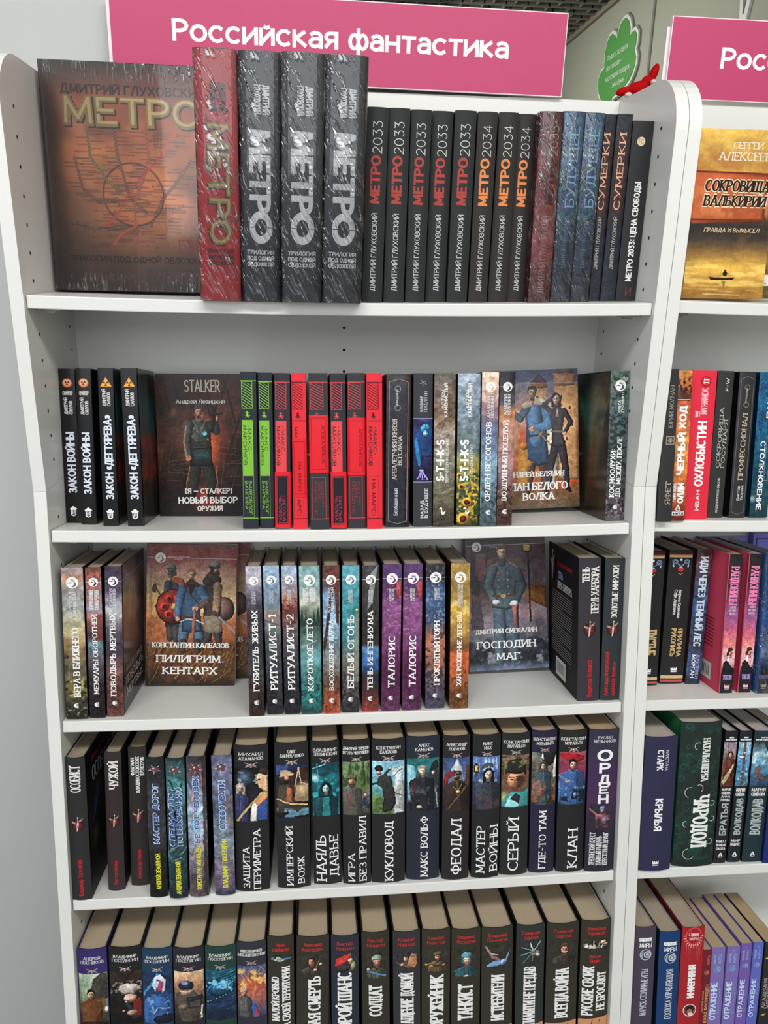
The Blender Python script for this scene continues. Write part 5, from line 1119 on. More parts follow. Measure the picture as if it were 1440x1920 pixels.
# right bookcase, row 2
b = B('r_yafet', 'narrow charcoal book titled ЯФЕТ at left end of right bookcase', spine=(48, 48, 49), bulge=.6)
b.t('ЮРИЙ МОЛЧАН', .42, .72, .61, .89, 'u', 's', (150, 144, 134), 'author_lettering'); b.box(em_frame((160, 150, 136), .1, .1) + [(circ(.5, .5, .3, 8), (140, 132, 118))], .3, .9, .50, .555, 'emblem'); b.t('ЯФЕТ', .42, .80, .11, .26, 'u', 's', (178, 166, 146), 'title_lettering')
b = B('r_chern', 'fiery orange book titled ЧЕРНЫЙ ХОД with battle scene at top', spine=(206, 110, 44), side=(96, 40, 20), bulge=1.6, gloss=True)
P = b.pic(0, 1, 0, 1, seed=3); P.g((0, (120, 44, 28)), (.1, (150, 60, 34)), (.2, (206, 100, 44)), (.5, (232, 146, 60)), (.8, (190, 80, 44)), (.81, (70, 40, 36)), (.9, (190, 100, 50)), (1, (220, 140, 60))); P.n(4, .25); P.b((52, 28, 24), 6, .5, .6, .83, .97, a=.95); b.put(P)
b.box(em_line(W_), .12, .96, .803, .806, 'rule'); b.t('ЧЕРНЫЙ ХОД', .30, .76, .30, .765, 'u', 'K', W_, 'title_lettering'); b.t('ГЕНРИ ЛАЙОН', .18, .34, .125, .25, 'u', 'k', W_, 'author_lettering'); b.t('ОЛДИ', .42, .82, .115, .25, 'u', 'K', W_, 'author_lettering'); b.m(em_a(), .5, .085, 8); b.box(em_line(W_), .16, .92, .035, .06, 'label'); b.t('ФЭНТЕЗИ', .2, .88, .039, .056, 'h', 'k', (70, 40, 50), 'label_lettering')
b = B('r_ohlo', 'bright crimson book titled МАГНИФИКУС II', spine=(222, 44, 66), side=(210, 40, 60), bulge=.8)
b.t('МАГНИФИКУС', .42, .68, .70, .885, 'u', 's', (244, 196, 200), 'title_lettering'); b.m(em_crown((244, 196, 200)), .28, .70, 8, rot=90); b.m(em_ring((130, 20, 40), .86, 20), .56, .925, 14); b.t('II', .46, .68, .908, .945, 'u', 's', W_, 'title_lettering')
b.t('ОХЛОБЫСТИН', .34, .72, .215, .655, 'u', 'k', W_, 'author_lettering'); b.t('ИВАН', .46, .62, .055, .19, 'u', 'k', W_, 'author_lettering', ow=(1,))
b = B('r_sokg', 'charcoal book titled СОКРОВИЩА ГОСУДАРЯ with long thin letters', spine=(50, 50, 50), side=(28, 28, 28), bulge=.8)
b.t('F•W', .52, .72, .86, .95, 'u', 'k', (214, 214, 214), 'publisher_mark'); b.t('СОКРОВИЩА|ГОСУДАРЯ', .26, .86, .335, .745, 'u', 's', (200, 198, 194), 'title_lettering', ow=(1, .8)); b.t('АНДРЕЙ ПОСНЯКОВ', .50, .64, .03, .265, 'u', 'k', (200, 200, 200), 'author_lettering')
b = B('r_prof', 'black glossy framed book titled ПРОФЕССИОНАЛ', spine=(50, 49, 52), side=(20, 20, 22), bulge=1, gloss=True)
knight_frame(b, (120, 116, 116)); b.m(em_ring((150, 134, 116), .8, 14), .5, .89, 8); b.m(em_ring((150, 134, 116), .8, 14), .5, .77, 8); b.t('ПОПАДАНЦЫ', .42, .52, .78, .885, 'u', 'k', (170, 166, 160), 'series_lettering'); b.t('ПРОФЕССИОНАЛ', .34, .64, .255, .71, 'u', 's', (206, 188, 160), 'title_lettering'); b.t('Виктор|Тюрин', .32, .76, .115, .215, 'u', 'b', (200, 200, 206), 'author_lettering')
b = B('r_pano', 'deep blue starry book titled СТОЛКНОВЕНИЕ at right edge', spine=(24, 84, 118), side=(16, 44, 66), bulge=.8, gloss=True)
P = b.pic(0, 1, 0, 1, seed=4); P.g((0, (22, 50, 60)), (.15, (40, 80, 84)), (.3, (24, 76, 92)), (.6, (24, 96, 140)), (1, (26, 96, 140))); P.b((20, 60, 96), 4, .5, .62, a=.7); P.glow(.1, .13, .25, (200, 220, 214), .8); P.streaks((60, 140, 170), 5, .015, (40, 140), .4, .8, .5, .5); b.put(P)
b.t('ПАНОВ', .5, .82, .68, .92, 'u', 'k', W_, 'author_lettering'); b.t('СТОЛКНОВЕНИЕ', .3, .58, .05, .52, 'd', 'k', W_, 'title_lettering'); b.box(em_frame((200, 210, 214), .04, .006), .62, .84, .25, .55, 'line_frame')

# ======================================================= row 3
alfa('vera', 'book with golden landscape titled ВЕРА В БЛИЖНЕГО, leftmost on third shelf', [(0, (36, 34, 28)), (.1, (70, 64, 48)), (.2, (110, 96, 52)), (.33, (96, 90, 70)), (.5, (150, 120, 80)), (.6, (196, 184, 140)), (.75, (150, 154, 150)), (.88, (150, 140, 140)), (.93, (206, 150, 120)), (1, (150, 140, 150))], 'АРТЕМ|КАМЕНИСТЫЙ', 'ВЕРА В БЛИЖНЕГО', (120, 120, 124), lambda P: (P.b((200, 186, 120), 5, .55, .7, .1, .3, a=.8), P.e(.06, .42, .16, .1, (70, 52, 40)), P.l([(.1, .36), (.08, .3)], .06, (60, 46, 36)), P.b((220, 206, 180), 9, .6, .7, 0, .1, a=.6)), tw=(.145, .6), tu=(.4, .72), au=(.32, .66), av=(.655, .84), tsplit=None)
alfa('memu', 'thin book titled МЕМУАРЫ ОБОРОТНЕЙ with red roof picture', [(0, (34, 28, 32)), (.2, (42, 34, 40)), (.4, (90, 84, 96)), (.5, (96, 128, 140)), (.56, (70, 40, 40)), (.68, (180, 110, 100)), (.72, (150, 140, 160)), (.9, (130, 80, 74)), (1, (110, 66, 60))], 'АНДРЕЙ БЕЛЯНИН|ГАЛИНА ЧЕРНАЯ', 'МЕМУАРЫ ОБОРОТНЕЙ', (90, 40, 36), lambda P: (P.b((196, 110, 90), 6, .5, .6, .75, 1, a=.7), P.p([(.5, .52), (.5, .66), (.9, .7), (1, .68), (1, .52)], (120, 56, 50), .7)), tw=(.155, .685), tu=(.34, .66), au=(.16, .86), av=(.715, .85), tsplit=None)
b = alfa('povo', 'book titled ПОВОДЫРЬ МЕРТВЫХ with its dusky cover side showing', [(0, (110, 62, 58)), (.2, (96, 56, 52)), (.3, (120, 80, 74)), (.45, (56, 48, 62)), (.6, (90, 86, 96)), (.72, (196, 196, 200)), (.85, (80, 70, 96)), (1, (60, 48, 66))], 'ПАВЕЛ|КОРНЕВ', 'ПОВОДЫРЬ МЕРТВЫХ', (60, 52, 70), tw=(.135, .685), tu=(.26, .60), au=(.26, .66), av=(.735, .85))
P = b.pic(.04, 1, 0, 1, b.Rt, 1.3, 5); P.g((0, (40, 32, 36)), (.35, (62, 50, 50)), (.6, (110, 88, 84)), (.8, (130, 108, 104)), (1, (70, 60, 74))); P.n(5, .35); P.b((150, 100, 70), 4, .52, .66, .4, .9, sx=2, sy=.5, a=.6); P.p([(.3, .45), (.38, .7), (.45, .82), (.52, .7), (.6, .45)], (96, 74, 60), .7); b.put(P, 'cover_picture')
b.t('ПАВЕЛ КОРНЕВ', .12, .86, .262, .30, 'h', 'S', (170, 150, 150), 'author_lettering', b.Rt); b.t('ПОВОДЫРЬ', .1, .9, .18, .235, 'h', 'S', (186, 176, 180), 'title_lettering', b.Rt); b.t('МЕРТВЫХ', .14, .86, .10, .15, 'h', 'S', (186, 176, 180), 'title_lettering', b.Rt); b.box(em_line((190, 180, 186)), 0, 1, .905, .908, 'thin_rule', b.Rt); b.m(em_ring((190, 170, 170), .84), .16, .895, 14, fn=b.Rt)

def pilgrim(label, x, y, tilt, lean):
    b = Book('book', label, 3, x, y, 24, 213, lean, d=131, spine=(90, 80, 110), side=(120, 100, 110), face=True, tilt=tilt, gloss=True, bulge=1, group='books with three warriors on the cover')
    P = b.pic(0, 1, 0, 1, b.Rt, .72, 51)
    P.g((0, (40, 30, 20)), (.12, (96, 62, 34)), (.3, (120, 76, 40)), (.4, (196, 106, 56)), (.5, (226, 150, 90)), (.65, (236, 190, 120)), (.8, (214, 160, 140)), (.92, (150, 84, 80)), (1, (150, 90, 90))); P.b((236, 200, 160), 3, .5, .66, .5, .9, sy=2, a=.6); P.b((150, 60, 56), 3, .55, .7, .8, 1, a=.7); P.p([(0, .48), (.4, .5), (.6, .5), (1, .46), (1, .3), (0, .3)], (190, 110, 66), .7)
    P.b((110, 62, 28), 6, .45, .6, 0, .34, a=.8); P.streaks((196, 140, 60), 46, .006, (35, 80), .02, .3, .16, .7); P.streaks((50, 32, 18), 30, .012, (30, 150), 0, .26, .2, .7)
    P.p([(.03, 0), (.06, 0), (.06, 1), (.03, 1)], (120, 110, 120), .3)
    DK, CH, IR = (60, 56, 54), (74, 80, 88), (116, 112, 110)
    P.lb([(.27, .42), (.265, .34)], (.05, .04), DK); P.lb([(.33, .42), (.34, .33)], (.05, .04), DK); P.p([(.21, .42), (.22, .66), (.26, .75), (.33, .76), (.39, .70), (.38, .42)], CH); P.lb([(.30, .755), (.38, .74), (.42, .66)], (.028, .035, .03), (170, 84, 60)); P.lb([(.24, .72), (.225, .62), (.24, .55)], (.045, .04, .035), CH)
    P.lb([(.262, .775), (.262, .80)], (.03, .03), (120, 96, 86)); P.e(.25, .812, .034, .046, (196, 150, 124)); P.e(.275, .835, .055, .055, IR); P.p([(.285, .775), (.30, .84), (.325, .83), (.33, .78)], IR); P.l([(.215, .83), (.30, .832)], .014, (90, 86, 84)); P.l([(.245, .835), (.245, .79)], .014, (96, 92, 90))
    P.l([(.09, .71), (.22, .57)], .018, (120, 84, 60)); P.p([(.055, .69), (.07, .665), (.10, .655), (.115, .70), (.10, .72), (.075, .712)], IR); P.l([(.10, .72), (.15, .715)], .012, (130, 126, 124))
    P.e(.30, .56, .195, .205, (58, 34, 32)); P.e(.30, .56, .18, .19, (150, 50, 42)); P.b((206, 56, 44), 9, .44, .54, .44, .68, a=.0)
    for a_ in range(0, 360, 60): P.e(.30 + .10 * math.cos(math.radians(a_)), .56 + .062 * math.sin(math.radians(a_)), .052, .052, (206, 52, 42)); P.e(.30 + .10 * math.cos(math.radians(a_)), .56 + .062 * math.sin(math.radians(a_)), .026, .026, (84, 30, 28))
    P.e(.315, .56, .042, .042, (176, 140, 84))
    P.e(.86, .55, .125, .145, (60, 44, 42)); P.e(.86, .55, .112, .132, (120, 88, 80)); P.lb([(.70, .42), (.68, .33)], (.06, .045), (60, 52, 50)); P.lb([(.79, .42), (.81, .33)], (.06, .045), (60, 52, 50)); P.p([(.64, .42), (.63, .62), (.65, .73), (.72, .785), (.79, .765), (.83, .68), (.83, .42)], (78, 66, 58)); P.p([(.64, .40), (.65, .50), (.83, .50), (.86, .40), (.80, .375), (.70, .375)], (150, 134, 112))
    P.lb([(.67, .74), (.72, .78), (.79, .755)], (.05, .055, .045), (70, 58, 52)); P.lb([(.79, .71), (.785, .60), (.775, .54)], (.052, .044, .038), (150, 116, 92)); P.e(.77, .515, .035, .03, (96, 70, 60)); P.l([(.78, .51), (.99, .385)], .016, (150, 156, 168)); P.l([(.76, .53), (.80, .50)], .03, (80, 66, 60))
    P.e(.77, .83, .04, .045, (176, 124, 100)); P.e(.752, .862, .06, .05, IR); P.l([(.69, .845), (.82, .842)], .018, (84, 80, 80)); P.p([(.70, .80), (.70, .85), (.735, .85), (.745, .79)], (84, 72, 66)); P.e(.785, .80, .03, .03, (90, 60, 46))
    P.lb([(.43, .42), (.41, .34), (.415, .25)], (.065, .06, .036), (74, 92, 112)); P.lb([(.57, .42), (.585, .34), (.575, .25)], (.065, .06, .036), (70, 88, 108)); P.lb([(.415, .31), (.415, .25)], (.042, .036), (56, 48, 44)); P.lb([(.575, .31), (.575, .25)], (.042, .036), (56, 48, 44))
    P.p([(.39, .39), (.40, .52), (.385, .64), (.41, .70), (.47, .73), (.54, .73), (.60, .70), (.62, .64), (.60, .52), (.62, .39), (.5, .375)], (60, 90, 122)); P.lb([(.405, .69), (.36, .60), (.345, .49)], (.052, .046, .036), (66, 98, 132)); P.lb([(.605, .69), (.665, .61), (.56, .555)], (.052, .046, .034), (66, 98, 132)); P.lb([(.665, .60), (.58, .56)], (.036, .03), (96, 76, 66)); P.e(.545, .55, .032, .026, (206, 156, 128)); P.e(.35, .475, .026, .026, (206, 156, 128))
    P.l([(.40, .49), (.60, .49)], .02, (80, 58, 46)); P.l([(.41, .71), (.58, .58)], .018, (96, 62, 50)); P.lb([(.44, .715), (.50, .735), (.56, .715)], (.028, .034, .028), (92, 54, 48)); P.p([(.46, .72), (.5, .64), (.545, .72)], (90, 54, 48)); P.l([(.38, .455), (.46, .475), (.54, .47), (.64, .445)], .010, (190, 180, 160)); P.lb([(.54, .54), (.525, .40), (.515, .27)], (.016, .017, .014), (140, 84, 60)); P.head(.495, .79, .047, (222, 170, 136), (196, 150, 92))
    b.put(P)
    b.box(em_line((226, 206, 206)), 0, 1, .9, .903, 'thin_rule', b.Rt); b.m(em_bird((150, 110, 110)), .15, .9, 15, fn=b.Rt); b.t('ФАНТАСТИЧЕСКИЙ|БОЕВИК', .23, .47, .885, .918, 'h', 's', (226, 206, 206), 'series_lettering', b.Rt, ow=(1, .4))
    b.t('КОНСТАНТИН КАЛБАЗОВ', .07, .93, .262, .298, 'h', 'S', W_, 'author_lettering', b.Rt); b.t('ПИЛИГРИМ.', .12, .88, .16, .21, 'h', 'S', W_, 'title_lettering', b.Rt); b.t('КЕНТАРХ', .19, .80, .078, .128, 'h', 'S', W_, 'title_lettering', b.Rt); return b
pilgrim('front-facing book with three warriors at sunset, standing in front', 84, 129, .05, 9)
pilgrim('front-facing book with three warriors, mostly hidden behind its twin', 103, 159, .045, 6)

AL = dict(av=(.735, .845))
alfa('gubi', 'lilac-grey and brown book titled ГУБИТЕЛЬ ЖИВЫХ', [(0, (56, 40, 36)), (.15, (60, 44, 40)), (.3, (64, 66, 70)), (.45, (54, 48, 60)), (.7, (60, 54, 66)), (.82, (100, 94, 112)), (.9, (176, 172, 186)), (1, (190, 188, 204))], 'ПАВЕЛ|КОРНЕВ', 'ГУБИТЕЛЬ ЖИВЫХ', (160, 156, 170), tw=(.165, .7), tu=(.32, .7), seed=6)
alfa('rit1', 'sky blue and slate book titled РИТУАЛИСТ-1', [(0, (40, 38, 44)), (.3, (60, 62, 70)), (.5, (70, 76, 80)), (.6, (110, 116, 116)), (.7, (150, 140, 136)), (.72, (110, 124, 140)), (.85, (120, 150, 176)), (1, (156, 186, 214))], 'ПАВЕЛ|КОРНЕВ', 'РИТУАЛИСТ-1', (90, 110, 130), lambda P: (P.p([(.1, .6), (.1, .7), (.9, .7), (.9, .6)], (150, 120, 110), .6), P.l([(0, .64), (1, .6)], .04, (60, 56, 56))), tw=(.165, .67), tu=(.26, .72), seed=7)
alfa('rit2', 'dusky book with fire glow titled РИТУАЛИСТ-2', [(0, (38, 36, 42)), (.3, (50, 48, 56)), (.5, (80, 76, 84)), (.6, (110, 96, 96)), (.7, (120, 62, 56)), (.78, (170, 130, 120)), (.9, (150, 160, 180)), (1, (166, 190, 214))], 'ПАВЕЛ|КОРНЕВ', 'РИТУАЛИСТ-2', (100, 96, 116), lambda P: (P.glow(.4, .76, .35, (240, 130, 60), .8), P.e(.12, .7, .1, .06, (220, 160, 70)), P.b((90, 40, 40), 6, .5, .6, .55, .8, a=.8)), tw=(.165, .67), tu=(.26, .72), seed=8)
alfa('koro', 'teal forest lake book titled КОРОТКОЕ ЛЕТО', [(0, (50, 74, 76)), (.1, (40, 110, 108)), (.25, (60, 120, 116)), (.4, (110, 170, 176)), (.5, (80, 110, 104)), (.6, (50, 74, 66)), (.7, (120, 130, 116)), (.76, (190, 196, 180)), (.85, (130, 160, 156)), (1, (130, 168, 170))], 'АНДРЕЙ КРУЗ|ПАВЕЛ КОРНЕВ', 'КОРОТКОЕ ЛЕТО', (110, 140, 136), lambda P: (P.streaks((40, 170, 160), 40, .012, (40, 140), .0, .25, .5, .6), P.l([(.1, .46), (.8, .5)], .05, (150, 160, 150)), [P.p([(x - .13, .6), (x, y), (x + .13, .6)], (34, 56, 50), .9) for x, y in ((.1, .73), (.3, .69), (.7, .7), (.9, .74), (.5, .66))]), tw=(.155, .64), tu=(.32, .62), au=(.12, .82), av=(.75, .85), seed=9)
alfa('vosh', 'red-brown tree trunk book titled ВОСХОЖДЕНИЕ ДАРКА', [(0, (170, 76, 50)), (.1, (150, 80, 56)), (.2, (90, 70, 56)), (.35, (130, 130, 130)), (.5, (110, 140, 160)), (.6, (140, 170, 196)), (.8, (110, 150, 190)), (.9, (90, 60, 60)), (1, (84, 50, 46))], 'АРТЕМ|КАМЕНИСТЫЙ', 'ВОСХОЖДЕНИЕ ДАРКА', (96, 50, 44), lambda P: (P.p([(.0, .45), (.3, .7), (.5, .9), (.2, 1), (1, 1), (.95, .6), (.8, .62), (.7, .85), (.5, .72), (.3, .55), (.1, .4)], (92, 52, 44)), P.n(7, .3), P.b((206, 90, 50), 8, .55, .65, 0, .18, a=.8)), tw=(.155, .63), tu=(.36, .62), au=(.30, .66), av=(.67, .85), seed=10)
alfa('bely', 'turquoise and grey rock book titled БЕЛЫЙ ОГОНЬ', [(0, (50, 46, 50)), (.15, (90, 82, 84)), (.35, (110, 104, 96)), (.5, (60, 120, 126)), (.65, (60, 136, 146)), (.8, (70, 150, 160)), (1, (100, 176, 194))], 'АЛЕКСЕЙ|ПЕХОВ', 'БЕЛЫЙ ОГОНЬ', (80, 120, 130), lambda P: (P.p([(.75, .2), (.72, .66), (.85, .72), (1, .66), (1, .2)], (130, 140, 120), .8), P.e(.87, .7, .1, .1, (160, 190, 90)), P.b((60, 54, 54), 6, .5, .62, 0, .3, a=.7)), tw=(.165, .66), tu=(.32, .70), seed=11)
alfa('teni', 'black and blue book titled ТЕНЬ ИНГЕНИУМА', [(0, (150, 60, 46)), (.08, (120, 56, 50)), (.14, (50, 44, 60)), (.25, (40, 46, 56)), (.32, (50, 90, 150)), (.44, (80, 130, 176)), (.47, (54, 46, 44)), (.6, (46, 42, 42)), (.8, (62, 56, 56)), (1, (70, 72, 74))], 'АЛЕКСЕЙ|ПЕХОВ', 'ТЕНЬ ИНГЕНИУМА', (80, 76, 76), lambda P: (P.p([(.3, .7), (.5, .95), (.9, 1), (.6, .75)], (190, 200, 206), .55), P.streaks((120, 110, 100), 10, .02, (60, 120), .5, .9, .6, .5)), tw=(.15, .685), tu=(.32, .64), seed=12)
for k, l_ in (('tal1', 'violet book titled ТАЛОРИС, left copy'), ('tal2', 'violet book titled ТАЛОРИС, right copy')):
    alfa(k, l_, [(0, (90, 46, 80)), (.12, (110, 56, 96)), (.3, (90, 36, 76)), (.45, (120, 62, 110)), (.7, (140, 82, 136)), (.8, (110, 60, 110)), (.86, (90, 52, 96)), (1, (110, 74, 126))], 'АЛЕКСЕЙ|ПЕХОВ', 'ТАЛОРИС', (110, 70, 116), lambda P: (P.p([(.72, .82), (.74, .88), (.95, .89), (1, .82), (.98, .77), (.8, .77)], (176, 66, 70)), P.p([(0, .8), (.3, .84), (.6, .8), (.7, .9), (1, .9), (1, 1), (0, 1)], (74, 50, 96), .5), P.b((190, 120, 170), 12, .62, .7, .5, .9, sx=.6, a=.6), P.p([(0, .2), (.3, .5), (.35, .3), (.6, .4), (.8, .46), (1, .3), (1, .1), (0, .1)], (80, 26, 66), .5)), tw=(.16, .51), tu=(.34, .70), seed=13, grp='violet books')
alfa('prok', 'dark blue and copper book titled ПРОКЛЯТЫЙ ГОРН', [(0, (70, 64, 84)), (.1, (84, 76, 96)), (.2, (120, 100, 110)), (.35, (170, 104, 84)), (.5, (190, 116, 90)), (.6, (56, 70, 100)), (.8, (70, 96, 140)), (.9, (50, 50, 60)), (1, (56, 52, 54))], 'АЛЕКСЕЙ|ПЕХОВ', 'ПРОКЛЯТЫЙ ГОРН', (90, 90, 100), lambda P: (P.b((60, 50, 60), 5, .5, .6, .1, .6, a=.8), P.b((150, 170, 196), 9, .58, .7, .55, 1, a=.6), P.e(.6, .3, .3, .3, (190, 90, 60), soft=.5)), tw=(.16, .6), tu=(.42, .72), au=(.42, .7), seed=14)
alfa('khan', 'golden orange book titled ХАН. РОЖДЕНИЕ ЛЕГЕНДЫ', [(0, (130, 84, 50)), (.1, (120, 70, 40)), (.25, (196, 96, 50)), (.38, (214, 100, 50)), (.43, (110, 70, 40)), (.5, (160, 120, 60)), (.68, (214, 170, 70)), (.8, (150, 120, 60)), (1, (190, 150, 76))], 'ДМИТРИЙ|СЕРЕБРЯКОВ', 'ХАН. РОЖДЕНИЕ ЛЕГЕНДЫ', (176, 130, 60), lambda P: (P.b((240, 210, 130), 4, .55, .7, .5, .8, a=.7), P.b((90, 50, 30), 9, .5, .62, 0, .16, a=.7), P.streaks((110, 70, 40), 10, .03, (-30, 30), .36, .46, .6, .6)), tw=(.155, .66), tu=(.36, .60), au=(.34, .64), av=(.70, .85), seed=15)

b = Book('book', 'front-facing book with young officer in grey uniform by a street lamp', 3, 578, 139, 25, 214, -6, d=127, spine=(70, 60, 66), side=(90, 80, 86), face=True, tilt=.13, gloss=True, bulge=1)
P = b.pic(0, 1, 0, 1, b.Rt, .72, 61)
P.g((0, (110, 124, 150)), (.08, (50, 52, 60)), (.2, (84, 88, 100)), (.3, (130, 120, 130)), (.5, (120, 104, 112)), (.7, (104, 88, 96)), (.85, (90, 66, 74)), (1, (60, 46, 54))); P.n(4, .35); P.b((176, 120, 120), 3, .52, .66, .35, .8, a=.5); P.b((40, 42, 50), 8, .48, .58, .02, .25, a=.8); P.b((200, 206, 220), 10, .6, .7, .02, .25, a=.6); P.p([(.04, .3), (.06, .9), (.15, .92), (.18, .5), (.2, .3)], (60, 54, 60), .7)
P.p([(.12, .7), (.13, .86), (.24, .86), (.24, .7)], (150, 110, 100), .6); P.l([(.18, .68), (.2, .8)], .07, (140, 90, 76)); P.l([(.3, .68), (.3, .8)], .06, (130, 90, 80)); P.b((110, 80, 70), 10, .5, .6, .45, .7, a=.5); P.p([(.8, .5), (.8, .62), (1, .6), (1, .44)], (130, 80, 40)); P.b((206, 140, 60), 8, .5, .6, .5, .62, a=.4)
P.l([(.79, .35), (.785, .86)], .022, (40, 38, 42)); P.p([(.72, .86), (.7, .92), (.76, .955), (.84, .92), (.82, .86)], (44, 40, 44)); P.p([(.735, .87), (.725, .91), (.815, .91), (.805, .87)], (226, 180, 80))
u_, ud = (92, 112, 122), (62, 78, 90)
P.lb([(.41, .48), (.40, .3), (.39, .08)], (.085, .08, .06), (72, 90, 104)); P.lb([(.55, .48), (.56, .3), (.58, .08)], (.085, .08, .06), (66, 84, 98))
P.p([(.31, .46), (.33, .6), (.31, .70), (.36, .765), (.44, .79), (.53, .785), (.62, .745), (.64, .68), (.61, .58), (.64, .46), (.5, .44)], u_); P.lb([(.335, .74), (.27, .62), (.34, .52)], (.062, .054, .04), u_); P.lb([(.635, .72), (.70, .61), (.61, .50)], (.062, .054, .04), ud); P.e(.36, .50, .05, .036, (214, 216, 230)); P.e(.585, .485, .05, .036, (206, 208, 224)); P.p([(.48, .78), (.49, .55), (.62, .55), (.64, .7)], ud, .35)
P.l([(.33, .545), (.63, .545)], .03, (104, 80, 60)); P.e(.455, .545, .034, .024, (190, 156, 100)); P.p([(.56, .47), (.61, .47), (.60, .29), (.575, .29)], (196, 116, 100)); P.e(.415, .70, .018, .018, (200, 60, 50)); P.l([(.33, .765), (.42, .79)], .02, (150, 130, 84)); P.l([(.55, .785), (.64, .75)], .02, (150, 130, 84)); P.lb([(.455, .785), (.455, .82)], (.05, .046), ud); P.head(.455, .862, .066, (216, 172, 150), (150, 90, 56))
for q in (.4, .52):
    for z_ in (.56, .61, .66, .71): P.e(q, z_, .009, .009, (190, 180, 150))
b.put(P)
b.box(em_line((200, 196, 206)), 0, 1, .913, .916, 'thin_rule', b.Rt); b.m(em_bird((96, 90, 100)), .14, .905, 15, fn=b.Rt); b.t('ФАНТАСТИЧЕСКИЙ|БОЕВИК', .23, .47, .893, .925, 'h', 's', (200, 196, 206), 'series_lettering', b.Rt, ow=(1, .4))
b.t('ДМИТРИЙ СМЕКАЛИН', .09, .86, .262, .295, 'h', 'S', W_, 'author_lettering', b.Rt); b.t('ГОСПОДИН', .10, .84, .155, .208, 'h', 'S', W_, 'title_lettering', b.Rt); b.t('МАГ', .34, .64, .07, .12, 'h', 'S', W_, 'title_lettering', b.Rt)

def dagger_book(key, label, title, author, sp, tu, tv, av, au=(.4, .62), ow=None, em_v=.5, bul=1.8, **kw):
    b = B(key, label, spine=sp, side=(24, 23, 25), bulge=bul, page=(190, 178, 150), **kw)
    b.t(title, tu[0], tu[1], tv[0], tv[1], 'u', 's', (226, 226, 222), 'title_lettering', ow=ow); b.m(em_dagger(), .5, em_v, min(17, b.w * .62), asp=1.15); b.t(author, au[0], au[1], av[0], av[1], 'u', 'f', (206, 46, 52), 'author_lettering'); return b
b = dagger_book('tenp', 'black book titled ТЕНЬ ПЕРЛ-ХАРБОРА with back cover text showing', '', 'Владислав Колмаков', (56, 52, 58), (.1, .9), (.6, .9), (.03, .285), em_v=.5)
b.t('ТЕНЬ', .14, .46, .83, .94, 'u', 's', (226, 226, 222), 'title_lettering'); b.t('ПЕРЛ-ХАРБОРА', .54, .90, .61, .94, 'u', 's', (226, 226, 222), 'title_lettering')
mb = []
for i in range(26):
    y = .66 - .018 * i; mb.append(([(.16, y), (.82 - (.3 if i % 7 == 6 else 0), y), (.82 - (.3 if i % 7 == 6 else 0), y + .006), (.16, y + .006)], (130, 128, 126)))
b.polys('blurb_text', mb, b.Lt)
b.t('Владислав Колмаков', .34, .82, .86, .90, 'h', 'b', (170, 34, 38), 'author_lettering', b.Lt); b.t('ТЕНЬ', .36, .52, .765, .82, 'h', 'S', (150, 170, 220), 'title_lettering', b.Lt); b.t('ПЕРЛ-ХАРБОРА', .34, .82, .69, .745, 'h', 'S', (200, 200, 206), 'title_lettering', b.Lt); b.m(em_dagger(), .16, .84, 26, asp=1.6, fn=b.Lt)
bars = [([(0, 0), (1, 0), (1, 1), (0, 1)], (206, 206, 200))]; rb = random.Random(5); x = .12
while x < .88: q = .01 + .02 * rb.random(); bars.append(([(x, .2), (x + q, .2), (x + q, .82), (x, .82)], (50, 50, 50))); x += q + .012 + .02 * rb.random()
b.box(bars, .30, .64, .04, .17, 'barcode', b.Lt)
dagger_book('zolo', 'dark green-black book titled ЗОЛОТЫЕ МИРАЖИ at right end of third shelf', 'ЗОЛОТЫЕ МИРАЖИ', 'Александр Михайловский', (46, 52, 54), (.38, .68), (.575, .95), (.035, .34), au=(.14, .36))
bpy.context.view_layer.update()
bb = [o for o in C.objects if o.get('label', '').startswith('dark green-black book titled ЗОЛОТЫЕ')][0]
BZ = Book.__new__(Book); BZ.w, BZ.h, BZ.d, BZ.bulge, BZ.mat, BZ.n, BZ.root = D['zolo'][3], D['zolo'][4], 138, 1.8, M_MATTE, 6, bb
BZ.t('Александр Харников', .50, .72, .035, .265, 'u', 'f', (206, 46, 52), 'author_lettering')

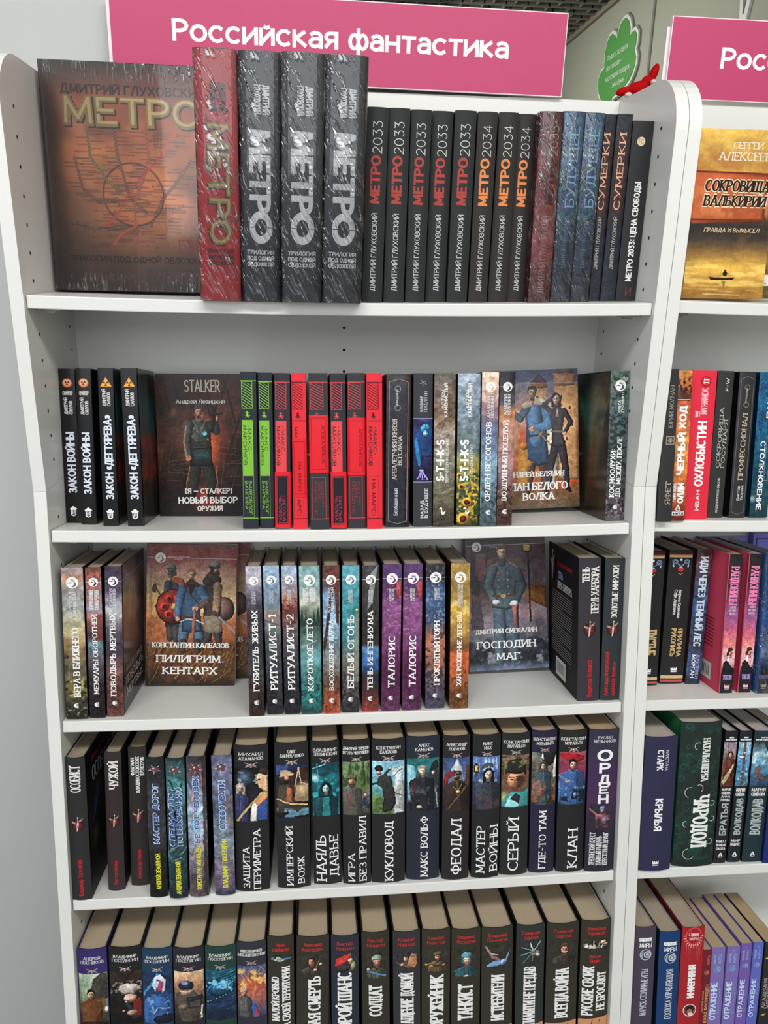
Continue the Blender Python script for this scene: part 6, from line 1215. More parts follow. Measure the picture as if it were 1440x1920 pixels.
# right bookcase, row 3
for k, l_, ti, au_ in (('r_pust', 'black folk-patterned book titled ПУСТЫЕ, cut by the side panel', 'ПУСТЫЕ', 'Марина Козинаки'), ('r_yari', 'black folk-patterned book titled ЯРИЛИНА РУКОПИСЬ', 'ЯРИЛИНА|РУКОПИСЬ', 'Марина Козинаки|Софи Авдюхина')):
    b = B(k, l_, spine=(38, 37, 38), side=(24, 22, 24), bulge=1.0)
    for v0, v1, c in ((.965, .972, (190, 80, 84)), (.945, .963, (206, 180, 130)), (.98, .99, (80, 30, 40)), (.012, .028, (190, 80, 84)), (.038, .06, (206, 180, 130))): b.box(em_line(c), .02, .98, v0, v1, 'stripe')
    o_ = [(circ(.5, .95, .06, 10), W_)]
    for sx in (0, 1):
        f = lambda x: x if sx == 0 else 1 - x
        for p_, c in em_ring((140, 160, 196), .72, 14): o_.append(([(f(.04 + q[0] * .3), .72 + q[1] * .26) for q in p_], c))
        for p_, c in em_ring((140, 160, 196), .6, 10): o_.append(([(f(.12 + q[0] * .15), .80 + q[1] * .12) for q in p_], c))
        o_.append(([(f(.06), .62), (f(.1), .55), (f(.16), .56), (f(.16), .62), (f(.1), .74)], (150, 180, 214))); o_.append(([(f(.3), .72), (f(.38), .66), (f(.48), .64), (f(.48), .67), (f(.38), .7), (f(.33), .76)], (150, 170, 206)))
    o_ += [([(.44, .6), (.56, .6), (.6, .5), (.4, .5)], (150, 180, 214)), ([(.34, .5), (.66, .5), (.64, .36), (.5, .28), (.36, .36)], (190, 40, 46)), (circ(.42, .2, .025, 6), W_), (circ(.5, .14, .025, 6), W_), (circ(.58, .2, .025, 6), W_)]
    b.m(o_, .5, .865, 29, asp=.95, name='folk_ornament')
    b.t(au_, .3, .66 if '|' in au_ else .5, .485, .70, 'd', 'b', (216, 216, 214), 'author_lettering', ow=(1, .88)); b.t(ti, .30, .84, .2 if '|' in ti else .215, .41, 'd', 'k', (206, 176, 120), 'title_lettering'); b.m(em_crown(), .55, .105, 9.5, asp=.9)
b = B('r_idi', 'dusky blue and brown book titled ИДИ ЧЕРЕЗ ТЕМНЫЙ ЛЕС', spine=(60, 64, 84), side=(36, 32, 44), sidel=(60, 36, 40), bulge=1.4, gloss=True)
P = b.pic(0, 1, 0, 1, seed=4); P.g((0, (44, 46, 66)), (.15, (60, 80, 130)), (.3, (50, 54, 76)), (.6, (56, 84, 130)), (.75, (60, 60, 90)), (.9, (90, 60, 66)), (1, (80, 56, 60))); P.n(4, .4); b.put(P)
b.t('ИДИ ЧЕРЕЗ ТЕМНЫЙ ЛЕС', .26, .78, .27, .945, 'd', 'k', (200, 220, 230), 'title_lettering'); b.t('ДЖЕЗЕБЕЛ', .58, .8, .04, .215, 'd', 'n', (180, 196, 230), 'author_lettering'); b.t('МОРГАН', .26, .52, .045, .215, 'd', 'k', W_, 'author_lettering')
for k, l_ in (('r_ran1', 'pink and purple sunset book titled РАНДОНИЦЫ, copy with back cover showing'), ('r_ran2', 'pink and purple sunset book titled РАНДОНИЦЫ, right copy')):
    b = B(k, l_, spine=(200, 80, 100), side=(120, 60, 96), sidel=(192, 62, 88), bulge=.5, group='pink sunset books')
    P = b.pic(.06, 1, 0, 1, res=.5, seed=4); P.g((0, (34, 32, 36)), (.15, (34, 32, 36)), (.2, (226, 160, 170)), (.28, (236, 180, 180)), (.36, (236, 130, 120)), (.45, (216, 96, 130)), (.55, (160, 84, 150)), (.66, (110, 56, 96)), (.78, (56, 40, 52)), (1, (34, 34, 36)))
    P.p([(.02, .1), (.1, .22), (.4, .245), (.8, .19), (1, .18), (1, .1)], (30, 30, 38)); P.p([(.34, .24), (.5, .27), (.66, .25), (.62, .23), (.5, .22)], (236, 226, 230)); P.e(.58, .29, .2, .19, (206, 110, 96)); P.p([(.62, .27), (.82, .28), (.78, .255), (.6, .25)], (206, 110, 96)); P.p([(.3, .29), (.4, .33), (.7, .335), (.86, .31), (.7, .31), (.5, .30), (.44, .275), (.34, .27)], (66, 40, 36)); b.put(P)
    b.t('РАНДОНИЦЫ', .22, .82, .625, .91, 'd', 'S', (236, 130, 180), 'title_lettering'); b.t('МЕЛИНА МИРАЯ', .82, .92, .69, .88, 'd', 'n', (200, 150, 176), 'author_lettering'); b.t('ОДИН|ИЗ НИХ|МЕРТВ', .26, .82, .555, .625, 'h', 's', (226, 190, 206), 'subtitle_lettering', ow=(.8, 1, .85))
    b.t('ТОКСИН', .2, .9, .095, .13, 'h', 'S', (170, 150, 214), 'series_lettering'); b.m(em_crown((240, 190, 200)), .56, .045, 7.5, asp=1)
    if k == 'r_ran1':
        items = [([(.3, .30 + .025 * i), (.82, .30 + .025 * i), (.82, .307 + .025 * i), (.3, .307 + .025 * i)], (110, 36, 56)) for i in range(9)]; b.polys('blurb_text', items, b.Lt); b.box([([(0, 0), (1, 0), (1, 1), (0, 1)], (206, 200, 196))] + [([(.1 + .09 * i, .2), (.14 + .09 * i, .2), (.14 + .09 * i, .8), (.1 + .09 * i, .8)], (60, 60, 60)) for i in range(9)], .46, .82, .05, .17, 'barcode', b.Lt)
b = B('r_blue', 'bright blue shrink-wrapped book at right edge of third shelf', spine=(40, 100, 170), side=(24, 70, 130), sidel=(30, 110, 190), bulge=.5, gloss=True)
P = b.pic(.1, 1, 0, 1, seed=5); P.g((0, (60, 62, 70)), (.15, (60, 60, 70)), (.2, (40, 70, 130)), (.3, (150, 180, 220)), (.4, (60, 110, 190)), (.6, (30, 110, 190)), (1, (30, 60, 70))); P.n(5, .3); b.put(P); b.m(em_crown(), .5, .05, 8); b.t('ТОКСИН', .1, .9, .1, .13, 'h', 'S', (170, 150, 214), 'series_lettering'); b.film()
for i, (x, y, h) in enumerate(((962, 177, 206), (1046, 166, 214), (1098, 149, 204))):
    b = Book('book', 'violet book standing flat against the back, %s' % ('left one, seen between book tops', 'middle one, seen above grey page tops', 'frontmost one at the right edge')[i], 3, x, y, 14, h, 0, d=118 if i else 80, spine=(110, 104, 180), side=(126, 122, 206), page=(150, 150, 196), face=True, tilt=.0, group='violet books against the back')
    b.box(em_frame((70, 66, 130), .02, .01), .04, .96, .04, .96, 'cover_frame', b.Rt)

# ======================================================= row 4
b = dagger_book('osob', 'thick black book titled ОСОБИСТ, leftmost on fourth shelf, dark cover showing', 'ОСОБИСТ', 'Владимир Поселягин', (46, 45, 46), (.2, .76), (.755, .95), (.03, .28), au=(.38, .62), em_v=.53, bul=3, yaw=0)
P = b.pic(.04, 1, 0, 1, b.Rt, 1.4, 3); P.g((0, (14, 14, 16)), (.3, (22, 22, 20)), (.5, (30, 26, 26)), (1, (14, 13, 15))); P.glow(.45, .66, .3, (110, 60, 50), .7); P.e(.3, .6, .3, .06, (30, 70, 120), rot=50, soft=.6); P.b((70, 66, 40), 5, .5, .62, .15, .45, a=.6); P.n(5, .4); b.put(P, 'cover_picture'); b.t('ОСОБИСТ', .2, .9, .75, .86, 'h', 's', (150, 156, 166), 'title_lettering', b.Rt); b.t('Владимир', .2, .8, .9, .94, 'h', 'b', (150, 24, 28), 'author_lettering', b.Rt)
dagger_book('chuz', 'brown-black book titled ЧУЖОЙ with red sword emblem', 'ЧУЖОЙ', 'Виктор Мишин', (54, 46, 48), (.26, .80), (.73, .935), (.045, .215), em_v=.50, bul=2.6)
b = dagger_book('flag', 'brown-black book set back, with long three-line title ФЛАГМАН ВЛАДИВОСТОКСКИХ КРЕЙСЕРОВ', '', 'Александр Чернов', (48, 44, 42), (.1, .9), (.6, .9), (.05, .26), em_v=.50, bul=2.2)
b.t('ФЛАГМАН', .14, .34, .795, .925, 'u', 'S', W_, 'title_lettering'); b.t('ВЛАДИВОСТОКСКИХ', .42, .62, .67, .935, 'u', 'S', W_, 'title_lettering'); b.t('КРЕЙСЕРОВ', .68, .88, .795, .93, 'u', 'S', W_, 'title_lettering')

def magic(key, label, title, author, st, ops=None, tw=(.38, .82), aw=(.055, .31), tu=(.30, .66), core=(110, 70, 76), seed=3):
    b = B(key, label, spine=st[1][1], side=(18, 18, 20), bulge=2.6, gloss=True); P = b.pic(0, 1, 0, 1, seed=seed); P.g(*st); P.n(4, .35)
    if ops: ops(P)
    b.put(P); b.m(em_star(core), .48, .915, b.w * .82, asp=.95)
    u0, u1 = tu
    b.t(title, u0, u1, tw[0], tw[1], 'u', 'K', (200, 216, 240), 'title_outline', it=.1); b.t(title, u0 + .045, u1 - .045, tw[0] + .006, tw[1] - .006, 'u', 'k', (44, 72, 140), 'title_lettering', it=.1)
    b.t(author, .40, .66, aw[0], aw[1], 'u', 'b', (226, 222, 60), 'author_lettering'); return b
magic('mast', 'glossy black book with blue title МАСТЕР ДОРОГ', 'МАСТЕР ДОРОГ', 'Андрей Земляной'.upper(), [(0, (24, 26, 28)), (.3, (34, 36, 38)), (.5, (56, 60, 66)), (.8, (50, 50, 54)), (1, (34, 36, 38))], lambda P: P.streaks((96, 110, 124), 8, .03, (60, 120), .2, .8, .7, .3), tw=(.375, .81), seed=3)
magic('spec', 'dark teal book with blue title СПЕЦИАЛИСТ ПО ВЫЖИВАНИЮ', 'СПЕЦИАЛИСТ|ПО ВЫЖИВАНИЮ', 'Андрей Земляной'.upper(), [(0, (30, 44, 54)), (.2, (34, 60, 66)), (.4, (50, 76, 80)), (.6, (60, 90, 96)), (.8, (70, 130, 134)), (1, (40, 56, 60))], lambda P: (P.streaks((80, 190, 180), 12, .03, (30, 150), .1, .9, .7, .5), P.streaks((16, 20, 24), 8, .1, (60, 120), .2, .9, .7, .6), P.streaks((200, 220, 220), 5, .02, (20, 60), .25, .4, .5, .7)), tw=(.365, .79), tu=(.04, .86), aw=(.03, .26), seed=4)
magic('neto', 'glossy book with rainbow streaks and blue title НЕ ТОТ ЧЕЛОВЕК', 'НЕ ТОТ ЧЕЛОВЕК', 'Константин Муравьев'.upper(), [(0, (96, 84, 90)), (.15, (90, 80, 90)), (.4, (140, 150, 170)), (.6, (160, 190, 210)), (.8, (110, 100, 110)), (1, (56, 50, 56))], lambda P: (P.streaks((220, 150, 90), 6, .08, (60, 80), .2, .7, .8, .6), P.streaks((60, 170, 220), 6, .1, (80, 110), .3, .8, .7, .6), P.streaks((220, 110, 120), 5, .07, (95, 110), .3, .8, .7, .6), P.p([(.8, 0), (1, 0), (1, 1), (.8, 1)], (50, 40, 46), .7)), tw=(.37, .865), aw=(.05, .345), core=(120, 50, 50), seed=5)
magic('slov', 'lavender and steel book with blue title СЛОВО ЧЕСТИ', 'СЛОВО ЧЕСТИ', 'Владимир Поселягин'.upper(), [(0, (60, 60, 76)), (.15, (110, 104, 120)), (.35, (130, 140, 160)), (.5, (110, 130, 144)), (.6, (70, 90, 110)), (.75, (100, 104, 130)), (.9, (120, 124, 160)), (1, (96, 100, 130))], lambda P: (P.b((120, 90, 140), 8, .5, .6, 0, .3, a=.6), P.p([(.6, .5), (.6, .7), (1, .72), (1, .48)], (140, 120, 110), .5)), tw=(.46, .82), aw=(.055, .40), seed=6)

def saga(key, label, author, title, sp, art, tu=(.24, .72), tv=(.03, .43), tf='s', ow=None, aw=None, av=(.895, .955), artv=(.475, .845), emv=.865, au=(.14, .86), seed=1, bul=4.2):
    b = B(key, label, spine=sp, side=tuple(int(c * .6) for c in sp), bulge=bul, page=(206, 190, 156))
    b.t(author, au[0], au[1], av[0], av[1], 'h', 's', (222, 222, 220), 'author_lettering', ow=aw); b.m(em_swords(), .5, emv, b.w * .42, asp=.42)
    P = b.pic(.02, .98, artv[0], artv[1], res=.7, seed=seed); art(P); b.put(P)
    if title: b.t(title, tu[0], tu[1], tv[0], tv[1], 'u', tf, (238, 238, 236), 'title_lettering', ow=ow)
    return b
SK = (214, 164, 132)
def a_zash(P):
    P.g((0, (30, 34, 56)), (.5, (36, 34, 38)), (1, (24, 24, 28))); P.glow(.3, .82, .3, (110, 150, 200), .8); P.b((180, 200, 220), 6, .6, .7, .7, .95, a=.6); P.n(5, .3)
    P.bust(.17, .62, .115, coat=(60, 66, 110), skin=(200, 160, 140), hair=(170, 160, 156), kind='long', sh=2.0)
    P.p([(.5, 0), (.55, .3), (.7, .42), (1, .5), (1, 0)], (52, 82, 160)); P.p([(.45, .0), (.5, .28), (.62, .38), (.68, .3), (.66, 0)], (236, 226, 216)); P.p([(.6, .36), (1, .58), (1, .42), (.72, .28)], (226, 150, 96)); P.l([(.05, .0), (.45, .3), (.8, .5), (1, .56)], .07, (190, 160, 100)); P.p([(.78, .6), (.95, .5), (1, .56), (1, .9), (.8, .94), (.68, .86), (.66, .74), (.72, .62)], (236, 186, 140)); P.p([(.72, .9), (.8, 1), (1, .98), (1, .84), (.86, .86)], (56, 44, 40)); P.l([(.66, .76), (.76, .78)], .04, (60, 40, 34)); P.p([(.62, .70), (.68, .78), (.7, .7)], (236, 186, 140))
def a_impe(P):
    P.g((0, (26, 30, 40)), (.4, (44, 32, 28)), (1, (40, 44, 84))); P.p([(0, .8), (0, 1), (.4, 1), (.38, .82)], (50, 80, 150)); P.p([(.4, .3), (.4, .9), (1, .95), (1, .3)], (54, 32, 24)); P.n(5, .3)
    P.glow(.82, .55, .32, (250, 220, 160), .9); P.l([(.6, .62), (.7, .95), (.78, .66), (1, .6)], .02, (240, 220, 190)); P.p([(.56, .32), (.62, .62), (1, .6), (1, .3)], (226, 190, 140), .55)
    P.p([(.0, .1), (.04, .5), (.1, .62), (.42, .64), (.5, .5), (.6, .3), (.9, .22), (1, .2), (1, .12), (.5, .1)], (70, 60, 50)); P.p([(.28, .3), (.34, .6), (.48, .56), (.5, .3)], (176, 100, 60)); P.e(.24, .72, .15, .15, (56, 42, 36)); P.p([(.1, .76), (.14, .9), (.4, .9), (.58, .84), (.5, .8)], (200, 170, 130)); P.l([(.02, .36), (.4, .28), (.96, .24)], .04, (220, 180, 130)); P.b((110, 170, 200), 6, .5, .6, 0, .2, a=.8)
    P.e(.34, .76, .08, .08, (190, 130, 90))
def a_naya(P):
    P.g((0, (30, 120, 126)), (.3, (20, 74, 84)), (.7, (24, 110, 120)), (1, (20, 60, 76))); P.n(5, .4); P.glow(.1, .72, .22, (230, 246, 246), 1); P.b((60, 220, 226), 4, .55, .66, .3, .8, a=.6); P.l([(0, .9), (.5, .98)], .02, (120, 220, 220)); P.l([(.2, .6), (.2, 1)], .015, (100, 200, 200)); P.bust(.5, .52, .15, coat=(26, 74, 80), skin=(150, 190, 190), hair=(20, 30, 36), kind='hood', k2=(22, 56, 62), sh=2.9, trim=(50, 150, 150)); P.p([(.36, 0), (.4, .36), (.6, .36), (.64, 0)], (40, 150, 150), .7)
def a_igra(P):
    P.g((0, (60, 58, 60)), (.4, (110, 110, 100)), (.5, (90, 110, 60)), (1, (110, 140, 96))); P.b((50, 70, 36), 4, .5, .6, .5, 1, sx=2, sy=.4, a=.8); P.streaks((70, 60, 40), 7, .03, (88, 92), .5, 1, .8, .6); P.n(5, .3); P.p([(.6, .15), (.66, .3), (1, .34), (1, .1)], (52, 56, 66)); P.e(.84, .36, .07, .07, (190, 130, 110)); P.b((110, 110, 130), 7, .55, .65, .1, .35, a=.6); P.bust(.34, .66, .145, coat=(92, 94, 84), skin=(196, 140, 110), hair=(40, 30, 26), kind='cap', k2=(96, 108, 78), sh=2.5, trim=(130, 60, 50)); P.l([(.18, .44), (.22, 0)], .03, (150, 60, 50)); P.l([(.24, .585), (.42, .585)], .025, (50, 36, 30))
def a_kukl(P):
    P.g((0, (90, 120, 60)), (.3, (110, 146, 76)), (.4, (90, 150, 150)), (.6, (110, 180, 200)), (1, (140, 200, 226))); P.n(4, .2); P.b((66, 90, 44), 4, .5, .6, 0, .35, a=.7)
    h = (190, 196, 198)
    P.p([(.62, .86), (.8, .86), (.9, .92), (.97, .86), (.9, .78), (.96, .6), (1, .4), (1, 0), (.68, 0), (.6, .2), (.66, .5), (.72, .68), (.6, .76)], h); P.p([(.8, .1), (.9, .4), (1, .4), (1, 0)], (130, 136, 140), .7); P.l([(.66, .72), (.92, .84)], .03, (60, 56, 54)); P.l([(.7, .4), (1, .3)], .03, (70, 64, 60)); P.e(.3, .12, .12, .05, (90, 84, 80))
    P.p([(.12, .56), (.2, .72), (.4, .76), (.6, .7), (.62, .6), (.7, .4), (.74, .2), (.6, .06), (.3, .04), (.34, .3), (.3, .5)], (50, 50, 50)); P.l([(.3, .7), (.56, .86)], .08, (60, 60, 60)); P.e(.56, .87, .04, .04, (190, 170, 150)); P.e(.2, .86, .13, .11, (30, 30, 32)); P.e(.2, .78, .07, .07, (190, 140, 110)); P.l([(0, .56), (.2, .6)], .06, (50, 50, 52)); P.n(9, .2)
def a_volf(P):
    P.g((0, (36, 44, 56)), (.5, (40, 70, 80)), (.8, (36, 100, 106)), (1, (40, 120, 120))); P.n(5, .3); P.p([(.0, .2), (.0, .88), (.2, .86), (.28, .6), (.3, .2)], (110, 180, 196)); P.b((180, 220, 226), 6, .55, .66, .3, .9, sx=2, sy=.4, a=.5); P.p([(.66, 0), (.64, .6), (.7, .8), (.86, .9), (1, .86), (1, 0)], (52, 58, 68)); P.p([(.7, .76), (.78, .92), (.96, .95), (1, .8)], (40, 42, 48)); P.bust(.48, .77, .125, coat=(40, 44, 52), skin=(220, 176, 150), hair=(170, 160, 140), sh=3.0, trim=(76, 82, 92)); P.p([(.05, .5), (.1, .58), (.3, .64), (.26, .3), (.36, .16), (.3, .1), (.1, .3)], (60, 40, 42)); P.e(.38, .08, .09, .06, (206, 150, 120)); P.e(.82, .72, .05, .06, (206, 160, 130)); P.l([(.96, .05), (.9, .4)], .02, (180, 190, 200)); P.b((110, 120, 134), 9, .58, .68, .1, .5, a=.4)
def a_feod(P):
    P.g((0, (40, 34, 32)), (.4, (56, 50, 52)), (.55, (90, 110, 150)), (1, (60, 80, 130))); P.n(5, .25); P.bust(.52, .68, .15, coat=(56, 44, 40), skin=(190, 130, 100), hair=(60, 30, 24), kind='beard', sh=3.2, trim=(150, 120, 70)); P.p([(.28, .7), (.3, .8), (.42, .9), (.5, 1), (.6, .9), (.74, .8), (.78, .6), (.7, .56), (.68, .76), (.36, .78)], (176, 186, 192)); P.e(.46, .7, .1, .06, (40, 40, 46)); P.e(.62, .7, .09, .06, (40, 40, 46)); P.e(.44, .7, .04, .03, (90, 120, 150)); P.p([(.02, .5), (.06, .7), (.3, .76), (.4, .7), (.22, .6), (.14, .48)], (130, 40, 36)); P.e(.55, .36, .08, .06, (196, 170, 80)); P.l([(.36, .46), (.54, .38), (.7, .5)], .02, (170, 140, 70)); P.l([(.2, .05), (.95, .5)], .06, (100, 80, 50)); P.p([(.8, .5), (.9, .86), (1, .84), (1, .4)], (90, 60, 44))
def a_mavo(P):
    P.g((0, (40, 42, 56)), (.5, (60, 76, 120)), (1, (90, 130, 196))); P.b((180, 210, 240), 7, .52, .64, .5, 1, sx=2, sy=.3, a=.7); P.n(5, .25); P.l([(.1, .6), (.12, .8)], .02, (50, 44, 40)); P.p([(.02, .7), (.04, .84), (.1, .88), (.2, .84), (.22, .7)], (50, 40, 30)); P.p([(.06, .72), (.07, .82), (.17, .82), (.18, .72)], (240, 200, 110)); P.glow(.25, .55, .1, (230, 220, 190), .8); P.bust(.56, .66, .165, coat=(60, 62, 76), skin=(206, 170, 150), hair=(36, 30, 30), kind='long', sh=2.9, trim=(40, 40, 50)); P.p([(.3, .76), (.32, .84), (.5, .9), (.74, .86), (.76, .78), (.55, .82)], (80, 80, 84)); P.b((110, 70, 70), 4, .5, .6, 0, .3, a=.4)
def a_sery(P):
    P.g((0, (60, 150, 150)), (.3, (110, 76, 60)), (.7, (120, 84, 60)), (1, (130, 100, 80))); P.b((60, 40, 34), 5, .5, .6, .6, 1, a=.7); P.n(4, .3); P.glow(.1, .2, .25, (220, 230, 110), .7); P.p([(.05, 0), (.15, .22), (.35, .3), (.8, .3), (1, .36), (1, 0)], (60, 150, 150)); P.p([(.1, 0), (.3, .22), (.7, .04), (.6, 0)], (150, 220, 220)); P.p([(.3, .16), (.5, .28), (.7, .2), (.62, .08)], (40, 44, 50))
    P.e(.5, .52, .31, .33, (196, 130, 96)); P.e(.66, .5, .22, .3, (70, 44, 36), soft=.6, a=.85); P.e(.5, .74, .38, .2, (40, 36, 34)); P.p([(.12, .6), (.14, .82), (.3, .92), (.7, .93), (.9, .8), (.9, .58), (.8, .66), (.5, .7), (.22, .68)], (44, 40, 36)); P.b((130, 150, 90), 8, .55, .65, .7, .92, a=.7)
    for q in (.37, .6): P.e(q, .53, .07, .03, (24, 18, 16)); P.l([(q - .09, .585), (q + .08, .57)], .03, (30, 22, 20))
    P.l([(.48, .55), (.45, .42)], .04, (130, 80, 60)); P.l([(.38, .345), (.58, .345)], .03, (110, 50, 44))
def a_gdet(P):
    P.g((0, (60, 46, 40)), (.4, (90, 76, 66)), (1, (120, 124, 116))); P.n(4, .4); P.p([(.3, 1), (.5, .7), (.9, .8), (1, 1)], (34, 34, 36)); P.p([(.85, .5), (.9, .8), (1, .95), (1, .5)], (226, 226, 216)); P.p([(.35, .9), (.4, 1), (.5, .86)], (226, 226, 216)); P.bust(.45, .74, .11, coat=(66, 86, 96), skin=(206, 170, 150), hair=(60, 44, 36), kind='hood', k2=(84, 78, 70), sh=3.0, trim=(110, 150, 170)); P.p([(0, .1), (.05, .4), (.3, .5), (.44, .3), (.3, .05)], (150, 96, 80)); P.p([(.04, .12), (.08, .36), (.26, .42), (.36, .28), (.26, .08)], (110, 90, 84)); P.b((190, 110, 70), 6, .56, .66, 0, .4, a=.6); P.b((40, 34, 30), 5, .5, .6, 0, .3, a=.6)
def a_klan(P):
    P.g((0, (36, 60, 110)), (.4, (70, 60, 100)), (.6, (130, 50, 80)), (1, (170, 70, 90))); P.n(4, .25); P.p([(.02, .96), (.3, 1), (.7, .96), (.95, .88), (.9, .84), (.5, .82), (.1, .88)], (170, 30, 40)); P.p([(.0, 0), (.0, .46), (.28, .44), (.3, .2), (.2, .0)], (60, 130, 196)); P.bust(.5, .77, .14, coat=(60, 96, 160), skin=(216, 160, 136), hair=(30, 24, 26), sh=3.2, trim=(40, 46, 66)); P.e(.3, .45, .1, .06, (210, 160, 140)); P.l([(0, .55), (.3, .46)], .08, (110, 130, 170)); P.p([(.46, .1), (.5, .3), (.66, .3), (.7, .1)], (36, 40, 56)); P.p([(.52, .22), (.56, .12), (.64, .22)], (120, 170, 220)); P.b((120, 190, 240), 8, .6, .7, .1, .5, a=.6); P.b((24, 26, 40), 5, .56, .66, 0, .3, a=.8)
BK = (38, 38, 40)
saga('zash', 'thick black book with woman and blond officer, titled ЗАЩИТА ПЕРИМЕТРА', 'МИХАИЛ|АТАМАНОВ', '', BK, a_zash, seed=1).t('ЗАЩИТА', .22, .42, .02, .30, 'u', 's', (238, 238, 236), 'title_lettering')
bpy.context.view_layer.update()
def more(root_label, key, bul):
    r = [o for o in C.objects if str(o.get('label', '')) == root_label][0]
    q = Book.__new__(Book); q.w, q.h, q.d, q.bulge, q.mat, q.n, q.root = D[key][3], D[key][4], 140, bul, M_MATTE, 8, r; return q
TW = (238, 238, 236)
more('thick black book with woman and blond officer, titled ЗАЩИТА ПЕРИМЕТРА', 'zash', 4.2).t('ПЕРИМЕТРА', .53, .74, .015, .42, 'u', 's', TW, 'title_lettering')
b = saga('impe', 'thick black book with man in flat cap, titled ИМПЕРСКИЙ ВОЯЖ', 'ОЛЕГ|ДАНИЛЬЧЕНКО', '', BK, a_impe, aw=(.35, 1), seed=2); b.t('ИМПЕРСКИЙ', .28, .48, .02, .42, 'u', 's', TW, 'title_lettering'); b.t('ВОЯЖ', .62, .82, .03, .21, 'u', 's', TW, 'title_lettering')
b = saga('naya', 'black book with teal hooded figure, titled НАЯЛЬ ДАВЬЕ', 'ВЛАДИМИР|ЗЕЩИНСКИЙ', '', BK, a_naya, au=(.08, .92), seed=3); b.t('НАЯЛЬ', .10, .46, .025, .34, 'u', 's', TW, 'title_lettering'); b.t('ДАВЬЕ', .58, .90, .05, .34, 'u', 's', TW, 'title_lettering')
b = saga('igra', 'black book with officer in green cap, titled ИГРА БЕЗ ПРАВИЛ', 'ДМИТРИЙ ЗУРКОВ|ИГОРЬ ЧЕРЕПНЕВ', '', BK, a_igra, au=(.04, .96), seed=4); b.t('ИГРА', .18, .42, .02, .21, 'u', 's', TW, 'title_lettering'); b.t('БЕЗ ПРАВИЛ', .58, .84, .02, .465, 'u', 's', TW, 'title_lettering')
saga('kukl', 'thick black book with rider on rearing grey horse, titled КУКЛОВОД', 'КОНСТАНТИН|КАЛБАЗОВ', 'КУКЛОВОД', BK, a_kukl, tu=(.38, .64), tv=(.015, .425), aw=(1, .7), seed=5)
saga('volf', 'thick navy-topped book with grey-haired man in armour, titled МАКС ВОЛЬФ', 'АЛЕКС|КАМЕНЕВ', 'МАКС ВОЛЬФ', (38, 44, 56), a_volf, tu=(.42, .64), tv=(.02, .44), aw=(.66, 1), au=(.26, .80), seed=6)
saga('feod', 'black book with bearded knight using binoculars, titled ФЕОДАЛ', 'АЛЕКСАНДР|ЛОГИНОВ', 'ФЕОДАЛ', (44, 39, 42), a_feod, tu=(.32, .70), tv=(.035, .42), aw=(1, .8), au=(.12, .88), seed=7)
b = saga('mavo', 'black book with long-haired man beside a lamp, titled МАСТЕР ВОЙНЫ', 'МАКС|МАХ', '', BK, a_mavo, au=(.34, .70), aw=(1, .75), seed=8); b.t('МАСТЕР', .16, .46, .035, .36, 'u', 's', TW, 'title_lettering'); b.t('ВОЙНЫ', .64, .94, .045, .36, 'u', 's', TW, 'title_lettering')
saga('sery', 'black book with close-up face of dark-haired youth, titled СЕРЫЙ', 'КОНСТАНТИН|МУРАВЬЕВ', 'СЕРЫЙ', (40, 42, 42), a_sery, tu=(.27, .64), tv=(.03, .40), aw=(1, .7), au=(.06, .96), seed=9)
saga('gdet', 'black book with indigo top and hooded warrior, titled ГДЕ-ТО ТАМ', 'КОНСТАНТИН|МУРАВЬЕВ', 'ГДЕ-ТО ТАМ', (42, 38, 60), a_gdet, tu=(.34, .62), tv=(.03, .435), aw=(1, .75), au=(.06, .96), seed=10)
saga('klan', 'black book with man in blue armour before red ship, titled КЛАН', 'КОНСТАНТИН|МУРАВЬЕВ', 'КЛАН', BK, a_klan, tu=(.38, .74), tv=(.03, .30), aw=(1, .72), au=(.06, .94), seed=11)
b = B('orde', 'dark purple book titled ОРДЕН downwards, rightmost of fourth shelf', spine=(54, 50, 66), side=(28, 26, 34), bulge=4, page=(206, 186, 146))
P = b.pic(.0, 1, .0, 1, res=1); P.g((0, (46, 42, 54)), (.3, (46, 40, 54)), (.5, (72, 46, 80)), (.7, (66, 46, 82)), (.85, (56, 52, 72)), (1, (52, 50, 66))); b.put(P, 'spine_print')
b.t('РУСЛАН|МЕЛЬНИКОВ', .14, .90, .905, .96, 'h', 's', (210, 206, 216), 'author_lettering', aw) if False else b.t('РУСЛАН|МЕЛЬНИКОВ', .14, .90, .905, .96, 'h', 's', (210, 206, 216), 'author_lettering', ow=(.65, 1))
for ch, u0, u1, v0, v1 in (('О', .26, .80, .775, .86), ('Р', .34, .74, .69, .765), ('Д', .34, .74, .61, .68), ('Е', .36, .70, .545, .60), ('Н', .34, .70, .475, .54)): b.t(ch, u0, u1, v0, v1, 'h', 'K', (240, 240, 240), 'title_lettering')
P = b.pic(.08, .94, .275, .475, res=.7, seed=5, base=(46, 40, 54)); P.b((170, 130, 150), 6, .5, .6, a=.5); P.g((0, (46, 41, 54)), (1, (54, 42, 62))); P.bust(.5, .78, .09, coat=(150, 80, 80), skin=(180, 150, 150), hair=(110, 120, 150), kind='helmet', k2=(120, 130, 160), sh=3.0); P.e(.62, .42, .26, .22, (110, 70, 84)); P.e(.64, .4, .15, .16, (150, 120, 140)); P.l([(.02, .8), (.3, .6), (.5, .56)], .07, (170, 110, 110)); P.b((50, 44, 56), 6, .45, .58, 0, .5, a=.9); P.e(.3, .0, .6, .3, (46, 41, 54), soft=.6); b.put(P)
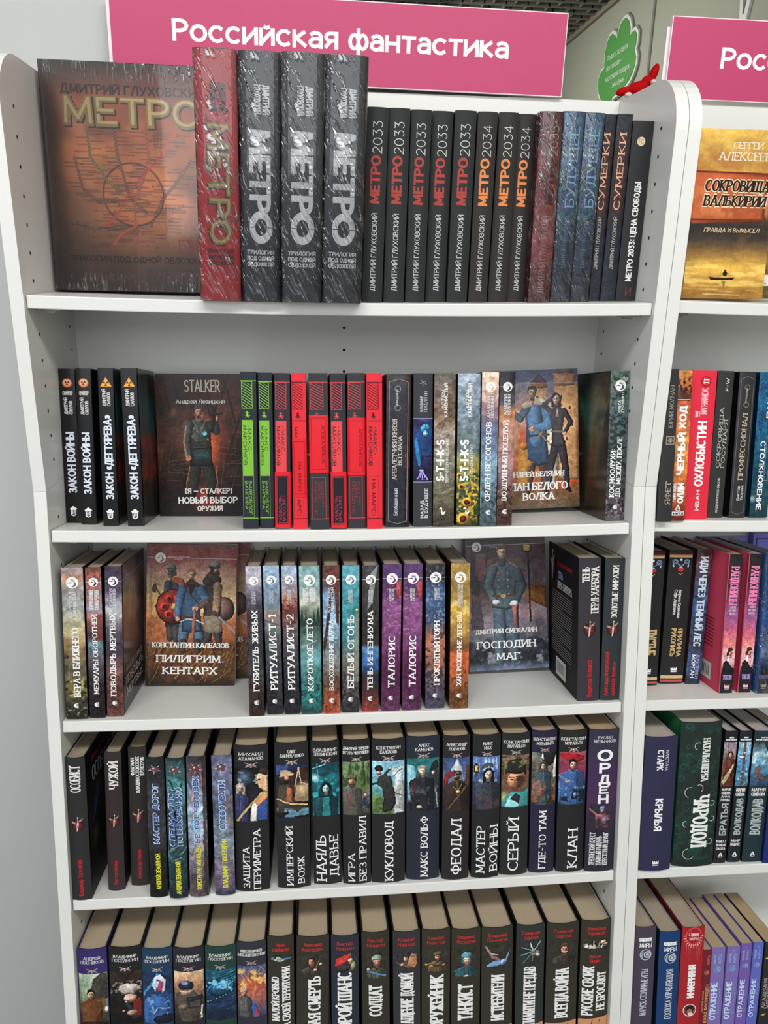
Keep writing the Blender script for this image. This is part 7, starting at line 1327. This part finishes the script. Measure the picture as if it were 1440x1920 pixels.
b.t('ТЕВТОНСКИЙ КРЕСТ', .12, .30, .045, .275, 'u', 's', (222, 222, 226), 'subtitle_lettering'); b.t('ТАЙНЫЙ РЫЦАРЬ', .34, .52, .045, .25, 'u', 's', (222, 222, 226), 'subtitle_lettering'); b.t('КРЕСТОВЫЙ ДРАНГ', .56, .74, .045, .275, 'u', 's', (222, 222, 226), 'subtitle_lettering')

# right bookcase, row 4
b = B('r_kryl', 'thick plain indigo book titled КРЫЛЬЯ at left of right bookcase', spine=(48, 48, 76), side=(30, 30, 52), bulge=4, page=(210, 204, 186))
b.t('КРИСТИНА', .62, .72, .745, .90, 'd', 'n', (206, 206, 216), 'author_lettering'); b.t('СТАРК', .36, .56, .745, .905, 'd', 'k', (226, 226, 230), 'author_lettering'); b.t('КРЫЛЬЯ', .38, .62, .295, .535, 'd', 'k', (244, 244, 244), 'title_lettering'); b.m(em_crown(), .5, .058, 9, rot=0, asp=.9)
b = B('r_char', 'very thick dark green ornamented book with white swirled title', spine=(38, 46, 44), side=(24, 70, 44), sidel=(26, 92, 54), bulge=5, page=(214, 208, 194), d=150)
P = b.pic(0, 1, 0, 1, res=.9, seed=6); P.g((0, (34, 42, 40)), (1, (38, 46, 44))); P.b((30, 84, 70), 5, .5, .56, a=.5); P.b((34, 44, 42), 9, .45, .55, a=.5)
rg = random.Random(8)
for i in range(30):
    x, y, r_ = rg.random(), rg.random(), .06 + .1 * rg.random(); a0 = rg.random() * 360
    P.l([(x + r_ * (1 - q / 12) * math.cos(math.radians(a0 + q * 32)), y + r_ * (1 - q / 12) * math.sin(math.radians(a0 + q * 32)) / P.k) for q in range(10)], .014, (40, 120, 96), .6)
P.e(.5, .52, .18, .55, (38, 42, 42), soft=.7, a=.85); b.put(P, 'spine_print')
b.t('НАТАЛЬЯ ЩЕРБА', .52, .70, .585, .89, 'd', 'S', (226, 226, 224), 'author_lettering'); b.t('ЧАРОДОЛ', .38, .78, .125, .49, 'd', 'S', (238, 238, 236), 'title_lettering')
o_ = []
for (cx, cy, r_, a0, a1) in ((.42, .84, .10, 60, 250), (.30, .52, .14, 80, 250), (.86, .44, .07, -150, 120), (.88, .33, .07, -150, 120), (.86, .17, .08, -150, 120), (.34, .09, .14, 100, 330), (.24, .3, .08, 90, 270), (.5, .55, .1, -60, 120)):
    for q in range(8):
        A = [math.radians(a0 + (a1 - a0) * (q + e_) / 8) for e_ in (0, 1)]; k_ = b.w / b.h
        o_.append(([(cx + r_ * math.cos(A[0]), cy + r_ * k_ * math.sin(A[0])), (cx + r_ * math.cos(A[1]), cy + r_ * k_ * math.sin(A[1])), (cx + (r_ - .012) * math.cos(A[1]), cy + (r_ - .012) * k_ * math.sin(A[1])), (cx + (r_ - .012) * math.cos(A[0]), cy + (r_ - .012) * k_ * math.sin(A[0]))], (210, 214, 210)))
b.polys('swirls', o_, b.S)
def a_br(P): P.g((0, (110, 84, 60)), (.4, (120, 80, 66)), (1, (150, 140, 160))); P.n(4, .3); P.bust(.55, .72, .17, coat=(110, 50, 46), skin=(206, 150, 116), hair=(110, 70, 50), kind='hood', k2=(110, 76, 56)); P.p([(0, .1), (.4, .3), (.8, .5), (.95, .5), (.6, .22), (.2, .02)], (190, 170, 130)); P.l([(.3, .4), (.34, 1)], .05, (70, 44, 34))
def a_v1(P): P.g((0, (60, 120, 160)), (.5, (70, 140, 190)), (1, (150, 196, 226))); P.n(5, .35); P.l([(.5, 0), (.5, 1)], .2, (110, 80, 60)); P.e(.3, .66, .26, .09, (196, 170, 160)); P.l([(.1, .7), (.8, .7)], .06, (80, 60, 60)); P.e(.6, .76, .2, .06, (180, 160, 150)); P.b((220, 240, 250), 5, .55, .65, 0, .5, a=.5)
def a_v2(P): P.g((0, (40, 70, 100)), (.3, (60, 120, 160)), (.7, (130, 180, 200)), (1, (60, 80, 90))); P.n(4, .35); P.p([(.5, 1), (.8, .75), (1, .7), (1, 1)], (44, 40, 44)); P.p([(.15, .3), (.2, .44), (.4, .48), (.5, .4), (.48, .28), (.8, .2), (1, .3), (1, .16), (.5, .12)], (100, 76, 80)); P.l([(.3, .0), (.33, .25)], .06, (90, 80, 90)); P.b((226, 236, 240), 4, .55, .65, .45, .8, a=.6)
for k, l_, art, txt, ti, sub, c in (('r_brat', 'narrow black book with red-haired archer picture', a_br, 'МАРИЯ|СЕМЁНОВА|АННА|ГУРОВА', 'БРАТЬЯ', 'КНИГА 1|ВЕЛИКАЯ|ОХОТА', (34, 33, 36)), ('r_vol1', 'narrow black book with hand holding a bow', a_v1, 'МАРИЯ|СЕМЁНОВА', 'ВОЛКОДАВ', 'МИР|ПО ДОРОГЕ', (32, 38, 44)), ('r_vol2', 'black-teal book with fist on a sword hilt', a_v2, 'МАРИЯ|СЕМЁНОВА', 'ВОЛКОДАВ', '', (34, 52, 58))):
    b = B(k, l_, spine=c, side=(20, 20, 22), bulge=1, page=(206, 204, 196)); P = b.pic(.0, 1, .575, .915, res=.6); art(P); b.put(P)
    b.t('МИРЫ|МАРИИ СЕМЁНОВОЙ', .08, .94, .925, .96, 'h', 'k', W_, 'series_lettering', ow=(.4, 1)); n4 = '|' in txt and txt.count('|') == 3
    b.t(txt, .12, .86, .46 if n4 else .495, .565, 'h', 'k', (226, 226, 226), 'author_lettering'); b.t(ti, .22, .80, .205, .45 if n4 else .485, 'u', 'K', (120, 134, 136), 'title_lettering'); b.t(ti, .26, .76, .21, .445 if n4 else .48, 'u', 't', (206, 216, 214), 'title_highlight')
    if sub: b.t(sub, .1, .86, .095 if n4 else .12, .175, 'h', 'k', (226, 226, 226), 'subtitle_lettering')
    b.m(em_a(), .5, .06, 7.5)
b = B('r_blu2', 'dark blue book at right edge of fourth shelf', spine=(30, 46, 110), side=(24, 34, 84), bulge=1)
b.m(em_a(), .5, .06, 7.5); b.t('СЕМЁНОВА', .2, .8, .5, .9, 'u', 'k', W_, 'author_lettering')

# ======================================================= row 5
def s5(key, label, author, sp, art, seed, au=(.10, .90), aw=None, title=None):
    b = B(key, label, spine=sp, side=tuple(int(c * .7) for c in sp), bulge=4.2, page=(206, 192, 160))
    b.t(author, au[0], au[1], .897, .952, 'h', 's', (226, 226, 222), 'author_lettering', ow=aw, vcorr=False); b.m(em_swords(), .5, .852 - .006, b.w * .42, asp=.42)
    P = b.pic(.02, .98, .45, .83, res=.7, seed=seed); P._put = (b.S, .02, .98, .455, .83); art(P); b.put(P)
    if title: b.t(title, .3, .7, .04, .42, 'u', 's', TW, 'title_lettering')
def a_p0(P): P.g((0, (40, 34, 30)), (.5, (110, 130, 100)), (1, (196, 214, 190))); P.n(4, .25); P.p([(.35, .5), (.5, .9), (.8, 1), (1, .98), (1, .5)], (66, 66, 56)); P.l([(.14, .5), (.16, 1)], .05, (150, 176, 140)); P.bust(.42, .62, .14, coat=(110, 66, 34), skin=(206, 160, 120), hair=(34, 24, 22), sh=2.7, trim=(80, 50, 30)); P.p([(.0, .4), (.3, .52), (.9, .54), (.95, .4), (.5, .14), (.2, .1)], (124, 74, 38), .7); P.e(.45, .04, .5, .12, (40, 28, 24)); P.e(.96, .3, .08, .12, (190, 176, 140))
def a_p1(P): P.g((0, (22, 22, 22)), (.5, (34, 30, 28)), (1, (54, 40, 34))); P.n(4, .4); P.p([(.7, .1), (.75, .45), (.95, .5), (1, .3), (1, .1)], (120, 34, 34)); P.e(.64, .5, .2, .16, (206, 160, 140)); P.e(.6, .68, .33, .19, (176, 164, 154)); P.b((206, 196, 186), 10, .5, .62, .55, .85, a=.5); P.e(.52, .44, .09, .07, (54, 56, 64)); P.e(.52, .44, .05, .04, (130, 136, 150)); P.l([(.54, .4), (.72, .24)], .12, (50, 50, 56)); P.e(.7, .22, .16, .1, (150, 120, 106)); P.e(.8, .12, .16, .08, (40, 36, 38)); P.e(.42, .26, .04, .03, (190, 140, 120))
def a_p2(P): P.g((0, (30, 44, 96)), (.5, (40, 70, 130)), (.8, (36, 50, 76)), (1, (30, 60, 110))); P.n(5, .35); P.p([(.0, .6), (.5, 1), (.56, .96), (.0, .5)], (60, 150, 210)); P.e(.52, .76, .22, .16, (170, 190, 220)); P.p([(.5, .66), (.56, .86), (.72, .84), (.7, .62)], (176, 60, 110)); P.p([(.34, .74), (.4, .92), (.6, .96), (.8, .84), (.76, .62), (.64, .6), (.7, .8), (.5, .88), (.44, .62)], (206, 216, 236)); P.p([(0, .3), (.1, .48), (.4, .58), (.8, .5), (.9, .3), (.6, 0), (0, 0)], (52, 100, 170)); P.e(.75, .08, .4, .2, (24, 28, 44)); P.l([(.36, .2), (.5, .32), (.9, .28)], .03, (170, 196, 230)); P.b((130, 180, 226), 6, .56, .66, .1, .6, a=.6)
def a_p3(P): P.g((0, (44, 40, 38)), (.4, (80, 66, 56)), (.8, (206, 150, 110)), (1, (236, 200, 160))); P.n(4, .25); P.p([(.1, .3), (.05, .55), (.3, .66), (.7, .62), (.9, .4), (.9, 0), (.2, 0)], (84, 74, 66)); P.e(.4, .72, .27, .2, (40, 44, 60)); P.e(.36, .78, .16, .1, (130, 150, 200), soft=.5); P.p([(.16, .64), (.62, .66), (.58, .56), (.22, .54)], (176, 130, 100)); P.l([(.18, .6), (.6, .62)], .04, (226, 216, 206)); P.p([(.4, .5), (.95, .52), (.95, .44), (.5, .4)], (44, 46, 50)); P.l([(.44, .44), (.5, .3), (.8, .28)], .09, (50, 50, 52)); P.e(.3, .3, .16, .1, (110, 96, 84)); P.p([(.6, .0), (.6, .24), (.76, .26), (.8, 0)], (70, 60, 54)); P.l([(.9, .06), (.93, .3)], .05, (200, 196, 190))
def a_p4(P): P.g((0, (24, 40, 60)), (.5, (24, 60, 90)), (1, (22, 80, 100))); P.n(4, .3); P.e(.55, .62, .52, .3, (40, 130, 170), rot=14); P.e(.55, .62, .49, .27, (26, 70, 110), rot=14); P.e(.56, .66, .36, .19, (60, 160, 196), rot=14); P.e(.56, .66, .3, .15, (40, 110, 160), rot=14); P.b((150, 220, 240), 7, .55, .62, .55, .85, a=.7); P.streaks((60, 190, 220), 12, .015, (8, 22), .75, 1, .9, .6); P.streaks((90, 90, 200), 8, .015, (6, 18), .2, .5, .9, .6); [P.e(.06 + .1 * i, .36 + .025 * i, .012, .012, (226, 220, 250)) for i in range(9)]; P.e(.5, .1, .7, .2, (20, 40, 60), soft=.5)
def a_p5(P): P.g((0, (60, 70, 110)), (.3, (150, 90, 90)), (.6, (196, 90, 70)), (.85, (90, 90, 130)), (1, (70, 84, 120))); P.n(4, .3); P.glow(.55, .72, .45, (240, 110, 50), .9); P.b((250, 206, 110), 5, .52, .62, .4, .95, a=.8); P.streaks((250, 190, 110), 14, .02, (30, 150), .3, .9, .5, .5); P.p([(.1, .0), (.16, .26), (.6, .3), (.8, 0)], (60, 84, 150)); P.bust(.26, .5, .1, coat=(92, 90, 90), skin=(206, 140, 120), hair=(206, 196, 190), sh=2.4); P.l([(.5, .2), (.66, 0)], .08, (60, 96, 170)); P.l([(.6, .0), (.66, .14), (.74, .0)], .05, (190, 50, 50))
s5('posn', 'book with violet top and dark-haired man in brown coat, leftmost bottom row', 'АНДРЕЙ|ПОСНЯКОВ', (58, 46, 106), a_p0, 1, aw=(.72, 1))
s5('pos1', 'black book with white-haired person aiming a pistol', 'ВЛАДИМИР|ПОСЕЛЯГИН', (34, 35, 36), a_p1, 2, aw=(.9, 1)); s5('pos2', 'navy book with pilot in white and pink visored helmet', 'ВЛАДИМИР|ПОСЕЛЯГИН', (36, 62, 86), a_p2, 3, aw=(.9, 1))
s5('pos3', 'black book with masked trooper holding a rifle, pale sky', 'ВЛАДИМИР|ПОСЕЛЯГИН', (44, 42, 50), a_p3, 4, aw=(.9, 1)); s5('pos4', 'dark green book with glowing blue space station', 'ВЛАДИМИР|ПОСЕЛЯГИН', (36, 66, 58), a_p4, 5, aw=(.9, 1))
s5('shir', 'grey-black book with fiery explosion and fighter', 'АЛЕКСЕЙ ШИРОКОВ|АЛЕКСАНДР ШАПОЧКИН', (52, 52, 62), a_p5, 6, au=(.03, .97), aw=(.8, 1))
def war(key, label, author, title, art, sp=(54, 52, 44), tv=(.02, .66), tu=(.30, .72), artv=(.66, .875), seed=1, two=None, aw=None):
    b = B(key, label, spine=sp, side=(30, 28, 26), bulge=4.2, page=(208, 194, 162))
    b.t(author, .18, .82, .892, .962, 'h', 'f', (206, 54, 56), 'author_lettering', vcorr=False, ow=aw)
    P = b.pic(.06, .94, artv[0], artv[1], res=.6, seed=seed, base=sp); P._put = (b.S, .06, .94, artv[0], artv[1])
    art(P)
    # fade the picture out into the cover colour at its edges
    m_ = np.clip(np.minimum(np.minimum(P.U, 1 - P.U) / .10, np.minimum(P.V, 1 - P.V) / .08), 0, 1)[..., None]; P.c = P.c * m_ + np.array(sp) * (1 - m_); b.put(P)
    if two:
        for (t_, u0, u1, v0, v1) in two: b.t(t_, u0, u1, v0, v1, 'u', 'S', TW, 'title_lettering', vcorr=False)
    else: b.t(title, tu[0], tu[1], tv[0], tv[1], 'u', 'S', TW, 'title_lettering', vcorr=False)
    if key in ('istr', 'pamy', 'vseg', 'russ', 'kont', 'nai2'):
        t_ = .248 if key != 'russ' else .262; c_ = (206, 146, 104)
        b.polys('lower_picture', [([(i / 8, .02), ((i + 1) / 8, .02), ((i + 1) / 8, t_ + .014 * ((i + 1) / 8 - .5)), (i / 8, t_ + .014 * (i / 8 - .5))], c_) for i in range(8)] + [([(.4, .2), (.44, .2), (.47, t_ - .012), (.45, t_ - .008)], (70, 44, 34)), ([(.6, .2), (.64, .2), (.74, t_ - .012), (.72, t_ - .008)], (70, 44, 34))], b.S)
    return b
def w_plane(P): P.e(.5, .55, .36, .05, (110, 150, 190)); P.p([(.25, .55), (.3, .8), (.42, .85), (.6, .6), (.8, .55), (.6, .42), (.3, .42)], (150, 170, 150)); P.l([(.04, .6), (.96, .62)], .05, (90, 140, 190)); P.e(.3, .55, .06, .06, (206, 200, 150)); P.l([(.12, .74), (.3, .6)], .04, (130, 130, 110))
def w_rifle(P): P.bust(.45, .66, .13, coat=(74, 68, 58), skin=(196, 130, 100), hair=(60, 40, 30), sh=2.4); P.l([(.5, .1), (.8, .9)], .045, (120, 70, 40)); P.l([(.72, .7), (.84, .98)], .03, (40, 40, 44)); P.e(.78, .52, .06, .05, (200, 150, 120)); P.e(.58, .26, .06, .05, (200, 150, 120)); P.e(.5, .0, .6, .2, (54, 52, 44), soft=.7)
def w_flag(P): P.p([(.05, .25), (.14, .66), (.4, .86), (.72, .98), (.7, .6), (.4, .42)], (206, 46, 48)); P.p([(.2, .5), (.45, .72), (.66, .9), (.5, .55)], (226, 80, 76), .6); P.l([(.72, .98), (.74, .3)], .02, (120, 90, 60)); P.bust(.72, .5, .09, coat=(70, 66, 60), skin=(160, 120, 90), hair=(60, 50, 40), kind='helmet', k2=(170, 160, 130), sh=3); P.e(.4, .2, .3, .15, (56, 50, 48)); P.e(.85, .3, .12, .2, (130, 130, 90))
def w_sold(P): P.bust(.55, .6, .17, coat=(80, 84, 70), skin=(200, 130, 110), hair=(60, 50, 40), kind='helmet', k2=(130, 150, 128), sh=2.4); P.l([(.15, .3), (.9, .1)], .07, (90, 130, 170)); P.e(.2, .34, .08, .06, (200, 150, 120)); P.l([(.5, .2), (.6, .02)], .05, (70, 110, 150))
def w_cap(P): P.p([(.5, .3), (.62, .7), (.9, .7), (.95, .3), (.8, .1)], (176, 120, 80)); P.p([(.6, .7), (.7, .86), (.9, .82), (.92, .7)], (190, 140, 100)); P.head(.46, .68, .13, (206, 150, 126), (50, 40, 40), kind='cap', k2=(52, 52, 58)); P.l([(.02, .42), (.5, .38)], .045, (90, 90, 96)); P.l([(.2, .34), (.6, .2)], .08, (110, 90, 70)); P.e(.3, .3, .08, .06, (190, 140, 110))
def w_off(P): P.bust(.55, .7, .13, coat=(104, 84, 50), skin=(200, 130, 96), hair=(60, 40, 30), kind='cap', k2=(110, 96, 60), sh=3.0); P.l([(.1, .3), (.9, .28)], .06, (60, 50, 44)); P.e(.3, .26, .08, .05, (170, 110, 80)); P.e(.8, .3, .08, .05, (170, 110, 80)); P.e(.1, .32, .1, .06, (190, 160, 60), soft=.5)
def w_tank(P): P.bust(.52, .62, .18, coat=(44, 92, 104), skin=(214, 166, 144), hair=(60, 100, 110), kind='helmet', k2=(80, 130, 140), sh=2.6, trim=(90, 110, 100)); P.p([(.3, .5), (.34, .75), (.4, .7), (.38, .45)], (60, 110, 120)); P.p([(.7, .5), (.7, .75), (.64, .7), (.66, .45)], (50, 96, 106)); P.e(.5, .06, .12, .05, (190, 160, 130))
def w_bird(P): P.p([(.0, 1), (.12, .95), (.34, .6), (.6, .45), (.7, .35), (.6, .3), (.3, .45)], (150, 110, 110)); P.p([(.1, .12), (.3, .36), (.6, .4), (.7, .2), (.5, .14)], (110, 150, 200)); P.p([(.66, .3), (.8, .45), (1, .8), (.9, .5), (.8, .25)], (140, 170, 220)); P.e(.72, .28, .13, .12, (130, 150, 190)); P.e(.76, .24, .08, .07, (70, 90, 130)); P.l([(.3, .66), (.5, .6)], .03, (220, 150, 140))
def w_heli(P): P.e(.68, .5, .2, .12, (130, 130, 120)); P.e(.8, .42, .08, .07, (200, 180, 150)); P.e(.62, .56, .1, .06, (90, 90, 86)); [P.l([(.6, .6), (x, y)], .035, c) for x, y, c in ((.05, .4, (110, 160, 150)), (.45, 1, (190, 200, 196)), (.92, 1, (130, 170, 160)), (.2, .1, (96, 110, 104)), (.14, .76, (140, 150, 146)))]; P.l([(.6, .5), (.55, .2)], .03, (110, 110, 100))
def w_smile(P): P.bust(.55, .68, .14, coat=(66, 60, 60), skin=(196, 130, 100), hair=(110, 66, 40), kind='', sh=2.8, trim=(110, 60, 56)); P.l([(.46, .56), (.62, .57)], .03, (230, 220, 210)); P.p([(.4, .84), (.5, .98), (.66, .96), (.68, .84)], (96, 70, 50))
def w_ship(P): P.p([(.02, .4), (.1, .26), (.5, .18), (.9, .3), (.98, .5), (.5, .42)], (120, 110, 100)); P.b((230, 220, 200), 7, .48, .6, .2, .6, a=.9); P.l([(.4, .4), (.42, .8)], .03, (190, 190, 190)); P.l([(.6, .4), (.62, .7)], .04, (170, 160, 150)); P.e(.78, .7, .12, .07, (220, 170, 120)); P.l([(.78, .64), (.74, .4)], .03, (180, 170, 150)); P.e(.15, .36, .08, .06, (236, 226, 210))
war('baib', 'dark olive book with fighter plane, titled МАЛОЙ КРОВЬЮ', 'Иван|Байбаков', '', w_plane, artv=(.79, .875), two=(('МАЛОЙ КРОВЬЮ', .14, .42, .40, .72), ('НА СВОЕЙ ТЕРРИТОРИИ', .54, .84, .33, .79)), aw=(.55, 1), seed=1)
war('kont', 'dark olive book with kneeling rifleman, titled ЧЕРНАЯ СМЕРТЬ', 'Александр|Конторович', 'ЧЕРНАЯ СМЕРТЬ', w_rifle, artv=(.72, .875), tv=(.20, .72), tu=(.36, .74), aw=(.9, 1), seed=2)
war('mis1', 'dark navy book with red flag picture, titled ВТОРОЙ ШАНС', 'Виктор|Мишин', 'ВТОРОЙ ШАНС', w_flag, sp=(46, 50, 60), artv=(.735, .88), tv=(.22, .745), tu=(.22, .74), aw=(.9, 1), seed=3)
war('mis2', 'dark olive book with soldier in round helmet, titled СОЛДАТ', 'Виктор|Мишин', 'СОЛДАТ', w_sold, artv=(.66, .875), tv=(.39, .625), tu=(.24, .72), aw=(.9, 1), seed=4)
war('nai1', 'charcoal book with crouching man in dark cap, titled ВОЗВРАЩЕНИЕ ДОМОЙ', 'Комбат|Найтов', 'ВОЗВРАЩЕНИЕ ДОМОЙ', w_cap, sp=(54, 54, 58), artv=(.715, .86), tv=(.17, .705), tu=(.26, .74), aw=(.95, 1), seed=5)
war('nai2', 'dark olive book with officer in peaked cap, titled ОРУЖЕЙНИК', 'Комбат|Найтов', 'ОРУЖЕЙНИК', w_off, artv=(.69, .86), tv=(.27, .675), tu=(.28, .76), aw=(.95, 1), seed=6)
war('tank', 'dark olive book with tank crewman in teal helmet, titled ТАНКИСТ', 'Владимир|Поселягин', 'ТАНКИСТ', w_tank, artv=(.64, .86), tv=(.32, .60), tu=(.22, .74), aw=(.95, 1), seed=7)
war('istr', 'dark olive book with diving plane, titled ИСТРЕБИТЕЛИ', 'Владимир|Поселягин', 'ИСТРЕБИТЕЛИ', w_bird, artv=(.69, .87), tv=(.30, .655), tu=(.30, .72), aw=(.95, 1), seed=8)
war('pamy', 'dark green book with helicopter picture, titled ПАМЯТИ НЕ ПРЕДАВ', 'Станислав|Сергеев', 'ПАМЯТИ НЕ ПРЕДАВ', w_heli, sp=(48, 54, 52), artv=(.70, .88), tv=(.245, .70), tu=(.26, .68), aw=(1, .8), seed=9)
war('vseg', 'dark olive book with smiling soldier, titled ВСЕГДА ВОЙНА', 'Станислав|Сергеев', 'ВСЕГДА ВОЙНА', w_smile, artv=(.69, .865), tv=(.285, .675), tu=(.28, .70), aw=(1, .8), seed=10)
b = war('russ', 'dark olive book with warship, titled РУССКИЕ СВОИХ НЕ БРОСАЮТ, rightmost', 'Александр|Харников', '', w_ship, artv=(.775, .865), two=(('РУССКИЕ СВОИХ', .08, .46, .285, .665), ('НЕ БРОСАЮТ', .56, .88, .32, .62)), aw=(1, .9), seed=11)
b.t('Максим|Дынин', .28, .68, .685, .755, 'h', 'f', (206, 54, 56), 'author_lettering', vcorr=False, ow=(1, .85))

# right bookcase, row 5
MO = (196, 200, 214)
def magicworld(key, label, sp, side, title, tv, c=MO, small=False, **kw):
    b = B(key, label, spine=sp, side=side, bulge=kw.pop('bul', 2.5), **kw); s_ = 'h' if not small else 'u'
    if not small:
        b.t('КОЛДОВСКИЕ', .20, .82, .885, .915, 'h', 'K', W_, 'series_lettering', vcorr=False); b.t('МИРЫ', .22, .80, .835, .872, 'h', 'n', W_, 'series_lettering', vcorr=False); b.m(em_moon(c), .52, .77, b.w * .55, asp=1)
        b.t(title, .36, .68, tv[0], tv[1], 'u', 'n', (206, 208, 222), 'title_lettering', vcorr=False)
    else:
        b.m([(circ(.5, .5, .5, 8), c)], .5, .955, 1.6); b.t('КОЛДОВСКИЕ', .14, .34, .83, .93, 'u', 'k', c, 'series_lettering', vcorr=False); b.t('МИРЫ', .46, .74, .83, .93, 'u', 'n', c, 'series_lettering', vcorr=False); b.m(em_moon(c), .45, .765, b.w * .55)
        b.t(title, .10, .56, tv[0], tv[1], 'u', 'k', (206, 226, 250), 'title_lettering', vcorr=False)
    return b
magicworld('r_maru', 'grey-violet book titled МАРУСЯ. СТОЛИЧНЫЕ ИГРЫ, at the side panel', (72, 66, 80), (40, 36, 48), 'МАРУСЯ. СТОЛИЧНЫЕ ИГРЫ', (.27, .66))
b = magicworld('r_gosp', 'deep blue book titled ГОСПОЖА УПРАВЛЯЮЩАЯ', (28, 62, 110), (20, 34, 60), 'ГОСПОЖА УПРАВЛЯЮЩАЯ', (.24, .68)); b.t('КНИГА 1', .3, .7, .15, .18, 'h', 'n', MO, 'volume_lettering', vcorr=False)
b = B('r_infe', 'red book with sunburst emblem titled ИНФЕРНЯНЯ', spine=(166, 38, 46), side=(96, 20, 28), bulge=2.5)
b.m([([(.5 + .34 * math.cos(math.radians(a - 5)), .5 + .34 * math.sin(math.radians(a - 5))), (.5 + .56 * math.cos(math.radians(a)), .5 + .56 * math.sin(math.radians(a))), (.5 + .34 * math.cos(math.radians(a + 5)), .5 + .34 * math.sin(math.radians(a + 5)))], (240, 226, 216)) for a in range(180, 361, 15)] + [(circ(.5, .5, .42, 24), (226, 84, 76)), (circ(.5, .5, .37, 24), (160, 34, 44))], .5, .925, 30, asp=1.2)
b.t('КОЛДОВСКИЕ', .26, .74, .93, .955, 'h', 'K', (240, 200, 200), 'series_lettering', vcorr=False); b.t('МИРЫ', .30, .70, .895, .922, 'h', 'n', (240, 200, 200), 'series_lettering', vcorr=False)
b.polys('drips', [([(x, v), (x + .012, v), (x + .012, .86), (x, .86)], (226, 120, 110)) for x, v in ((.2, .8), (.28, .76), (.36, .72), (.64, .78), (.72, .72), (.8, .76))], b.S)
b.t('ИНФЕРНЯНЯ', .34, .66, .40, .69, 'u', 'K', W_, 'title_lettering', vcorr=False); b.m([(circ(.5, .5, .5, 20), (240, 220, 216)), (circ(.5, .5, .44, 20), (120, 60, 56)), (circ(.5, .62, .3, 12, .26), (40, 26, 24)), (circ(.5, .42, .2, 10), (170, 110, 90)), (circ(.56, .2, .2, 10, .14), (226, 216, 210))], .5, .285, 21)
b = B('r_vhod', 'narrow dark red paperback titled ВХОД ВОСПРЕЩЕН', spine=(112, 34, 46), side=(110, 34, 46), bulge=.2, soft=True, d=118, page=(200, 184, 150)); b.t('ВХОД ВОСПРЕЩЕН', .5, .86, .2, .62, 'u', 'k', (226, 176, 110), 'title_lettering', vcorr=False); b.t('СВЕТЛЫМ МАГАМ', .14, .36, .32, .55, 'u', 'n', (226, 176, 110), 'title_lettering', vcorr=False); b.m(em_moon((206, 120, 90)), .5, .745, 8); b.t('МИРЫ', .5, .8, .84, .94, 'u', 'n', (216, 130, 110), 'series_lettering', vcorr=False)
for k, l_, c in (('r_otr1', 'lilac paperback titled ОТРАЖЕНИЕ, first from the left', (126, 110, 176)), ('r_otr2', 'lilac paperback titled ОТРАЖЕНИЕ, second from the left', (124, 108, 178)), ('r_otr3', 'purple paperback titled ОТРАЖЕНИЕ, third from the left', (116, 92, 170)), ('r_otr4', 'bluer paperback titled ОТРАЖЕНИЕ, fourth from the left', (98, 104, 190))):
    b = magicworld(k, l_, c, c, 'ОТРАЖЕНИЕ', (.225, .63), (150, 176, 226), True, bul=.2, soft=True, d=122, page=(204, 188, 150)); b.t('ЗЕРКАЛО ЛЮБВИ' if k == 'r_otr1' else 'ЗЕРКАЛО ВОЙНЫ', .66, .80, .28, .58, 'u', 'n', (150, 176, 226), 'subtitle_lettering', vcorr=False)
b = B('r_akad', 'charcoal paperback at the bottom right corner, titled АКАДЕМИЯ МАГИЧЕСКИХ', spine=(48, 44, 48), side=(44, 40, 44), bulge=.2, soft=True, d=122, page=(200, 180, 140)); b.t('АКАДЕМИЯ|МАГИЧЕСКИХ', .1, .7, .3, .62, 'u', 's', (190, 180, 176), 'title_lettering', vcorr=False); b.m([([(0, .2), (.6, 0), (1, .6), (.5, .4)], (206, 170, 90))], .2, .84, 8); b.m([([(0, .2), (.6, 0), (1, .6), (.5, .4)], (206, 170, 90))], .3, .24, 8)
